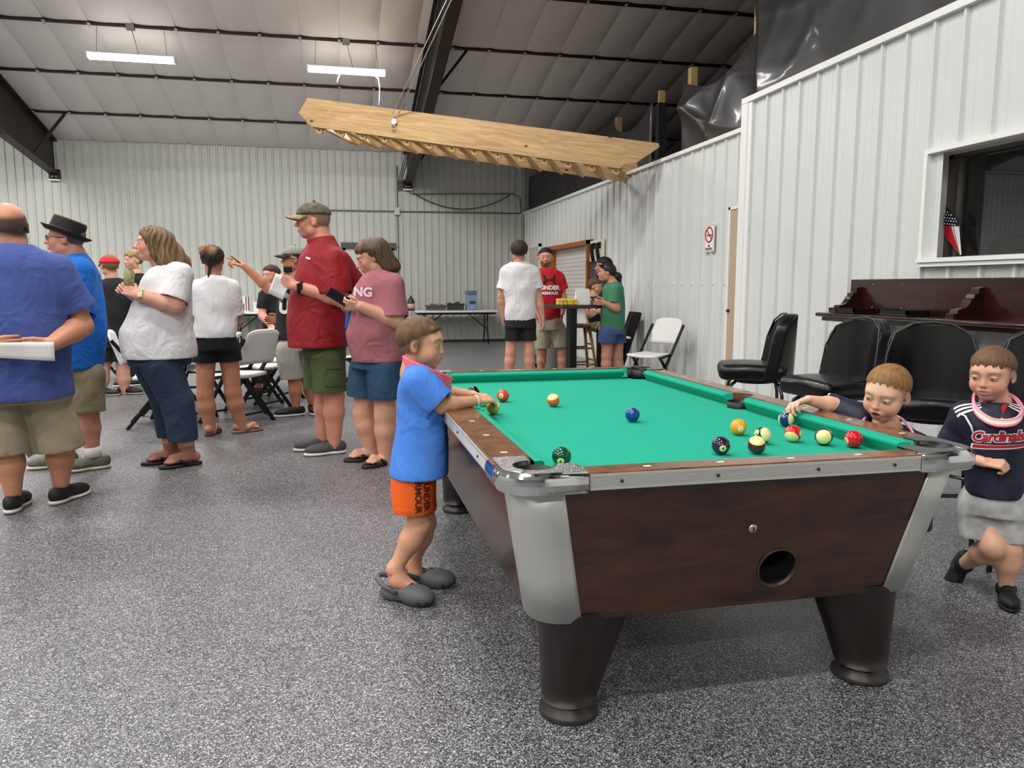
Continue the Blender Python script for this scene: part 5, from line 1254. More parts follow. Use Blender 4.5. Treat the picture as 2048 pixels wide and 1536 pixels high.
can_m = M('patterned can', 'a6a668', .45, noise=(90, .5)); can = np.array((-0.200, -0.160, 1.327))
lathe_at([(.026, -.056), (.032, -.05), (.032, .036), (.027, .044), (.027, .048)], can, (.12, 0, 1), 24).build('drink_can', can_m, p)
wrist_band(p, 'watch', np.array(la[2])*.93+np.array(la[1])*.07, np.array(la[1]), .042, .02, M('gold watch', 'c9b070', .3, .8))
can_o = MB().box((-.014, -.006, -.014), (.014, .006, .014), .003).build('watch_face', M('watch dial', 'f2efe0', .3), p, (np.array(la[2])*.95+np.array(la[1])*.05)+(0, -.042, .005))

# ---- woman seen from behind, white T-shirt and black shorts
p = person(-.96, 6.987, 'woman in white T-shirt and black shorts seen from behind, hair in bun')
H = Head((-0.030, 0.000, 1.487), .225, (.22, 1, .02))
sk = chain([(-0.037, -0.010, 1.404), (-0.029, 0.000, 1.329), (-0.031, 0.000, 1.111), (-0.036, 0.000, 0.815)], [.055, .06, .09, .09], .05)+H.prims()
ra = [(0.118, 0.000, 1.237), (0.139, 0.030, 0.968), (0.160, 0.260, 0.945)]; la = [(-0.174, 0.000, 1.238), (-0.203, 0.040, 0.986), (-0.161, 0.270, 0.976)]
sk += arm(*ra, 1.0)+arm(*la, 1.0); h1, f1 = hand(ra[2], (-.3, 1, 0), (-1, 0, 0), .92, (.5,)*4, .4, -1); h2, f2 = hand(la[2], (.3, 1, 0), (1, 0, 0), .92, (.5,)*4, .4, 1)
an1, an2 = (-0.115, 0.000, 0.034), (0.137, 0.020, 0.031)
ft1, b1_ = foot_prims(an1, (.35, .95), .95, .02); ft2, b2_ = foot_prims(an2, (.9, .35), .95, .02)
sk += h1+h2+leg((-0.119, 0.000, 0.732), (-0.145, 0.000, 0.348), an1, 1.12)+leg((0.056, 0.000, 0.727), (0.081, 0.000, 0.359), an2, 1.12)+ft1+ft2
body(p, sk, H, .0095, .006, [(b1_[0], b1_[1], .006), (b2_[0], b2_[1], .006)], 'b47b60')
darkh = M('dark brown hair', '2b1d16', .5, noise=(30, .4), bump=(50, .5, (1, 1, .3)))
ho = sdf_obj('hair', short_hair(H, .05, .26, -.34, temple=False)+[cone(H.P(-.35, .05, -.2), H.P(-.42, .14, -.95), .06*.22, .02*.22, .02)], .007, darkh, p, disp=hair_noise(H, .012, 26))
sdf_obj('bun', [H.E((-.34, .12, .34), (.22, .30, .22), .02), H.E((-.42, -.1, .30), (.16, .2, .16), .05)], .006, M('blond bun', '8a6b45', .6, noise=(25, .5), bump=(40, .6)), ho, disp=hair_noise(H, .02, 12))
shirt(p, [(1.359, -0.020, 0.071, 0.075, 0.000), (1.321, -0.017, 0.130, 0.110, 0.000), (1.237, -0.020, 0.170, 0.125, 0.000), (1.111, -0.027, 0.172, 0.130, 0.000), (0.964, -0.034, 0.172, 0.135, 0.000), (0.841, -0.038, 0.171, 0.140, 0.000)], [((0.106, 0.000, 1.250), (0.125, 0.020, 1.024), .075, .078), ((-0.166, 0.000, 1.250), (-0.192, 0.030, 1.036), .075, .078)], white_t, .0095, ((-0.029, 0.000, 1.338), (-0.032, 0.000, 1.446), .064), None, .006, 51, fz=26)
shorts(p, [(0.857, -0.031, 0.157, 0.135, 0.000), (0.730, -0.037, 0.173, 0.145, 0.000)], [((-0.122, 0.000, 0.753), (-0.132, 0.000, 0.630), .105, .105), ((0.049, 0.000, 0.749), (0.060, 0.000, 0.632), .105, .107)], M('black cotton', '0c0c0d', .9), .009, .003, 52)
sandal = M('metallic sandal', '8a7a63', .35, .6); flipflop(p, an1, (.35, .95), .95, M('brown sandal', '4b3a2c', .5)); flipflop(p, an2, (.9, .35), .95, sandal)

# ---- tall man in the red shirt
p = person(-.126, 6.026, 'tall man in dark red collared shirt, green cargo shorts and camouflage cap')
H = Head((-0.016, 0.000, 1.745), .252, (-1, .03, .03), fat=.3)
sk = chain([(0.025, 0.000, 1.665), (0.047, 0.000, 1.574), (0.035, 0.000, 1.166), (0.043, 0.000, 0.828)], [.075, .08, .13, .12], .05)+H.prims()
la = [(0.109, -0.190, 1.429), (0.172, -0.220, 1.170), (-0.155, -0.220, 1.271)]; ra = [(0.146, 0.190, 1.440), (0.258, 0.250, 1.259), (0.022, 0.300, 1.318)]
sk += arm(*la, 1.22)+arm(*ra, 1.15)
h1, f1 = hand(la[2], (-.9, .15, .35), (-.2, .9, .2), 1.1, (1.1,)*4, .7, -1); h2, f2 = hand(ra[2], (-1, -.2, .2), (0, -1, 0), 1.05, (.7,)*4, .4, 1)
an1, an2 = (0.087, -0.060, 0.055), (0.007, 0.120, 0.082)
sk += h1+h2+leg((0.085, -0.090, 0.796), (0.098, -0.070, 0.453), an1, 1.25)+leg((0.024, 0.110, 0.781), (0.026, 0.110, 0.450), an2, 1.2)
body(p, sk, H, .0095, .005, [(f1[0], f1[1], .0045)], 'd6927c', brow=(.3, .22, .17), blush=.16, stubble=((.30, .20, .16), .25))
sdf_obj('hair', short_hair(H, .004, .30, -.33), .007, M('thin cropped hair', '9a7a68', .8), p)
capm = M('camouflage cap', '6b6453', .85, noise=(22, .55)); capb = M('tan camouflage brim', 'a08d70', .85, noise=(30, .5)); 
cap_hat(p, H, capm, capb, lift=-.03, tip=-.05, size=1.06)
redc = cloth('dark red fishing shirt', '8e0f1c', .7, .12)
sh_ = shirt(p, [(1.633, 0.060, 0.058, 0.100, 0.000), (1.581, 0.048, 0.105, 0.150, 0.000), (1.500, 0.042, 0.152, 0.200, 0.000), (1.371, 0.032, 0.182, 0.220, 0.000), (1.204, 0.007, 0.213, 0.240, 0.000), (1.017, -0.004, 0.230, 0.245, 0.000), (0.821, -0.002, 0.231, 0.245, 0.000)], [((0.109, -0.170, 1.440), (0.130, -0.215, 1.213), .115, .125), ((0.157, 0.170, 1.451), (0.273, 0.230, 1.298), .11, .10)], redc, .0095, ((0.044, 0.000, 1.574), (0.004, 0.000, 1.701), .088), None, .007, 61, fz=10)
def coll(u, v):
    a = -2.55+5.1*u; c0_, c1_ = np.array((0.047, 0.000, 1.585)), np.array((0.028, 0.000, 1.643)); r = .108-.008*v; c = c0_*(1-v)+c1_*v
    return tuple(c+np.array((r*math.cos(a)*1.05-.004, r*math.sin(a), -.055*(1-math.cos(a))*.5*(1-v*.4)*.8)))
sheet(MB().grid(coll, 28, 4).build('collar', redc, sh_), .006)
decal('shirt_tag', poly_mesh([[(-.016, -.007), (.016, -.007), (.016, .007), (-.016, .007)]]), whp, sh_, sh_, (-0.059, -0.200, 1.470), (1, 0, -.35), (.35, 0, 1), .006)
green = cloth('olive cargo cotton', '4d5a35', .85); greenp = cloth('olive pocket', '46522f', .85)
so_ = shorts(p, [(0.865, 0.038, 0.162, 0.190, 0.000), (0.744, 0.036, 0.157, 0.200, 0.000)], [((0.058, -0.090, 0.751), (0.069, -0.080, 0.486), .132, .125), ((0.012, 0.110, 0.735), (-0.004, 0.110, 0.479), .13, .12)], green, .0095, .005, 62)
for yy_ in (726, 762): decal('cargo_pocket', poly_mesh([[(-.075, -.05), (.075, -.055), (.078, .045), (-.075, .05)]]), greenp, so_, so_, np.array((0, 0, 0))+np.array((0.115, -0.300, 0.718)) if yy_ == 726 else np.array((0.104, -0.300, 0.587)), (1, 0, 0), (0, 0, 1), .008)
slip = M('grey canvas slip on', '4b4c4a', .8, noise=(60, .2))
shoe(p, an1, (-1, -.22), 1.10, slip, wsole, .007, lace=M('dark lace', '222222', .7)); shoe(p, an2, (-1, -.12), 1.10, slip, wsole, .007)
wr_ = np.array(la[2])*.9+np.array(la[1])*.1; wrist_band(p, 'watch', wr_, np.array(la[1]), .044, .026, M('black watch strap', '0c0c0c', .4))
MB().box((-.02, -.008, -.022), (.02, .008, .022), .004).build('watch_face', M('watch glass', '111418', .1), p, wr_+(0, -.045, .006))
cup = np.array((-0.200, -0.200, 1.388))
MB().box((-.03, -.025, -.022), (.03, .025, .022), .005).build('camera', M('black gadget', '101012', .3), p, cup)
lathe_at([(.015, 0), (.017, .02), (.014, .024), (.009, .02)], cup+(.01, -.024, .0), (0, -1, 0), 18).build('camera_lens', M('lens ring', '2a2a2c', .15, .3), p)
paper(p, [(-0.282, -0.220, 1.362), (-0.181, -0.220, 1.313), (-0.241, -0.220, 1.171), (-0.342, -0.220, 1.221)], lines=10)

# ---- woman in rose T-shirt with a phone
p = person(.215, 5.599, 'woman in rose T-shirt and denim shorts looking down at her phone')
H = Head((0.041, 0.000, 1.473), .235, (-1, -.10, -.40), fat=.4)
sk = chain([(0.088, 0.000, 1.400), (0.100, 0.000, 1.341), (0.095, 0.000, 1.102), (0.072, 0.000, 0.817)], [.062, .068, .11, .11], .05)+H.prims()
la = [(0.178, -0.150, 1.260), (0.207, -0.170, 1.027), (-0.035, -0.200, 1.132)]; ra = [(0.083, 0.140, 1.242), (0.032, 0.150, 1.025), (-0.085, -0.050, 1.118)]
sk += arm(*la, 1.2)+arm(*ra, 1.1)
h1, f1 = hand(la[2], (-1, .12, .12), (-.1, .8, .4), .92, (.7, .7, .75, .8), .6, -1); h2, f2 = hand(ra[2], (-.9, -.5, .1), (-.1, -.7, .5), .92, (.7,)*4, .5, 1)
an1, an2 = (0.113, -0.080, 0.013), (0.010, 0.080, 0.068)
ft1, b1_ = foot_prims(an1, (-.80, -.55), .95, .026); ft2, b2_ = foot_prims(an2, (-1, -.15), .95, .026)
sk += h1+h2+leg((0.121, -0.080, 0.717), (0.113, -0.080, 0.359), an1, 1.22)+leg((-0.001, 0.090, 0.702), (-0.041, 0.090, 0.351), an2, 1.18)+ft1+ft2
body(p, sk, H, .0095, .005, [(f1[0], f1[1], .0045), (b1_[0], b1_[1], .005), (b2_[0], b2_[1], .005)], 'd09a82', brow=(.12, .08, .05), closed=True, blush=.15)
bob = M('highlighted brown bob', '5b4632', .5, noise=(34, .5, (1, 1, .25)), bump=(50, .5, (1, 1, .25)))
hp = short_hair(H, .06, .22, -.2, [H.E((.10, y_, .36), (.14, .12, .10), .05) for y_ in (-.2, 0, .2)], temple=True)+[cone(H.P(-.12, s_*.31, .15), H.P(-.28, s_*.34, -.50), .14*.225, .13*.225, .05) for s_ in (-1, 1)]+[cone(H.P(-.3, s_*.14, .15), H.P(-.52, s_*.14, -.50), .24*.225, .19*.225, .06) for s_ in (-1, 1)]
sdf_obj('hair', hp, .006, bob, p, disp=hair_noise(H, .012, 36), smooth=1)
rose = cloth('rose cotton', 'a3646c', .88)
sh_ = shirt(p, [(1.379, 0.098, 0.073, 0.085, 0.000), (1.341, 0.090, 0.122, 0.140, 0.000), (1.264, 0.086, 0.167, 0.170, 0.000), (1.137, 0.085, 0.190, 0.180, 0.000), (1.031, 0.076, 0.205, 0.200, 0.000), (0.942, 0.067, 0.212, 0.210, 0.000), (0.846, 0.074, 0.204, 0.205, 0.000), (0.745, 0.080, 0.192, 0.200, 0.000)], [((0.178, -0.130, 1.271), (0.187, -0.160, 1.058), .09, .105), ((0.086, 0.130, 1.242), (0.044, 0.150, 1.079), .09, .095)], rose, .0095, ((0.090, 0.000, 1.355), (0.061, 0.000, 1.445), .07), None, .006, 71, fz=18)
decal('shirt_lettering', text_mesh('ING', .085, .004), M('faded white print', 'e0c4c8', .7), sh_, sh_, (-0.032, -0.300, 1.228), (1, 0, -.05), (.05, 0, 1), .006)
denim = cloth('mid blue denim', '2b4966', .85, .18)
shorts(p, [(0.799, 0.079, 0.180, 0.170, 0.000), (0.691, 0.081, 0.191, 0.175, 0.000)], [((0.113, -0.080, 0.699), (0.116, -0.080, 0.481), .125, .122), ((-0.012, 0.090, 0.684), (-0.046, 0.090, 0.476), .12, .115)], denim, .0095, .004, 72)
flipflop(p, an1, (-.80, -.55), .98, ff); flipflop(p, an2, (-1, -.15), .98, ff)
ph = MB().box((-.038, -.004, -.075), (.038, .004, .075), .003); c_ = np.array((-0.188, -0.160, 1.196))
z_ = unit(np.array((-0.135, -0.160, 1.162))-np.array((-0.240, -0.160, 1.227))); n_ = np.cross(z_, (0, 1, 0))*.55+np.array((0, -.85, 0)); n_ = unit(n_-z_*(n_@z_)); x_ = np.cross(n_, z_)
mt = Matrix(((x_[0], n_[0], z_[0], c_[0]), (x_[1], n_[1], z_[1], c_[1]), (x_[2], n_[2], z_[2], c_[2]), (0, 0, 0, 1))); ph.xf(mt).build('phone', M('black phone', '131316', .2), p)
bt = np.array((-0.114, -0.020, 1.061)); bo = lathe_at([(.028, -.09), (.031, -.08), (.031, .03), (.014, .07), (.014, .09)], bt, (.1, 0, 1), 20).build('water_bottle', M('blue bottle', '2a5fa8', .2), p)
lathe_at([(.016, .088), (.016, .108), (.014, .11)], bt, (.1, 0, 1), 16).build('bottle_cap', M('white bottle cap', 'cfe0d6', .4), bo)
# ================================================================== PEOPLE FURTHER BACK
blackt = cloth('black cotton tee', '17181b', .9); shoeb = M('black shoe', '141416', .6)
def far_person(x, y, label, H, skin, neck, rows, sleeves, arms, hips, legs_, shirt_m, short_m, shorts_rows, short_legs, hair=None, feet=None, shoe_m=None, shoe_dirs=((0, -1), (0, -1)), amp=.006, seed=5, hands=None, h=.010, cols={}, sock=None, leg_s=1.0, arm_s=1.0, short_mid=()):
    p = person(x, y, label)
    sk = chain(neck, [.055, .062]+[.10]*(len(neck)-2), .05)+H.prims()
    fb = []
    for i, a in enumerate(arms):
        sk += arm(*a, arm_s); hd = hands[i] if hands else (np.array(a[2])-np.array(a[1]), (0, 1, 0), .5)
        hp_, b_ = hand(a[2], hd[0], hd[1], 1., hd[2] if isinstance(hd[2], tuple) else (hd[2],)*4, .4, 1 if i else -1); sk += hp_; fb.append((b_[0], b_[1], .006))
    for hip, kn, an in legs_: sk += leg(hip, kn, an, leg_s)
    body(p, sk, H, h, .0065, fb, skin, **cols)
    so = shirt(p, rows, sleeves, shirt_m, h, (neck[1], neck[0], .066), None, amp, seed)
    sr = shorts(p, shorts_rows, short_legs, short_m, h, .005, seed+1, mid=short_mid)
    if hair: sdf_obj('hair', hair[0], .008, hair[1], p, disp=hair_noise(H, .01, 22))
    if shoe_m:
        for (hip, kn, an), d_ in zip(legs_, shoe_dirs): shoe(p, an, d_, 1.05, shoe_m[0], shoe_m[1], .009)
    return p, so, sr
# ---- pointing man
H = Head((-0.006, 0.000, 1.527), .24, (-1, -.05, .05))
black_grey = cloth('black print tee', '1c1d20', .9)
p, so, sr = far_person(-.372, 7.937, 'pointing man in black and grey cap, glasses and grey shorts', H, 'b87a5c', [(0.023, 0.000, 1.426), (0.035, 0.000, 1.354), (-0.014, 0.000, 1.037), (-0.024, 0.000, 0.742)],
  [(1.363, 0.035, 0.066, 0.090, 0.000), (1.305, 0.022, 0.139, 0.160, 0.000), (1.134, 0.010, 0.180, 0.170, 0.000), (0.939, -0.006, 0.199, 0.180, 0.000), (0.752, -0.024, 0.202, 0.180, 0.000)], [((0.041, -0.160, 1.271), (-0.145, -0.200, 1.224), .085, .08), ((0.067, 0.150, 1.271), (0.035, 0.170, 1.056), .085, .085)],
  [[(0.031, -0.160, 1.257), (-0.243, -0.240, 1.243), (-0.460, -0.260, 1.455)], [(0.066, 0.150, 1.256), (0.042, 0.180, 0.956), (-0.160, 0.050, 0.938)]], None, [((-0.095, -0.090, 0.700), (-0.037, -0.090, 0.330), (-0.036, -0.090, 0.096)), ((0.047, 0.090, 0.684), (0.098, 0.080, 0.305), (0.124, 0.050, 0.068))],
  black_grey, cloth('pale grey shorts', 'a5a197', .85), [(0.801, -0.037, 0.183, 0.160, 0.000), (0.643, -0.042, 0.188, 0.160, 0.000)], [((-0.102, -0.090, 0.651), (-0.069, -0.090, 0.370), .115, .105), ((0.040, 0.090, 0.634), (0.079, 0.080, 0.346), .11, .10)],
  hair=(short_hair(H, .01, .3, -.33), M('dark cropped hair', '241b17', .8)), shoe_m=(shoeb, wsole), shoe_dirs=((-1, -.25), (.1, -1)), seed=81, hands=[((-.85, -.1, .38), (-.3, .6, -.8), (.1, .9, 1.1, 1.2)), ((-1, 0, 0), (0, -1, 0), .6)])
cap_hat(p, H, M('grey mesh cap', '8d8a82', .9, noise=(60, .3)), M('black cap brim', '151517', .8), tip=-.06, size=1.04, lift=-.02); glasses(p, H, M('dark frames', '141414', .3))
wpr = M('white block print', 'e4e2de', .7)
decal('shirt_lettering', text_mesh('ULT', .17, .010), wpr, so, so, (-0.145, -0.500, 1.066), (.93, -.36, 0), (0, 0, 1), .01)
decal('shirt_lettering', text_mesh('R', .08, .006), wpr, so, so, (-0.176, -0.500, 1.171), (.93, -.36, 0), (0, 0, 1), .01)
MB().tube([(-0.485, -0.270, 1.478), (-0.565, -0.280, 1.545)], .006, 6).build('pen', M('black pen', '101010', .4), p)
# ---- man in the red cap
H = Head((0.055, 0.000, 1.506), .24, (-.35, 1, 0), fat=.5)
p, so, sr = far_person(-2.58, 9.838, 'man in red cap and black clothes standing with his back turned', H, 'd09a84', [(0.061, 0.000, 1.426), (0.071, 0.000, 1.340), (0.062, 0.000, 0.994), (0.052, 0.000, 0.645)],
  [(1.363, 0.083, 0.072, 0.100, 0.000), (1.311, 0.081, 0.155, 0.150, 0.000), (1.167, 0.074, 0.196, 0.170, 0.000), (0.878, 0.057, 0.186, 0.190, 0.000), (0.616, 0.047, 0.182, 0.190, 0.000)], [((0.244, 0.000, 1.271), (0.274, 0.020, 1.038), .085, .085), ((-0.086, 0.000, 1.271), (-0.130, 0.020, 1.042), .085, .085)],
  [[(0.243, 0.000, 1.254), (0.271, 0.040, 0.978), (0.205, 0.250, 1.033)], [(-0.087, 0.000, 1.254), (-0.144, 0.040, 0.984), (-0.094, 0.250, 0.990)]], None, [((-0.044, 0.000, 0.590), (-0.084, 0.000, 0.270), (-0.108, 0.000, 0.031)), ((0.138, 0.000, 0.584), (0.125, 0.000, 0.260), (0.132, 0.000, 0.015))],
  blackt, M('black shorts', '17171a', .8), [(0.692, 0.051, 0.161, 0.180, 0.000), (0.558, 0.049, 0.166, 0.180, 0.000)], [((-0.040, 0.000, 0.578), (-0.060, 0.000, 0.404), .125, .12), ((0.126, 0.000, 0.572), (0.127, 0.000, 0.396), .125, .12)],
  hair=(short_hair(H, .02, .3, -.36), M('dull blond hair', '7c6039', .8)), shoe_m=(shoeb, graysole), shoe_dirs=((.75, -.5), (.8, -.45)), seed=91, leg_s=1.15)
redcap = M('red cap', 'c3172a', .8); cap_hat(p, H, redcap, redcap, lift=-.11, size=1.10, tip=-.04)
# ---- blond teenager
H = Head((0.056, 0.000, 1.591), .235, (-.9, -.55, -.02))
p, so, sr = far_person(-2.53, 10.72, 'fair haired teenager in black shirt half hidden behind the woman with can', H, 'd6a48c', [(0.073, 0.000, 1.485), (0.086, 0.000, 1.410), (0.079, 0.000, 0.967), (0.054, 0.000, 0.521)],
  [(1.435, 0.099, 0.074, 0.080, 0.000), (1.372, 0.101, 0.126, 0.140, 0.000), (1.158, 0.084, 0.143, 0.150, 0.000), (0.649, 0.062, 0.138, 0.150, 0.000)], [((0.188, -0.100, 1.309), (0.199, -0.120, 1.095), .07, .07), ((0.018, 0.100, 1.309), (-0.017, 0.120, 1.093), .07, .07)],
  [[(0.188, -0.100, 1.309), (0.204, -0.120, 0.969), (0.096, -0.200, 0.910)], [(0.018, 0.100, 1.309), (-0.036, 0.120, 0.966), (-0.009, 0.000, 0.842)]], None, [((-0.023, 0.000, 0.587), (-0.039, 0.000, 0.300), (-0.052, 0.000, 0.055)), ((0.110, 0.000, 0.583), (0.100, 0.000, 0.294), (0.087, 0.000, 0.048))],
  blackt, M('dark jeans', '20242c', .8), [(0.745, 0.067, 0.127, 0.140, 0.000), (0.572, 0.058, 0.127, 0.140, 0.000)], [((-0.011, 0.000, 0.587), (-0.042, 0.000, 0.126), .10, .08), ((0.116, 0.000, 0.583), (0.091, 0.000, 0.119), .10, .08)],
  hair=(short_hair(H, .06, .20, -.28, [H.E((.22, y_, .24), (.14, .10, .14), .05) for y_ in (-.2, 0, .2)]), M('sandy hair', '9a7d50', .7, noise=(30, .4))), shoe_m=(shoeb, wsole), shoe_dirs=((-1, -.3), (-1, -.3)), seed=95, cols=dict(blush=.2))
# ---- young man in white T-shirt, back view
H = Head((-0.015, 0.000, 1.683), .245, (-.10, 1, 0))
p, so, sr = far_person(2.19, 9.19, 'young man in white T-shirt and black shorts with his back to camera', H, 'cd9478', [(-0.015, 0.000, 1.582), (-0.015, 0.000, 1.504), (-0.003, 0.000, 1.223), (-0.002, 0.000, 0.861)],
  [(1.558, -0.015, 0.096, 0.080, 0.000), (1.522, -0.009, 0.175, 0.120, 0.000), (1.415, -0.000, 0.220, 0.140, 0.000), (1.193, 0.000, 0.197, 0.140, 0.000), (0.861, 0.004, 0.188, 0.140, 0.000)], [((-0.172, 0.000, 1.433), (-0.221, 0.000, 1.235), .068, .075), ((0.166, 0.000, 1.433), (0.215, 0.000, 1.241), .068, .075)],
  [[(-0.172, 0.000, 1.433), (-0.227, 0.020, 1.151), (-0.210, 0.060, 0.919)], [(0.166, 0.000, 1.433), (0.228, 0.000, 1.103), (0.270, -0.030, 0.874)]], None, [((-0.100, 0.000, 0.800), (-0.118, 0.000, 0.465), (-0.149, 0.000, 0.126)), ((0.107, 0.000, 0.800), (0.108, 0.000, 0.465), (0.121, 0.000, 0.126))],
  white_t, M('black athletic shorts', '0e0e10', .7), [(0.909, 0.007, 0.179, 0.130, 0.000), (0.764, 0.004, 0.189, 0.135, 0.000)], [((-0.087, 0.000, 0.770), (-0.093, 0.000, 0.611), .10, .105), ((0.095, 0.000, 0.770), (0.102, 0.000, 0.612), .10, .105)],
  hair=(short_hair(H, .06, .2, -.34, temple=False), M('dark curly hair', '33231a', .7, noise=(30, .5), bump=(40, .8))), shoe_m=(shoeb, wsole), shoe_dirs=((0, 1), (0, 1)), seed=101, hands=[((0, .1, -1), (1, 0, 0), .4), ((.1, -.1, -1), (-1, 0, 0), .5)])
# ---- bearded man in red T-shirt facing the camera
H = Head((-0.066, 0.000, 1.647), .245, (.05, -1, -.02))
redt = cloth('red athletic tee', 'b30f1e', .8)
p, so, sr = far_person(2.81, 10.06, 'bearded man in red T-shirt and khaki shorts facing the camera', H, 'c98f74', [(-0.059, 0.000, 1.549), (-0.052, 0.000, 1.470), (-0.030, 0.000, 1.152), (-0.001, 0.000, 0.818)],
  [(1.509, -0.052, 0.086, 0.090, 0.000), (1.470, -0.052, 0.166, 0.130, 0.000), (1.351, -0.045, 0.213, 0.150, 0.000), (1.085, -0.030, 0.174, 0.150, 0.000), (0.838, -0.015, 0.188, 0.150, 0.000)], [((0.115, 0.000, 1.377), (0.176, 0.000, 1.218), .075, .08), ((-0.218, 0.000, 1.377), (-0.244, 0.000, 1.205), .075, .08)],
  [[(0.115, 0.000, 1.377), (0.177, 0.000, 1.112), (0.158, -0.080, 0.902)], [(-0.205, 0.000, 1.377), (-0.203, 0.000, 1.052), (-0.120, -0.120, 0.823)]], None, [((-0.081, 0.000, 0.718), (-0.106, 0.000, 0.380), (-0.132, 0.000, 0.026)), ((0.120, 0.000, 0.718), (0.163, 0.000, 0.381), (0.180, 0.000, 0.028))],
  redt, cloth('light khaki shorts', 'a99f8b', .85), [(0.885, -0.008, 0.168, 0.140, 0.000), (0.684, 0.013, 0.188, 0.145, 0.000)], [((-0.094, 0.000, 0.684), (-0.100, 0.000, 0.434), .11, .105), ((0.107, 0.000, 0.684), (0.149, 0.000, 0.456), .115, .11)],
  hair=(short_hair(H, .04, .26, -.25), M('black hair', '17120f', .7)), shoe_m=(shoeb, wsole), seed=111, cols=dict(brow=(.05, .035, .03), stubble=((.07, .045, .03), .85)), hands=[((-.2, -.2, -1), (-1, 0, 0), .5), ((.1, -.1, -1), (1, 0, 0), .5)])
decal('shirt_lettering', text_mesh('UNDER', .075, .004), wpr, so, so, (-0.004, -0.400, 1.246), (1, 0, .0), (0, 0, 1), .008)
decal('shirt_lettering', text_mesh('ARMOUR', .052, .003), wpr, so, so, (-0.003, -0.400, 1.176), (1, 0, .0), (0, 0, 1), .008)
blkp = M('black print', '1a0d0f', .7)
arc_ = [[(.055*math.cos(t)+.0, sy_*(.055-.05*math.sin(t))) for t in np.linspace(.25, math.pi-.25, 9)]+[(.04*math.cos(t), sy_*(.042-.05*math.sin(t))) for t in np.linspace(math.pi-.25, .25, 9)] for sy_ in (-1, 1)]
decal('shirt_logo', poly_mesh([[(-.09, -.06), (-.06, -.06), (-.035, -.01), (-.035, .01), (-.06, .06), (-.09, .06), (-.065, 0)], [(.09, -.06), (.065, 0), (.09, .06), (.06, .06), (.035, .01), (.035, -.01), (.06, -.06)], [(-.05, -.012), (.05, -.012), (.05, .012), (-.05, .012)]]), blkp, so, so, (-0.011, -0.400, 1.354), (1, 0, 0), (0, 0, 1), .008)
# ---- woman in green T-shirt at the tall table
H = Head((-0.095, 0.000, 1.441), .225, (-1, -.05, .0))
greent = cloth('green cotton tee', '3f7a58', .88)
p, so, sr = far_person(3.47, 9.4, 'woman in green T-shirt and denim cut-offs at tall table, dark ponytail', H, 'c38a70', [(-0.043, 0.000, 1.359), (-0.017, 0.000, 1.296), (0.000, 0.000, 1.031), (0.005, 0.000, 0.712)],
  [(1.322, -0.011, 0.082, 0.080, 0.000), (1.259, -0.013, 0.129, 0.130, 0.000), (1.126, -0.011, 0.148, 0.140, 0.000), (0.904, -0.014, 0.155, 0.150, 0.000), (0.712, -0.017, 0.156, 0.150, 0.000)], [((0.022, -0.120, 1.221), (0.006, -0.150, 1.059), .075, .08), ((-0.016, 0.120, 1.220), (-0.052, 0.140, 1.053), .07, .075)],
  [[(0.022, -0.120, 1.221), (0.032, -0.160, 0.991), (-0.112, -0.200, 1.060)], [(-0.016, 0.120, 1.220), (-0.051, 0.140, 1.014), (-0.165, 0.000, 1.043)]], None, [((-0.070, -0.060, 0.664), (-0.085, -0.060, 0.382), (-0.086, -0.060, 0.040)), ((0.057, 0.060, 0.658), (0.056, 0.060, 0.373), (0.081, 0.080, 0.026))],
  greent, cloth('blue denim cut offs', '3a4f80', .85, .2), [(0.763, -0.012, 0.143, 0.140, 0.000), (0.661, -0.010, 0.156, 0.145, 0.000)], [((-0.070, -0.070, 0.665), (-0.087, -0.070, 0.550), .118, .118), ((0.044, 0.070, 0.657), (0.059, 0.070, 0.541), .118, .115)],
  hair=(short_hair(H, .04, .24, -.3, temple=False)+[H.E((-.60, 0, -.20), (.24, .20, .22), .06), cone(H.P(-.62, 0, -.25), H.P(-.80, 0, -.75), .035, .018, .03)], M('black brown ponytail', '1d1310', .5, noise=(30, .4))), shoe_m=(shoeb, wsole), shoe_dirs=((-1, -.2), (-1, -.2)), seed=121, leg_s=1.1, hands=[((-1, -.05, .1), (0, .9, .3), .9), ((-1, -.2, 0), (0, -1, .2), .6)])
lathe_at([(.03, 0), (.07, .0)], H.P(.28, 0, .45), H.u, 4) if False else None
MB().tube([H.P(.25, -.3, .40), H.P(.42, -.1, .40), H.P(.42, .1, .40), H.P(.25, .3, .40)], .012, 6).build('sunglasses', M('dark frames', '141414', .3), p)
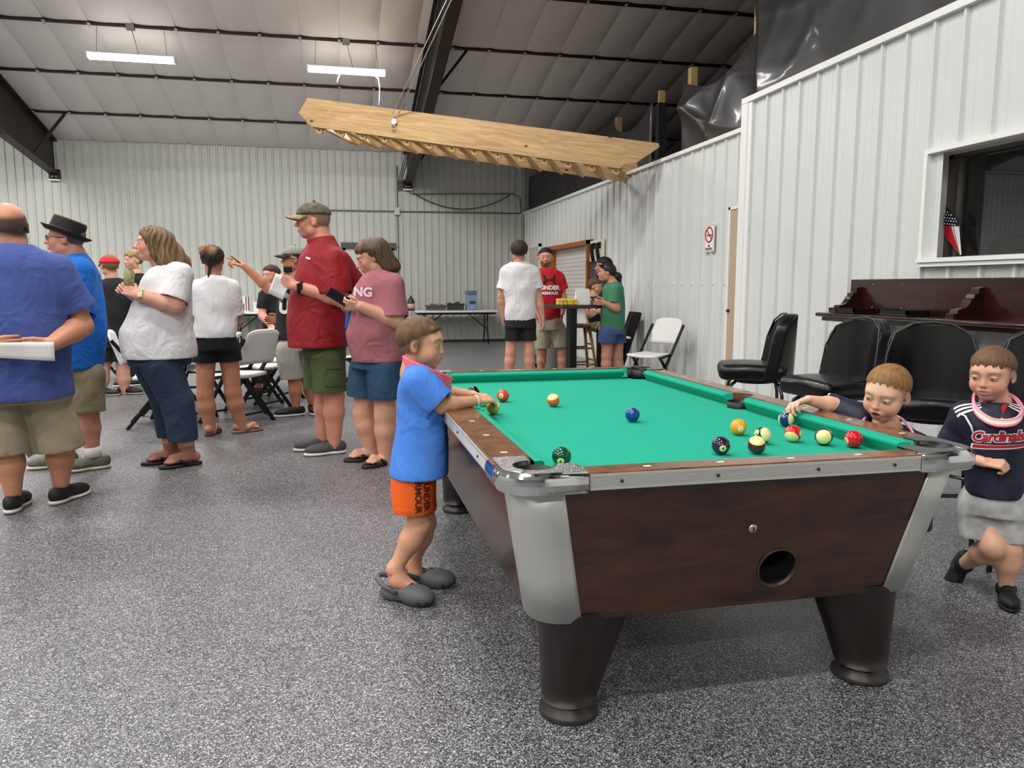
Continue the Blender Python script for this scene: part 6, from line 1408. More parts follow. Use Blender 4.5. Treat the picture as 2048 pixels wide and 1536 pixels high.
# ---- man behind her
H = Head((0.007, 0.000, 1.546), .245, (-1, .1, 0))
p, so, sr = far_person(3.72, 10.55, 'dark haired man mostly hidden behind the woman in green', H, 'b9856b', [(0.058, 0.000, 1.440), (0.073, 0.000, 1.356), (0.079, 0.000, 1.003), (0.084, 0.000, 0.647)],
  [(1.384, 0.080, 0.092, 0.090, 0.000), (1.314, 0.074, 0.155, 0.140, 0.000), (1.073, 0.070, 0.177, 0.160, 0.000), (0.718, 0.076, 0.177, 0.160, 0.000)], [((0.116, -0.140, 1.250), (0.077, -0.160, 1.048), .08, .085), ((0.090, 0.140, 1.250), (0.051, 0.160, 1.042), .08, .08)],
  [[(0.116, -0.140, 1.250), (0.078, -0.160, 0.971), (-0.089, -0.200, 0.993)], [(0.090, 0.140, 1.250), (0.052, 0.160, 0.963), (-0.070, 0.100, 0.928)]], None, [((0.028, -0.080, 0.615), (0.018, -0.080, 0.294), (0.023, -0.080, -0.008)), ((0.129, 0.080, 0.606), (0.134, 0.080, 0.281), (0.139, 0.080, -0.025))],
  cloth('dark olive tee', '2b2f26', .9), M('dark trousers', '1b1a20', .8), [(0.789, 0.082, 0.156, 0.150, 0.000), (0.575, 0.085, 0.156, 0.150, 0.000)], [((0.028, -0.080, 0.580), (0.021, -0.080, 0.115), .11, .09), ((0.143, 0.080, 0.570), (0.137, 0.080, 0.099), .11, .09)],
  hair=(short_hair(H, .06, .24, -.3), M('black hair', '17120f', .7)), shoe_m=(shoeb, wsole), shoe_dirs=((-1, -.2), (-1, -.2)), seed=131)
# ---- seated child at the stool beside the tall table
H = Head((0.215, 0.000, 1.264), .215, (.9, -.35, -.1), child=True)
p, so, sr = far_person(3.30, 10.30, 'seated child with brown hair and black shirt with white print behind tall table', H, 'cf9a80', [(0.195, 0.000, 1.176), (0.189, 0.000, 1.121), (0.198, 0.000, 0.942), (0.214, 0.000, 0.770)],
  [(1.134, 0.189, 0.062, 0.070, 0.000), (1.093, 0.189, 0.103, 0.110, 0.000), (0.942, 0.198, 0.096, 0.120, 0.000), (0.749, 0.215, 0.096, 0.120, 0.000)], [((0.250, -0.060, 1.067), (0.278, -0.080, 0.972), .05, .055), ((0.129, 0.060, 1.065), (0.116, 0.080, 0.967), .05, .055)],
  [[(0.250, -0.060, 1.067), (0.278, -0.100, 0.932), (0.223, -0.160, 0.913)], [(0.129, 0.060, 1.065), (0.110, 0.060, 0.905), (0.118, 0.000, 0.769)]], None, [((0.200, -0.060, 0.738), (0.305, -0.220, 0.713), (0.323, -0.220, 0.461)), ((0.202, 0.060, 0.732), (0.329, 0.120, 0.688), (0.347, 0.120, 0.435))],
  blackt, cloth('olive trousers', '7d7350', .85), [(0.804, 0.214, 0.096, 0.110, 0.000), (0.694, 0.229, 0.096, 0.120, 0.000)], [((0.214, -0.060, 0.724), (0.299, -0.200, 0.705), .08, .07), ((0.216, 0.060, 0.718), (0.322, 0.100, 0.682), .08, .07)],
  hair=(short_hair(H, .05, .2, -.3), M('reddish brown hair', '5d3f33', .7)), seed=141, arm_s=.7, leg_s=.75)
decal('shirt_print', poly_mesh([[(-.05, -.09), (-.02, -.09), (0, -.03), (.02, -.09), (.05, -.09), (.015, .08), (-.015, .08)]]), wpr, so, so, (0.182, -0.500, 0.977), (1, 0, 0), (0, 0, 1), .008)
# ---- seated person glimpsed beyond the pointing man
H = Head((-0.127, 0.000, 1.397), .235, (-.7, -.7, 0))
p, so, sr = far_person(-.62, 9.9, 'seated person in black shirt glimpsed below the pointing arm', H, 'cf8f7c', [(-0.119, 0.000, 1.307), (-0.116, 0.000, 1.235), (-0.119, 0.000, 0.981), (-0.128, 0.000, 0.738)],
  [(1.259, -0.109, 0.070, 0.080, 0.000), (1.223, -0.116, 0.122, 0.140, 0.000), (1.011, -0.118, 0.128, 0.160, 0.000), (0.585, -0.128, 0.135, 0.160, 0.000)], [((-0.203, -0.100, 1.164), (-0.232, -0.120, 0.997), .075, .075), ((-0.031, 0.100, 1.161), (-0.014, 0.120, 0.989), .075, .075)],
  [[(-0.203, -0.100, 1.164), (-0.246, -0.150, 0.927), (-0.156, -0.300, 0.813)], [(-0.031, 0.100, 1.161), (-0.005, 0.100, 0.903), (-0.067, -0.050, 0.800)]], None, [((-0.168, -0.080, 0.573), (-0.275, -0.420, 0.576), (-0.316, -0.450, 0.075)), ((-0.100, 0.080, 0.560), (-0.193, -0.380, 0.565), (-0.228, -0.400, 0.071))],
  blackt, M('dark jeans', '20242c', .8), [(0.664, -0.125, 0.123, 0.150, 0.000), (0.517, -0.130, 0.123, 0.160, 0.000)], [((-0.286, -0.420, 0.576), (-0.313, -0.440, 0.150), .085, .075), ((-0.204, -0.380, 0.565), (-0.225, -0.390, 0.147), .085, .075)],
  hair=(short_hair(H, .06, .24, -.3), M('dark brown bg hair', '3a2820', .7)), short_mid=[((-0.169, -0.080, 0.561), (-0.281, -0.410, 0.575), .10, .085), ((-0.101, 0.080, 0.548), (-0.198, -0.370, 0.565), .10, .085)], seed=151, shoe_m=(shoeb, wsole), shoe_dirs=((-.6, -.8), (-.6, -.8)))
# ================================================================== FURNITURE AND FITTINGS
vinyl_b = M('black vinyl', '070708', .33, coat=.1)
chr_d = M('dark chrome tube', '5a5a5c', .2, .9)
pipe_m = M('vinyl piping', '2c2c2e', .3)
# ---- bucket bar stools (facing +x in their own frame)
def make_stool(label):
    e = empty('bar_stool', (0, 0, 0), 0, label, 'bar stool', 'black bar stools by the drink shelf')
    seat = [rbox((.02, 0, .665), (.235, .225, .055), .045, k=.02), ell((.05, 0, .70), (.20, .20, .035), k=.03)]
    sdf_obj('seat', seat, .009, vinyl_b, e, smooth=2)
    def bk(P):
        z = P[..., 2]; t = np.clip((z-.62)/.44, 0, 1); w = .228-.02*t-.12*np.clip((z-.95)/.125, 0, 1)**2.6
        cx = -.22-.025*t+.13*(np.abs(P[..., 1])/.22)**2.2*(1-.35*t); th = .05-.012*t
        return np.maximum(np.maximum(np.abs(P[..., 0]-cx)-th, np.abs(P[..., 1])-w), np.maximum(.60-z, z-1.075))
    sdf_obj('backrest', [Prim(bk, (-.40, -.24, .58), (-.0, .24, 1.10), 'u', .0)], .006, vinyl_b, e, smooth=9)
    mb = MB(); pts = [(-.06, -.224, .63), (-.075, -.221, .75), (-.10, -.214, .90), (-.14, -.178, 1.02), (-.18, -.09, 1.07), (-.205, 0, 1.08)]
    loop = pts+[(x, -y, z) for x, y, z in pts[-2::-1]]; mb.tube(loop, .006, 6).build('piping', pipe_m, e)
    sw = MB().lathe([(.13, .58), (.13, .615), (.05, .62)], 24).build('swivel_plate', M('black plate', '111111', .4), e)
    for sx in (-1, 1):
        for sy in (-1, 1):
            MB().tube([(sx*.06, sy*.06, .60), (sx*.13, sy*.13, .60), (sx*.165, sy*.165, .57), (sx*.18, sy*.18, .50), (sx*.21, sy*.21, .0)], .0125, 10).build('leg', chr_d, e)
    rr = .20; MB().tube([(rr*1.3*math.cos(t), rr*1.3*math.sin(t), .25) for t in np.linspace(0, 2*math.pi, 25)], .010, 8, False).build('footrest_ring', chr_d, e)
    return e
st = make_stool('black vinyl bar stool standing apart at the left, seen side on')
stools = [(st, 2.95, 5.06, R(154), None), (None, 2.95, 4.12, R(186), 'black vinyl bar stool under the left end of shelf'), (None, 2.98, 3.38, R(232), 'black vinyl bar stool facing forward behind the two boys'), (None, 3.12, 2.80, R(228), 'black vinyl bar stool at right picture edge behind jersey boy')]
for o, x, y, rz, lab in stools:
    o = o or copy_tree(st); o.location = (x, y, 0); o.rotation_euler = (0, 0, rz)
    if lab: o['label'] = lab
# ---- dark wooden drink shelf on the near wall
mah = wood_mat('dark mahogany', '200a08', '3a1610', .22, (1, .4, 3), 3, coat=.4)
sf = empty('drink_shelf', (4.22, 5.0, 1.03), 0, 'dark mahogany wall shelf with scrolled brackets below office window', 'shelf')
MB().box((-.02, -3.2, .02), (.0, .73, .295), .004).build('back_board', mah, sf)
MB().box((-.28, -3.2, -.005), (.0, .78, .022), .006).build('shelf_board', mah, sf)
MB().tube([(-.285, -3.2, .006), (-.285, .785, .006), (0, .785, .006)], .017, 12).build('shelf_nosing', mah, sf)
MB().box((-.262, -3.2, -.045), (-.02, .755, -.005), .004).build('shelf_apron', mah, sf)
br = [(0, .02), (-.235, .02), (-.235, .055), (-.205, .06), (-.20, .085), (-.17, .09)]+[(-.17+.07*math.sin(t), .175-.085*math.cos(t)) for t in np.linspace(0, 1.3, 6)]+[(-.085, .16), (-.08, .185), (-.05, .19), (-.045, .225), (0, .235)]
brm = MB()
bk_ = MB().prism([(x, z) for x, z in br][::-1], 0, .07); bk_.xf(Matrix(((1, 0, 0, 0), (0, 0, 1, 0), (0, 1, 0, 0), (0, 0, 0, 1))))
bm_ = bk_.mesh('bracket')
for yy in (.62, -.62, -1.8): link_mesh('bracket', bm_, mah, sf, (-.02, yy-.035, 0))
for yy, zz in ((.45, .25), (.45, .07), (.12, .25), (.12, .07)): MB().lathe([(.008, 0), (.007, .003), (.003, .005)], 10).xf(Matrix.Rotation(-math.pi/2, 4, 'Y')).build('shelf_screw', sb, sf, (-.02, yy, zz))
tray_m = M('black tray', '0d0d0f', .4)
def tray(y0, y1, lab):
    e = empty('ashtray', (4.08, (y0+y1)/2, 1.053), 0, lab, 'tray', 'trays on the drink shelf'); l = (y1-y0)/2
    MB().box((-.11, -l, 0), (.08, l, .012), .003).build('tray_base', tray_m, e)
    MB().box((-.11, -l, .012), (-.095, l, .042)).box((.065, -l, .012), (.08, l, .042)).box((-.11, -l, .012), (.08, -l+.015, .042)).box((-.11, l-.015, .012), (.08, l, .042)).build('tray_rim', tray_m, e)
tray(5.36, 5.68, 'flat black tray on the left end of dark shelf'); tray(4.78, 5.08, 'flat black tray on shelf further right, beside bracket')
# ---- things behind the office window
fl = empty('flag', (4.355, 4.845, 1.472), 0, 'small furled American flag leaning inside the office window', 'flag')
flag_b = M('flag blue', '0e1226', .8); flag_r = M('flag red', 'b5121f', .8); flag_w = M('flag white', 'dcdcdc', .8)
MB().tube([(.0, -.10, .0), (.01, .065, .40)], .004, 6).build('flag_staff', M('flag staff', '6b5636', .5), fl)
def fpl(name, poly, m, x=0.): return sheet(MB().add([(x+.006*math.sin(9*z), y, z) for y, z in poly], [tuple(range(len(poly)))]).build(name, m, fl), .003)
fpl('canton', [(.063, .374), (-.052, .272), (-.058, .224), (.082, .237)], flag_b, -.002)
fpl('red_stripe', [(.08, .236), (.01, .226), (-.092, .02), (.066, .16)], flag_r); fpl('white_stripe', [(.01, .226), (-.06, .222), (-.105, .02), (-.092, .02)], flag_w)
for i in range(6):
    for j in range(5):
        y, z = .068-.024*j-.004*(i % 2)*3, .25+.021*i-.004*j
        if z < .37-(.063-y)*.9-.012 and y > -.048+(z-.224)*.2: MB().lathe([(.006, 0), (.005, .002), (.001, .003)], 8).xf(Matrix.Rotation(-math.pi/2, 4, 'Y')).build('star', flag_w, fl, (-.007+.006*math.sin(9*z), y, z))
tag(sdf_obj('cap_reflection', [ell((0, 0, .09), (.11, .17, .09), k=.05), cone((0, -.1, .11), (0, -.22, .10), .05, .02, .03), plane_cut((0, 0, .0), (0, 0, -1))], .012, M('reflection black', '0b0b0c', .7)), 'dark cap shape behind the office window glass, standing in for a reflection', 'cap').location = (4.75, 4.72, 1.45)  # solid cap shape added in place of a dark reflection in the pane
lg = tag(MB().box((4.47, 2.05, 1.40), (5.0, 4.95, 1.449)).build('office_counter', M('dark counter', '3a3836', .6)), 'dark counter behind the office window', 'counter')
# ---- no smoking sign
sg = empty('no_smoking_sign', (4.28, 8.44, 1.665), 0, 'no smoking sign on white wall left of tan door', 'sign')
MB().box((-.004, -.125, .0), (.0, .125, .32)).build('sign_board', M('sign white', 'f1efee', .5), sg)
sred = M('sign red', 'b52a2a', .5); sblk = M('sign black', '222222', .5)
MB().tube([(-.006, .085*math.cos(t), .20+.085*math.sin(t)) for t in np.linspace(0, 2*math.pi, 33)], .009, 6, False).build('ring', sred, sg)
MB().bar((-.007, -.06, .14), (-.007, .06, .26), .014, .003, up=(1, 0, 0)).build('slash', sred, sg)
MB().box((-.0065, -.055, .185), (-.004, .03, .20)).box((-.0065, .034, .185), (-.004, .055, .20)).build('cigarette', sblk, sg)
for zz_, t_ in ((.07, 'NO'), (.035, 'SMOKING')): flat_text('sign_lettering', t_, .038, sblk, sg, (-.0062, 0, zz_), (0, -1, 0), (0, 0, 1), .001)
MB().box((-.0055, -.115, .01), (-.004, .115, .014)).box((-.0055, -.115, .306), (-.004, .115, .31)).box((-.0055, -.115, .01), (-.004, -.111, .31)).box((-.0055, .111, .01), (-.004, .115, .31)).build('sign_border', sred, sg)

# ---- serving window with roll shutter in the far right wall
cedar = wood_mat('stained cedar', '8a4a18', 'b06a28', .5, (4, 4, 1), 4)
sv = tag(MB().box((4.20, 12.73, 1.0), (4.44, 12.80, 2.05)).box((4.20, 15.22, 1.0), (4.44, 15.29, 2.05)).box((4.20, 12.73, 1.98), (4.44, 15.29, 2.05)).build('window_2', cedar), kind='structure')
MB().box((4.10, 12.70, .97), (4.44, 15.32, 1.02)).build('serving_ledge', cedar, sv)
shut = M('shutter slat', 'd5d2ce', .45)
slat = MB().add([(0, -1.21, 0), (0, 1.21, 0), (-.012, 1.21, .02), (-.012, -1.21, .02), (-.012, 1.21, .058), (-.012, -1.21, .058), (0, 1.21, .074), (0, -1.21, .074)], [(0, 1, 2, 3), (3, 2, 4, 5), (5, 4, 6, 7)]).mesh('shutter_slat')
for i in range(13): link_mesh('shutter_slat', slat, shut, sv, (4.38, 14.01, 1.02+i*.0745))
# ---- cue rack
cr = empty('cue_rack', (4.27, 12.38, 1.0), 0, 'white cue rack board with dark cues beside serving window', 'cue rack')
MB().box((-.02, -.36, .0), (.0, .34, 1.03)).build('rack_board', M('rack cream', 'd8d0bb', .6), cr)
MB().box((-.04, -.12, .18), (-.02, .30, .66)).build('score_panel', M('dark score panel', '3c3d3e', .6), cr)
MB().box((-.045, -.13, .64), (-.02, .31, .68)).box((-.045, -.13, .14), (-.02, -.11, .68)).box((-.045, .29, .14), (-.02, .31, .68)).build('panel_frame', M('panel frame', '141414', .5), cr)
hk = M('rack hook', '161616', .4, .5)
for k in range(2):
    for j in range(3): MB().tube([(-.03, .20-.28*k-.06*j, .68), (-.05, .21-.28*k-.06*j, .82), (-.05, .24-.28*k-.06*j, .96), (-.03, .19-.28*k-.06*j, .98), (-.04, .17-.28*k-.06*j, .88)], .010, 6).build('hook', hk, cr)
# pale door left of the serving window
d2 = tag(MB().box((4.27, 16.2, 0), (4.31, 17.1, 2.1)).build('door_2', M('cream door', 'c9bfae', .55)), kind='structure'); MB().box((4.255, 16.12, 0), (4.30, 16.2, 2.17)).box((4.255, 17.1, 0), (4.30, 17.18, 2.17)).box((4.255, 16.12, 2.1), (4.30, 17.18, 2.17)).build('door_frame', trimw, d2)
MB().tube([(4.26, 16.28, 1.0), (4.22, 16.28, 1.0), (4.22, 16.38, 1.0)], .012, 8).build('door_handle', galv if 'galv' in globals() else sb, d2)
# ---- back wall double door with header
d3 = tag(MB().box((.26, YB-.05, 0), (1.24, YB-.022, 2.05)).build('door_3', M('pale grey door', 'c2c8c0', .5)), kind='structure')
MB().box((.20, YB-.055, 0), (.26, YB-.02, 2.1)).box((1.24, YB-.055, 0), (1.30, YB-.02, 2.1)).box((.20, YB-.055, 2.05), (1.30, YB-.02, 2.1)).build('door_frame', M('grey door frame', '9ba198', .5), d3)
MB().box((.16, YB-.10, 2.1), (1.36, YB-.02, 2.22)).build('rain_header', M('dark header', '4a4c48', .5), d3)
MB().tube([(1.16, YB-.05, .95), (1.16, YB-.09, .95), (1.05, YB-.09, .95)], .012, 8).build('door_handle', sb, d3)
# ---- conduit, box and sagging cable on the back wall
cd_m = M('grey conduit', '6f736c', .5, .3)
cdt = empty('conduit', (0, YB-.045, 0), 0, 'thin grey conduit run with switch box on back wall', 'conduit')
MB().tube([(-.10, 0, 2.1), (-.10, 0, 2.88), (-.08, 0, 2.91), (4.2, 0, 2.925)], .013, 8).build('long_pipe', cd_m, cdt)
MB().tube([(1.41, 0, 0), (1.41, 0, 3.9)], .013, 8).build('drop_pipe', cd_m, cdt); MB().box((1.34, -.03, 2.83), (1.46, .03, 3.0), .01).build('switch_box', M('grey box', 'b9bbb4', .4, .3), cdt)
MB().tube([(1.62, 0, 3.36), (1.75, 0, 3.30), (4.05, 0, 3.36), (4.2, 0, 3.28), (4.22, 0, 2.93)], .013, 8).build('upper_pipe', cd_m, cdt)
MB().tube([(1.75+2.2*t, -.02, 3.33-1.35*t*(1-t)) for t in np.linspace(0, 1, 17)], .011, 8).build('sagging_cable', M('dark cable', '3b3d3a', .6), cdt)

# ---- folding chairs (facing +x)
wpl = M('white moulded plastic', 'dedcd8', .45); bfr = M('black steel frame', '101012', .4, .3)
def make_chair():
    e = empty('folding_chair', (0, 0, 0), 0, 'white folding chair', 'chair', 'white folding chairs')
    def seatf(u, v): x = -.20+.40*u; y = (-.21+.42*v)*(1-.06*(1-u)); return (x, y, .445+.012*u-.012*math.sin(math.pi*v)+.01*math.cos(math.pi*u))
    sheet(MB().grid(seatf, 8, 8).build('seat', wpl, e), .03)
    def backf(u, v):
        y = (-.21+.42*u)*(1-.10*max(0, v-.55)*2); z = .57+.31*v-.035*(2*u-1)**4*(v > .5); x = -.265-.10*v-.035*(1-(2*u-1)**2); return (x, y, z)
    sheet(MB().grid(backf, 12, 8).build('backrest', wpl, e), .02)
    for s in (-1, 1):
        MB().bar((-.345, s*.225, .80), (.245, s*.225, .0), .022, .030).build('front_leg', bfr, e)
        MB().bar((.10, s*.20, .43), (-.265, s*.20, .0), .022, .030).build('rear_leg', bfr, e)
        MB().bar((.13, s*.21, .42), (-.12, s*.222, .46), .012, .03).build('seat_rail', bfr, e)
    MB().bar((.165, -.225, .10), (.165, .225, .10), .018, .018).build('front_bar', bfr, e)
    MB().bar((-.19, -.20, .09), (-.19, .20, .09), .018, .018).build('rear_bar', bfr, e)
    return e
ch0 = make_chair()
CH = [(3.70, 8.72, R(212), 'white folding chair alone against right wall beyond pool table'),
      (-1.60, 7.62, R(8), 'folding chair whose black legs show left of the rolled jeans'),
      (-.93, 7.62, R(142), 'folding chair with tall white back just right of black shorts woman'),
      (-.80, 8.33, R(145), 'second folding chair of the row right of black shorts woman'),
      (-.70, 9.0, R(148), 'third folding chair of the row, nearest the pointing man'),
      (-1.62, 8.35, R(0), 'folding chair behind the legs of the rolled jeans woman'),
      (-.66, 10.0, R(205), 'folding chair under the seated person in black'),
      (-3.05, 11.5, R(40), 'folding chair behind the man in red cap'),
      (.32, 9.3, R(150), 'folding chair glimpsed between red shirt man and rose shirt woman')]
for i, (x, y, rz, lab) in enumerate(CH):
    o = ch0 if i == 0 else copy_tree(ch0); o.location = (x, y, 0); o.rotation_euler = (0, 0, rz); o['label'] = lab
# ---- folding tables
def fold_table(x, y, l, w, rz, label, h=.74, cloth_=False):
    e = empty('folding_table', (x, y, 0), rz, label, 'table', 'white folding tables')
    MB().box((-l/2, -w/2, h-.045), (l/2, w/2, h), .012).build('table_top', wpl, e)
    MB().box((-l/2+.05, -w/2+.05, h-.085), (l/2-.05, w/2-.05, h-.05)).build('under_frame', bfr, e)
    for s in (-1, 1):
        X = s*(l/2-.22)
        for q in (-1, 1): MB().tube([(X, q*.18, h-.06), (X, q*.18, .35), (X+s*.0, q*(w/2-.08), .0)], .014, 8).build('leg', bfr, e)
        MB().tube([(X, -.2, .30), (X, .2, .30)], .012, 6).build('leg_bar', bfr, e); MB().tube([(X, 0, .34), (X-s*.42, 0, h-.07)], .011, 6).build('leg_brace', bfr, e)
    return e
fold_table(2.60, 17.15, 1.83, .74, 0, 'white folding table against back wall with coolers and trays')
fold_table(-1.45, 8.62, 1.83, .76, R(90), 'white folding table amid chairs behind woman in black shorts')
fold_table(-1.0, 17.2, 2.4, .76, 0, 'white folding table far back holding white boxes and flags')
fold_table(-3.6, 13.5, 2.4, .76, 0, 'white folding table far back left behind standing men')
# things on the back wall table
jug = empty('drink_jug', (1.62, 17.1, .74), 0, 'large dark drink bottle with pink label on back table', 'bottle')
MB().lathe([(.075, 0), (.085, .02), (.085, .16), (.08, .2), (.05, .26), (.03, .28), (.03, .31)], 20).build('bottle', M('dark bottle', '343a34', .3), jug); MB().lathe([(.0865, .04), (.0865, .15)], 20).build('label', M('peach label', 'd8a58a', .5), jug); MB().lathe([(.034, .30), (.034, .33), (.03, .332)], 14).build('bottle_lid', M('grey lid', '8a8c8a', .5), jug)
def tub(x, w, h, col, lab, fill):
    e = empty('catering_tray', (x, 17.1, .74), 0, lab, 'tray', 'trays on the back table'); m = M('tub '+col, col, .5)
    MB().add([(-w*.45, -.12, 0), (w*.45, -.12, 0), (w*.45, .12, 0), (-w*.45, .12, 0), (-w*.5, -.15, h), (w*.5, -.15, h), (w*.5, .15, h), (-w*.5, .15, h)], [(3, 2, 1, 0), (0, 1, 5, 4), (1, 2, 6, 5), (2, 3, 7, 6), (3, 0, 4, 7)]).build('tray_body', m, e)
    MB().box((-w*.53, -.17, h-.015), (w*.53, -.14, h)).box((-w*.53, .14, h-.015), (w*.53, .17, h)).box((-w*.53, -.14, h-.015), (-w*.49, .14, h)).box((w*.49, -.14, h-.015), (w*.53, .14, h)).build('tray_rim', m, e)
    for i in range(5): MB().box((-w*.42+i*w*.17, -.1, h-.05), (-w*.42+i*w*.17+w*.14, .1, h+.02+.02*(i % 2)), .01).build('packet', M('packet '+fill[i % len(fill)], fill[i % len(fill)], .5), e)
tub(2.16, .44, .11, '5a5c58', 'grey catering tray with red packets on back table', ['8a8c86', 'a03a42', '6a6a66']); tub(2.60, .36, .15, '3d3f40', 'dark grey tub of mixed items on back table', ['4a4c4d', 'b5b7b4', '2a2c2c'])
wc = empty('water_cooler', (2.95, 17.1, .74), 0, 'blue water dispenser box at right end of back table', 'water cooler'); MB().box((-.11, -.12, 0), (.11, .12, .34), .015).build('cooler_body', M('cooler blue', '7f98b8', .35), wc); MB().box((-.115, -.125, .34), (.115, .125, .43), .02).build('cooler_lid', M('cooler lid', '5f7690', .4), wc)
MB().box((-.05, -.124, .14), (.08, -.1195, .20)).build('cooler_label', M('cooler print', '26364f', .5), wc); MB().tube([(0, -.12, .06), (0, -.16, .06), (0, -.165, .03)], .012, 8).build('tap', M('tap white', 'd5d8da', .4), wc)
# flags and boxes on the far white table
for k, (x, z, w, lab) in enumerate([(-1.87, .74, .24, 'framed American flag print standing on far table, left of two'), (-1.42, .945, .30, 'framed American flag print lying against white box, right of two')]):
    e = empty('flag_print', (x, 17.05+.1*k, z), 0, lab, 'flag print', 'flag prints on far table'); hgt = .32 if k == 0 else .19
    MB().box((-w/2, -.01, 0), (w/2, .01, hgt)).build('print_backing', flag_w, e); MB().box((-w/2, -.013, hgt*.55), (-w*.05, -.0101, hgt)).build('canton', M('print navy', '4a4c55', .7), e)
    for i in range(5): MB().box((-w/2+.03+i*w*.2, -.0125, .02), (-w/2+.03+i*w*.2+w*.09, -.0105, hgt*(.55 if i < 3 else 1)-.005)).build('stripe', M('print red', '6a2530', .7), e)
for (x, y, z, a, b, c, lab) in [(-1.45, 17.15, .74, .42, .3, .20, 'white flat box on far table below flag prints'), (-1.02, 17.15, .74, .36, .35, .45, 'large white box on far table behind pointing man')]:
    e = empty('white_box', (x, y, z), 0, lab, 'box', 'boxes on far table'); MB().box((-a/2, -b/2, 0), (a/2, b/2, c*.8), .005).build('box_body', M('white card', 'd9d6d2', .7), e); MB().box((-a/2-.005, -b/2-.005, c*.78), (a/2+.005, b/2+.005, c), .005).build('box_lid', M('white card lid', 'e4e1de', .7), e)
tag(MB().lathe([(.045, 0), (.048, .15), (.052, .155), (.052, .175), (.045, .18)], 20).build('thermos', M('grey steel jug', '9a9c9a', .3, .6)), 'grey steel jug with white lid standing on chair-side table', 'jug').location = (-1.14, 9.28, .74)
pl = empty('place_setting', (-1.2, 8.75, .742), 0, 'small wire tray with dark items on white table', 'tray'); MB().box((-.12, -.08, 0), (.12, .08, .012), .004).build('tray_base', M('light tray', 'c9cac6', .4), pl); MB().box((-.10, -.05, .012), (-.02, .05, .035), .01).box((.01, -.06, .012), (.10, .04, .03), .01).build('tray_items', M('dark items', '2a2c28', .5), pl)
# ---- tall pub table, what stands on it, and the stool beside it
dkw = wood_mat('dark table wood', '1d1412', '33221c', .35, (2, 2, 2), 4, coat=.2)
pb = empty('pub_table', (2.97, 9.60, 0), R(14), 'tall dark square pub table with black pedestal', 'table')
MB().box((-.30, -.30, .99), (.30, .30, 1.035), .008).build('table_top', dkw, pb); MB().box((-.05, -.05, .03), (.05, .05, .99)).build('pedestal', M('black steel', '0e0e0f', .4), pb); MB().box((-.28, -.28, 0), (.28, .28, .03), .01).build('base_plate', M('black steel', '0e0e0f', .4), pb)
ypk = M('yellow packet', 'e8d23a', .5); 
for k in range(8):
    x, y = 2.745+.07*(k % 4), 9.40+.05*(k % 2); z = 1.036+.04*(k//4)
    e = tag(MB().box((-.032, -.05, 0), (.032, .05, .038), .008).build('snack_packet', M('packet c%d' % (k % 3), ['e9d535', 'f0b9a0', 'd9c52c'][k % 3], .45)), '%s snack packet, %s row, %s in pile on pub table' % (['yellow', 'pink', 'olive yellow'][k % 3], ['bottom', 'top'][k//4], ['leftmost', 'second from left', 'third from left', 'rightmost'][k % 4]), 'packet', 'snack packets on pub table'); e.location = (x, y, z)
sc_ = empty('sign_holder', (3.08, 9.50, 1.036), R(10), 'white folded card standing on pub table', 'card'); MB().add([(-.10, -.03, 0), (.10, -.03, 0), (.10, 0, .20), (-.10, 0, .20), (-.10, .03, 0), (.10, .03, 0)], [(0, 1, 2, 3), (3, 2, 5, 4), (0, 3, 4), (1, 5, 2), (0, 4, 5, 1)]).build('card', M('white card stock', 'ecebea', .6), sc_)
nap = empty('napkin_holder', (3.17, 9.66, 1.036), R(14), 'black napkin caddy with white napkins beside woman in green', 'napkin holder'); MB().box((-.09, -.05, 0), (.09, .05, .015)).box((-.09, -.05, 0), (.09, -.04, .05)).box((-.09, .04, 0), (.09, .05, .05)).build('caddy', M('black steel', '0e0e0f', .4), nap); MB().box((-.08, -.036, .015), (.08, .036, .075), .006).build('napkins', M('white napkin', 'e6e4e0', .8), nap)
oak = wood_mat('golden oak', '8a5a30', 'b8834c', .5, (3, 3, 1), 4)
os_ = empty('wooden_stool', (3.30, 10.30, 0), 0, 'wooden bar stool with turned rungs behind the pub table', 'stool'); MB().lathe([(.16, .70), (.18, .715), (.18, .735), (.16, .75)], 24).build('seat', oak, os_)
for sx in (-1, 1):
    for sy in (-1, 1): MB().tube([(sx*.11, sy*.11, .70), (sx*.21, sy*.21, 0)], [.022, .018], 10).build('leg', oak, os_)
for zz, k in ((.2, .185), (.42, .15)):
    MB().tube([(-k, -k, zz), (k, -k, zz)], .012, 8).build('rung', oak, os_); MB().tube([(-k, k, zz), (k, k, zz)], .012, 8).build('rung', oak, os_); MB().tube([(-k, -k, zz+.05), (-k, k, zz+.05)], .012, 8).build('rung', oak, os_); MB().tube([(k, -k, zz+.05), (k, k, zz+.05)], .012, 8).build('rung', oak, os_)
bn = empty('white_bin', (2.97, 10.75, 0), 0, 'white plastic bin with liner between red shirt man and pub table', 'bin'); MB().lathe([(.14, 0), (.19, .62), (.2, .63), (.2, .66)], 24).build('bin_body', M('bin white', 'd8d8d4', .5), bn); MB().lathe([(.203, .58), (.208, .62), (.208, .67), (.195, .67)], 24).build('bin_liner', M('liner', 'b5b3a4', .4), bn)
cart = empty('blue_bucket', (2.98, 11.6, 0), 0, 'blue grey wheeled bucket on floor beyond khaki shorts', 'bucket'); MB().box((-.11, -.1, .07), (.11, .1, .24), .02).build('bucket_body', M('blue grey bucket', '51677a', .5), cart)
for sx in (-1, 1):
    for sy in (-1, 1): MB().lathe([(.04, -.015), (.045, 0), (.04, .015)], 14).xf(Matrix.Translation((sx*.08, sy*.07, .045)) @ Matrix.Rotation(math.pi/2, 4, 'X')).build('caster', M('caster black', '151515', .5), cart)
bk3 = empty('folded_chair', (4.05, 10.5, 0), R(-90), 'dark folded chair leaning on right wall behind woman in green', 'chair')
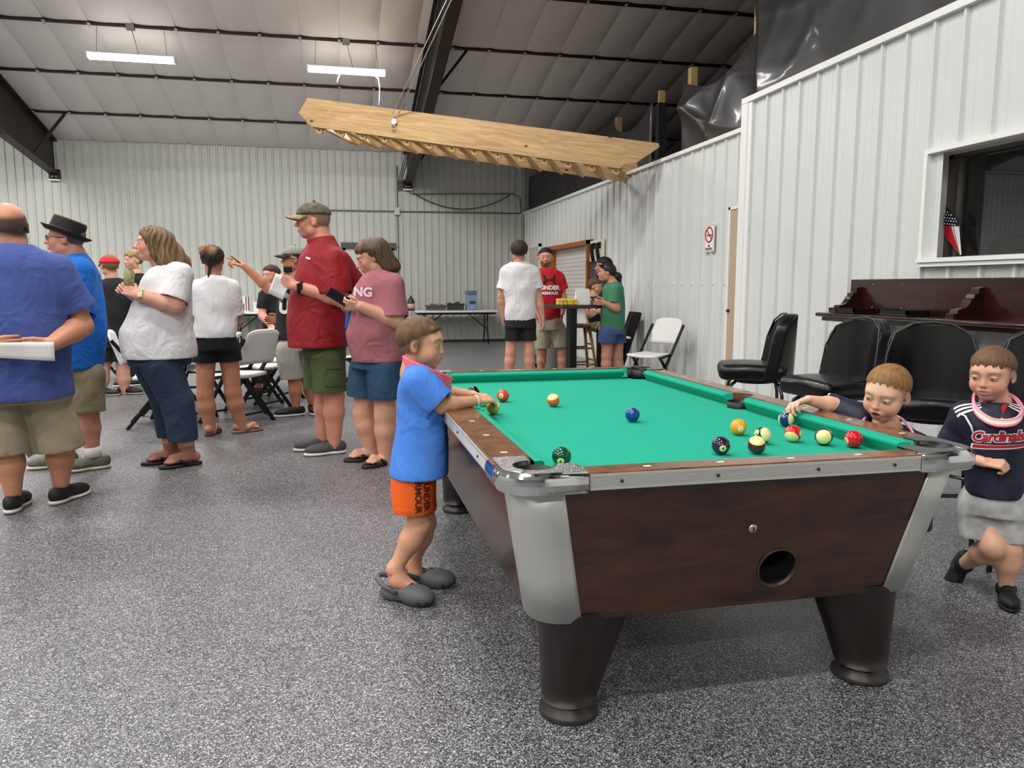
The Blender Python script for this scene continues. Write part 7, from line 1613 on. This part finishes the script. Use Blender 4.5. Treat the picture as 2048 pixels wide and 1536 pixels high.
for s in (-1, 1): MB().bar((s*.2, -.15, 0), (s*.18, .16, .88), .022, .03).build('frame_tube', bfr, bk3)
MB().box((-.2, -.005, .50), (.2, .03, .86)).xf(Matrix.Rotation(R(-19), 4, 'X') @ Matrix.Translation((0, -.16, .04))).build('folded_back', M('dark fabric', '18141a', .8), bk3); MB().box((-.2, -.005, .10), (.2, .03, .46)).xf(Matrix.Rotation(R(-19), 4, 'X') @ Matrix.Translation((0, -.16, .04))).build('folded_seat', M('dark fabric', '18141a', .8), bk3)

# ---- hanging wooden stairs
pine2 = wood_mat('knotty pine', 'a88353', 'cba874', .55, (1.2, 14, 14), 1.6, knots=True); pine_t = wood_mat('pine tread', 'ab8450', 'cfae76', .55, (2, 2, 2), 3)
A0, B0 = Vector((-.42, 11.7, 3.72)), Vector((4.18, 9.78, 2.93)); ln = (B0-A0).length; dx = (B0-A0).normalized(); sd = Vector((0, 0, 1)).cross(dx).normalized(); upv = dx.cross(sd).normalized()
if upv.z < 0: upv = -upv
sd = upv.cross(dx).normalized()          # pointing away from the camera
stw = 1.3
stp = empty('hanging_stairs', A0, 0, 'pine staircase hoisted flat under the ceiling by rope', 'stairs')
mrot = Matrix((dx, sd, upv)).transposed().to_4x4(); stp.rotation_euler = mrot.to_euler()
strg = [(0, -.03), (.10, .19), (ln-.02, .195), (ln, .15), (ln-.28, -.10), (ln-.42, -.13), (ln-.46, -.19), (.22, -.19)]
def stringer(y): return MB().prism(strg, 0, .042).xf(Matrix(((1, 0, 0, 0), (0, 0, 1, y), (0, 1, 0, 0), (0, 0, 0, 1)))).build('stringer', pine2, stp)
stringer(0.); stringer(stw-.042)
tm = MB().prism([(-.15, -.016), (.11, -.016), (.15, .0), (.15, .02), (.11, .03), (-.15, .03)], 0, stw-.09).xf(Matrix(((1, 0, 0, 0), (0, 0, 1, .045), (0, 1, 0, 0), (0, 0, 0, 1)))).mesh('tread')
for i in range(14): link_mesh('tread', tm, pine_t, stp, (.30+i*.325, 0, -.13), (0, R(38), 0))
clm = MB().prism([(-.16, -.045), (.07, -.045), (.115, -.02), (.115, .02), (.07, .05), (-.16, .05)], 0, .036).xf(Matrix(((1, 0, 0, 0), (0, 0, 1, .046), (0, 1, 0, 0), (0, 0, 0, 1)))).mesh('cleat')
for i in range(14):
    cl_ = link_mesh('cleat', clm, pine_t, stp, (.26+i*.325, 0, -.185), (0, R(34), 0)); MB().lathe([(.014, 0), (.013, .006), (.006, .009)], 10).xf(Matrix.Translation((.06, .046, .0)) @ Matrix.Rotation(math.pi/2, 4, 'X')).build('cleat_bolt', M('dark bolt', '5b4630', .5), cl_)
    MB().lathe([(.009, 0), (.008, .004), (.003, .006)], 8).xf(Matrix.Translation((.35+i*.325, -.0, -.03+.05*(i % 2))) @ Matrix.Rotation(math.pi/2, 4, 'X')).build('screw_head', M('pale screw', 'd8c79a', .4), stp)
for i in range(14):
    MB().lathe([(.009, 0), (.008, .004), (.003, .006)], 8).xf(Matrix.Translation((.45+i*.30, -.0, .05-.02*(i % 3))) @ Matrix.Rotation(math.pi/2, 4, 'X')).build('screw_head', M('pale screw', 'd8c79a', .4), stp)
pul = empty('pulley', (1.42, -.03, .02), parent=stp)
MB().lathe([(.035, -.012), (.04, 0), (.035, .012)], 18).xf(Matrix.Rotation(math.pi/2, 4, 'X')).build('pulley_wheel', chrome, pul); MB().tube([(.03*math.cos(t), -.0, -.075+.03*math.sin(t)) for t in np.linspace(0, 2*math.pi, 17)], .007, 6, False).build('eye_bolt', chrome, pul); MB().tube([(0, 0, .04), (0, 0, .10)], .006, 6).build('pulley_shackle', chrome, pul)
pw = Matrix.Translation(A0) @ mrot @ Vector((1.42, -.04, .02))
ropem = M('white rope', 'c9c4b8', .7)
rp = empty('hoist_rope', (1.64, 9.0, 0), 0, 'pair of thin white hoist ropes rising from stairs to rafter', 'rope')
for k in (-.02, .06): MB().tube([(pw.x-1.64+k, pw.y-9.0, pw.z+.1), (.13+k*.5, .0, ceil_z(9.0)-.9)], .006, 6).build('rope_line', ropem, rp)
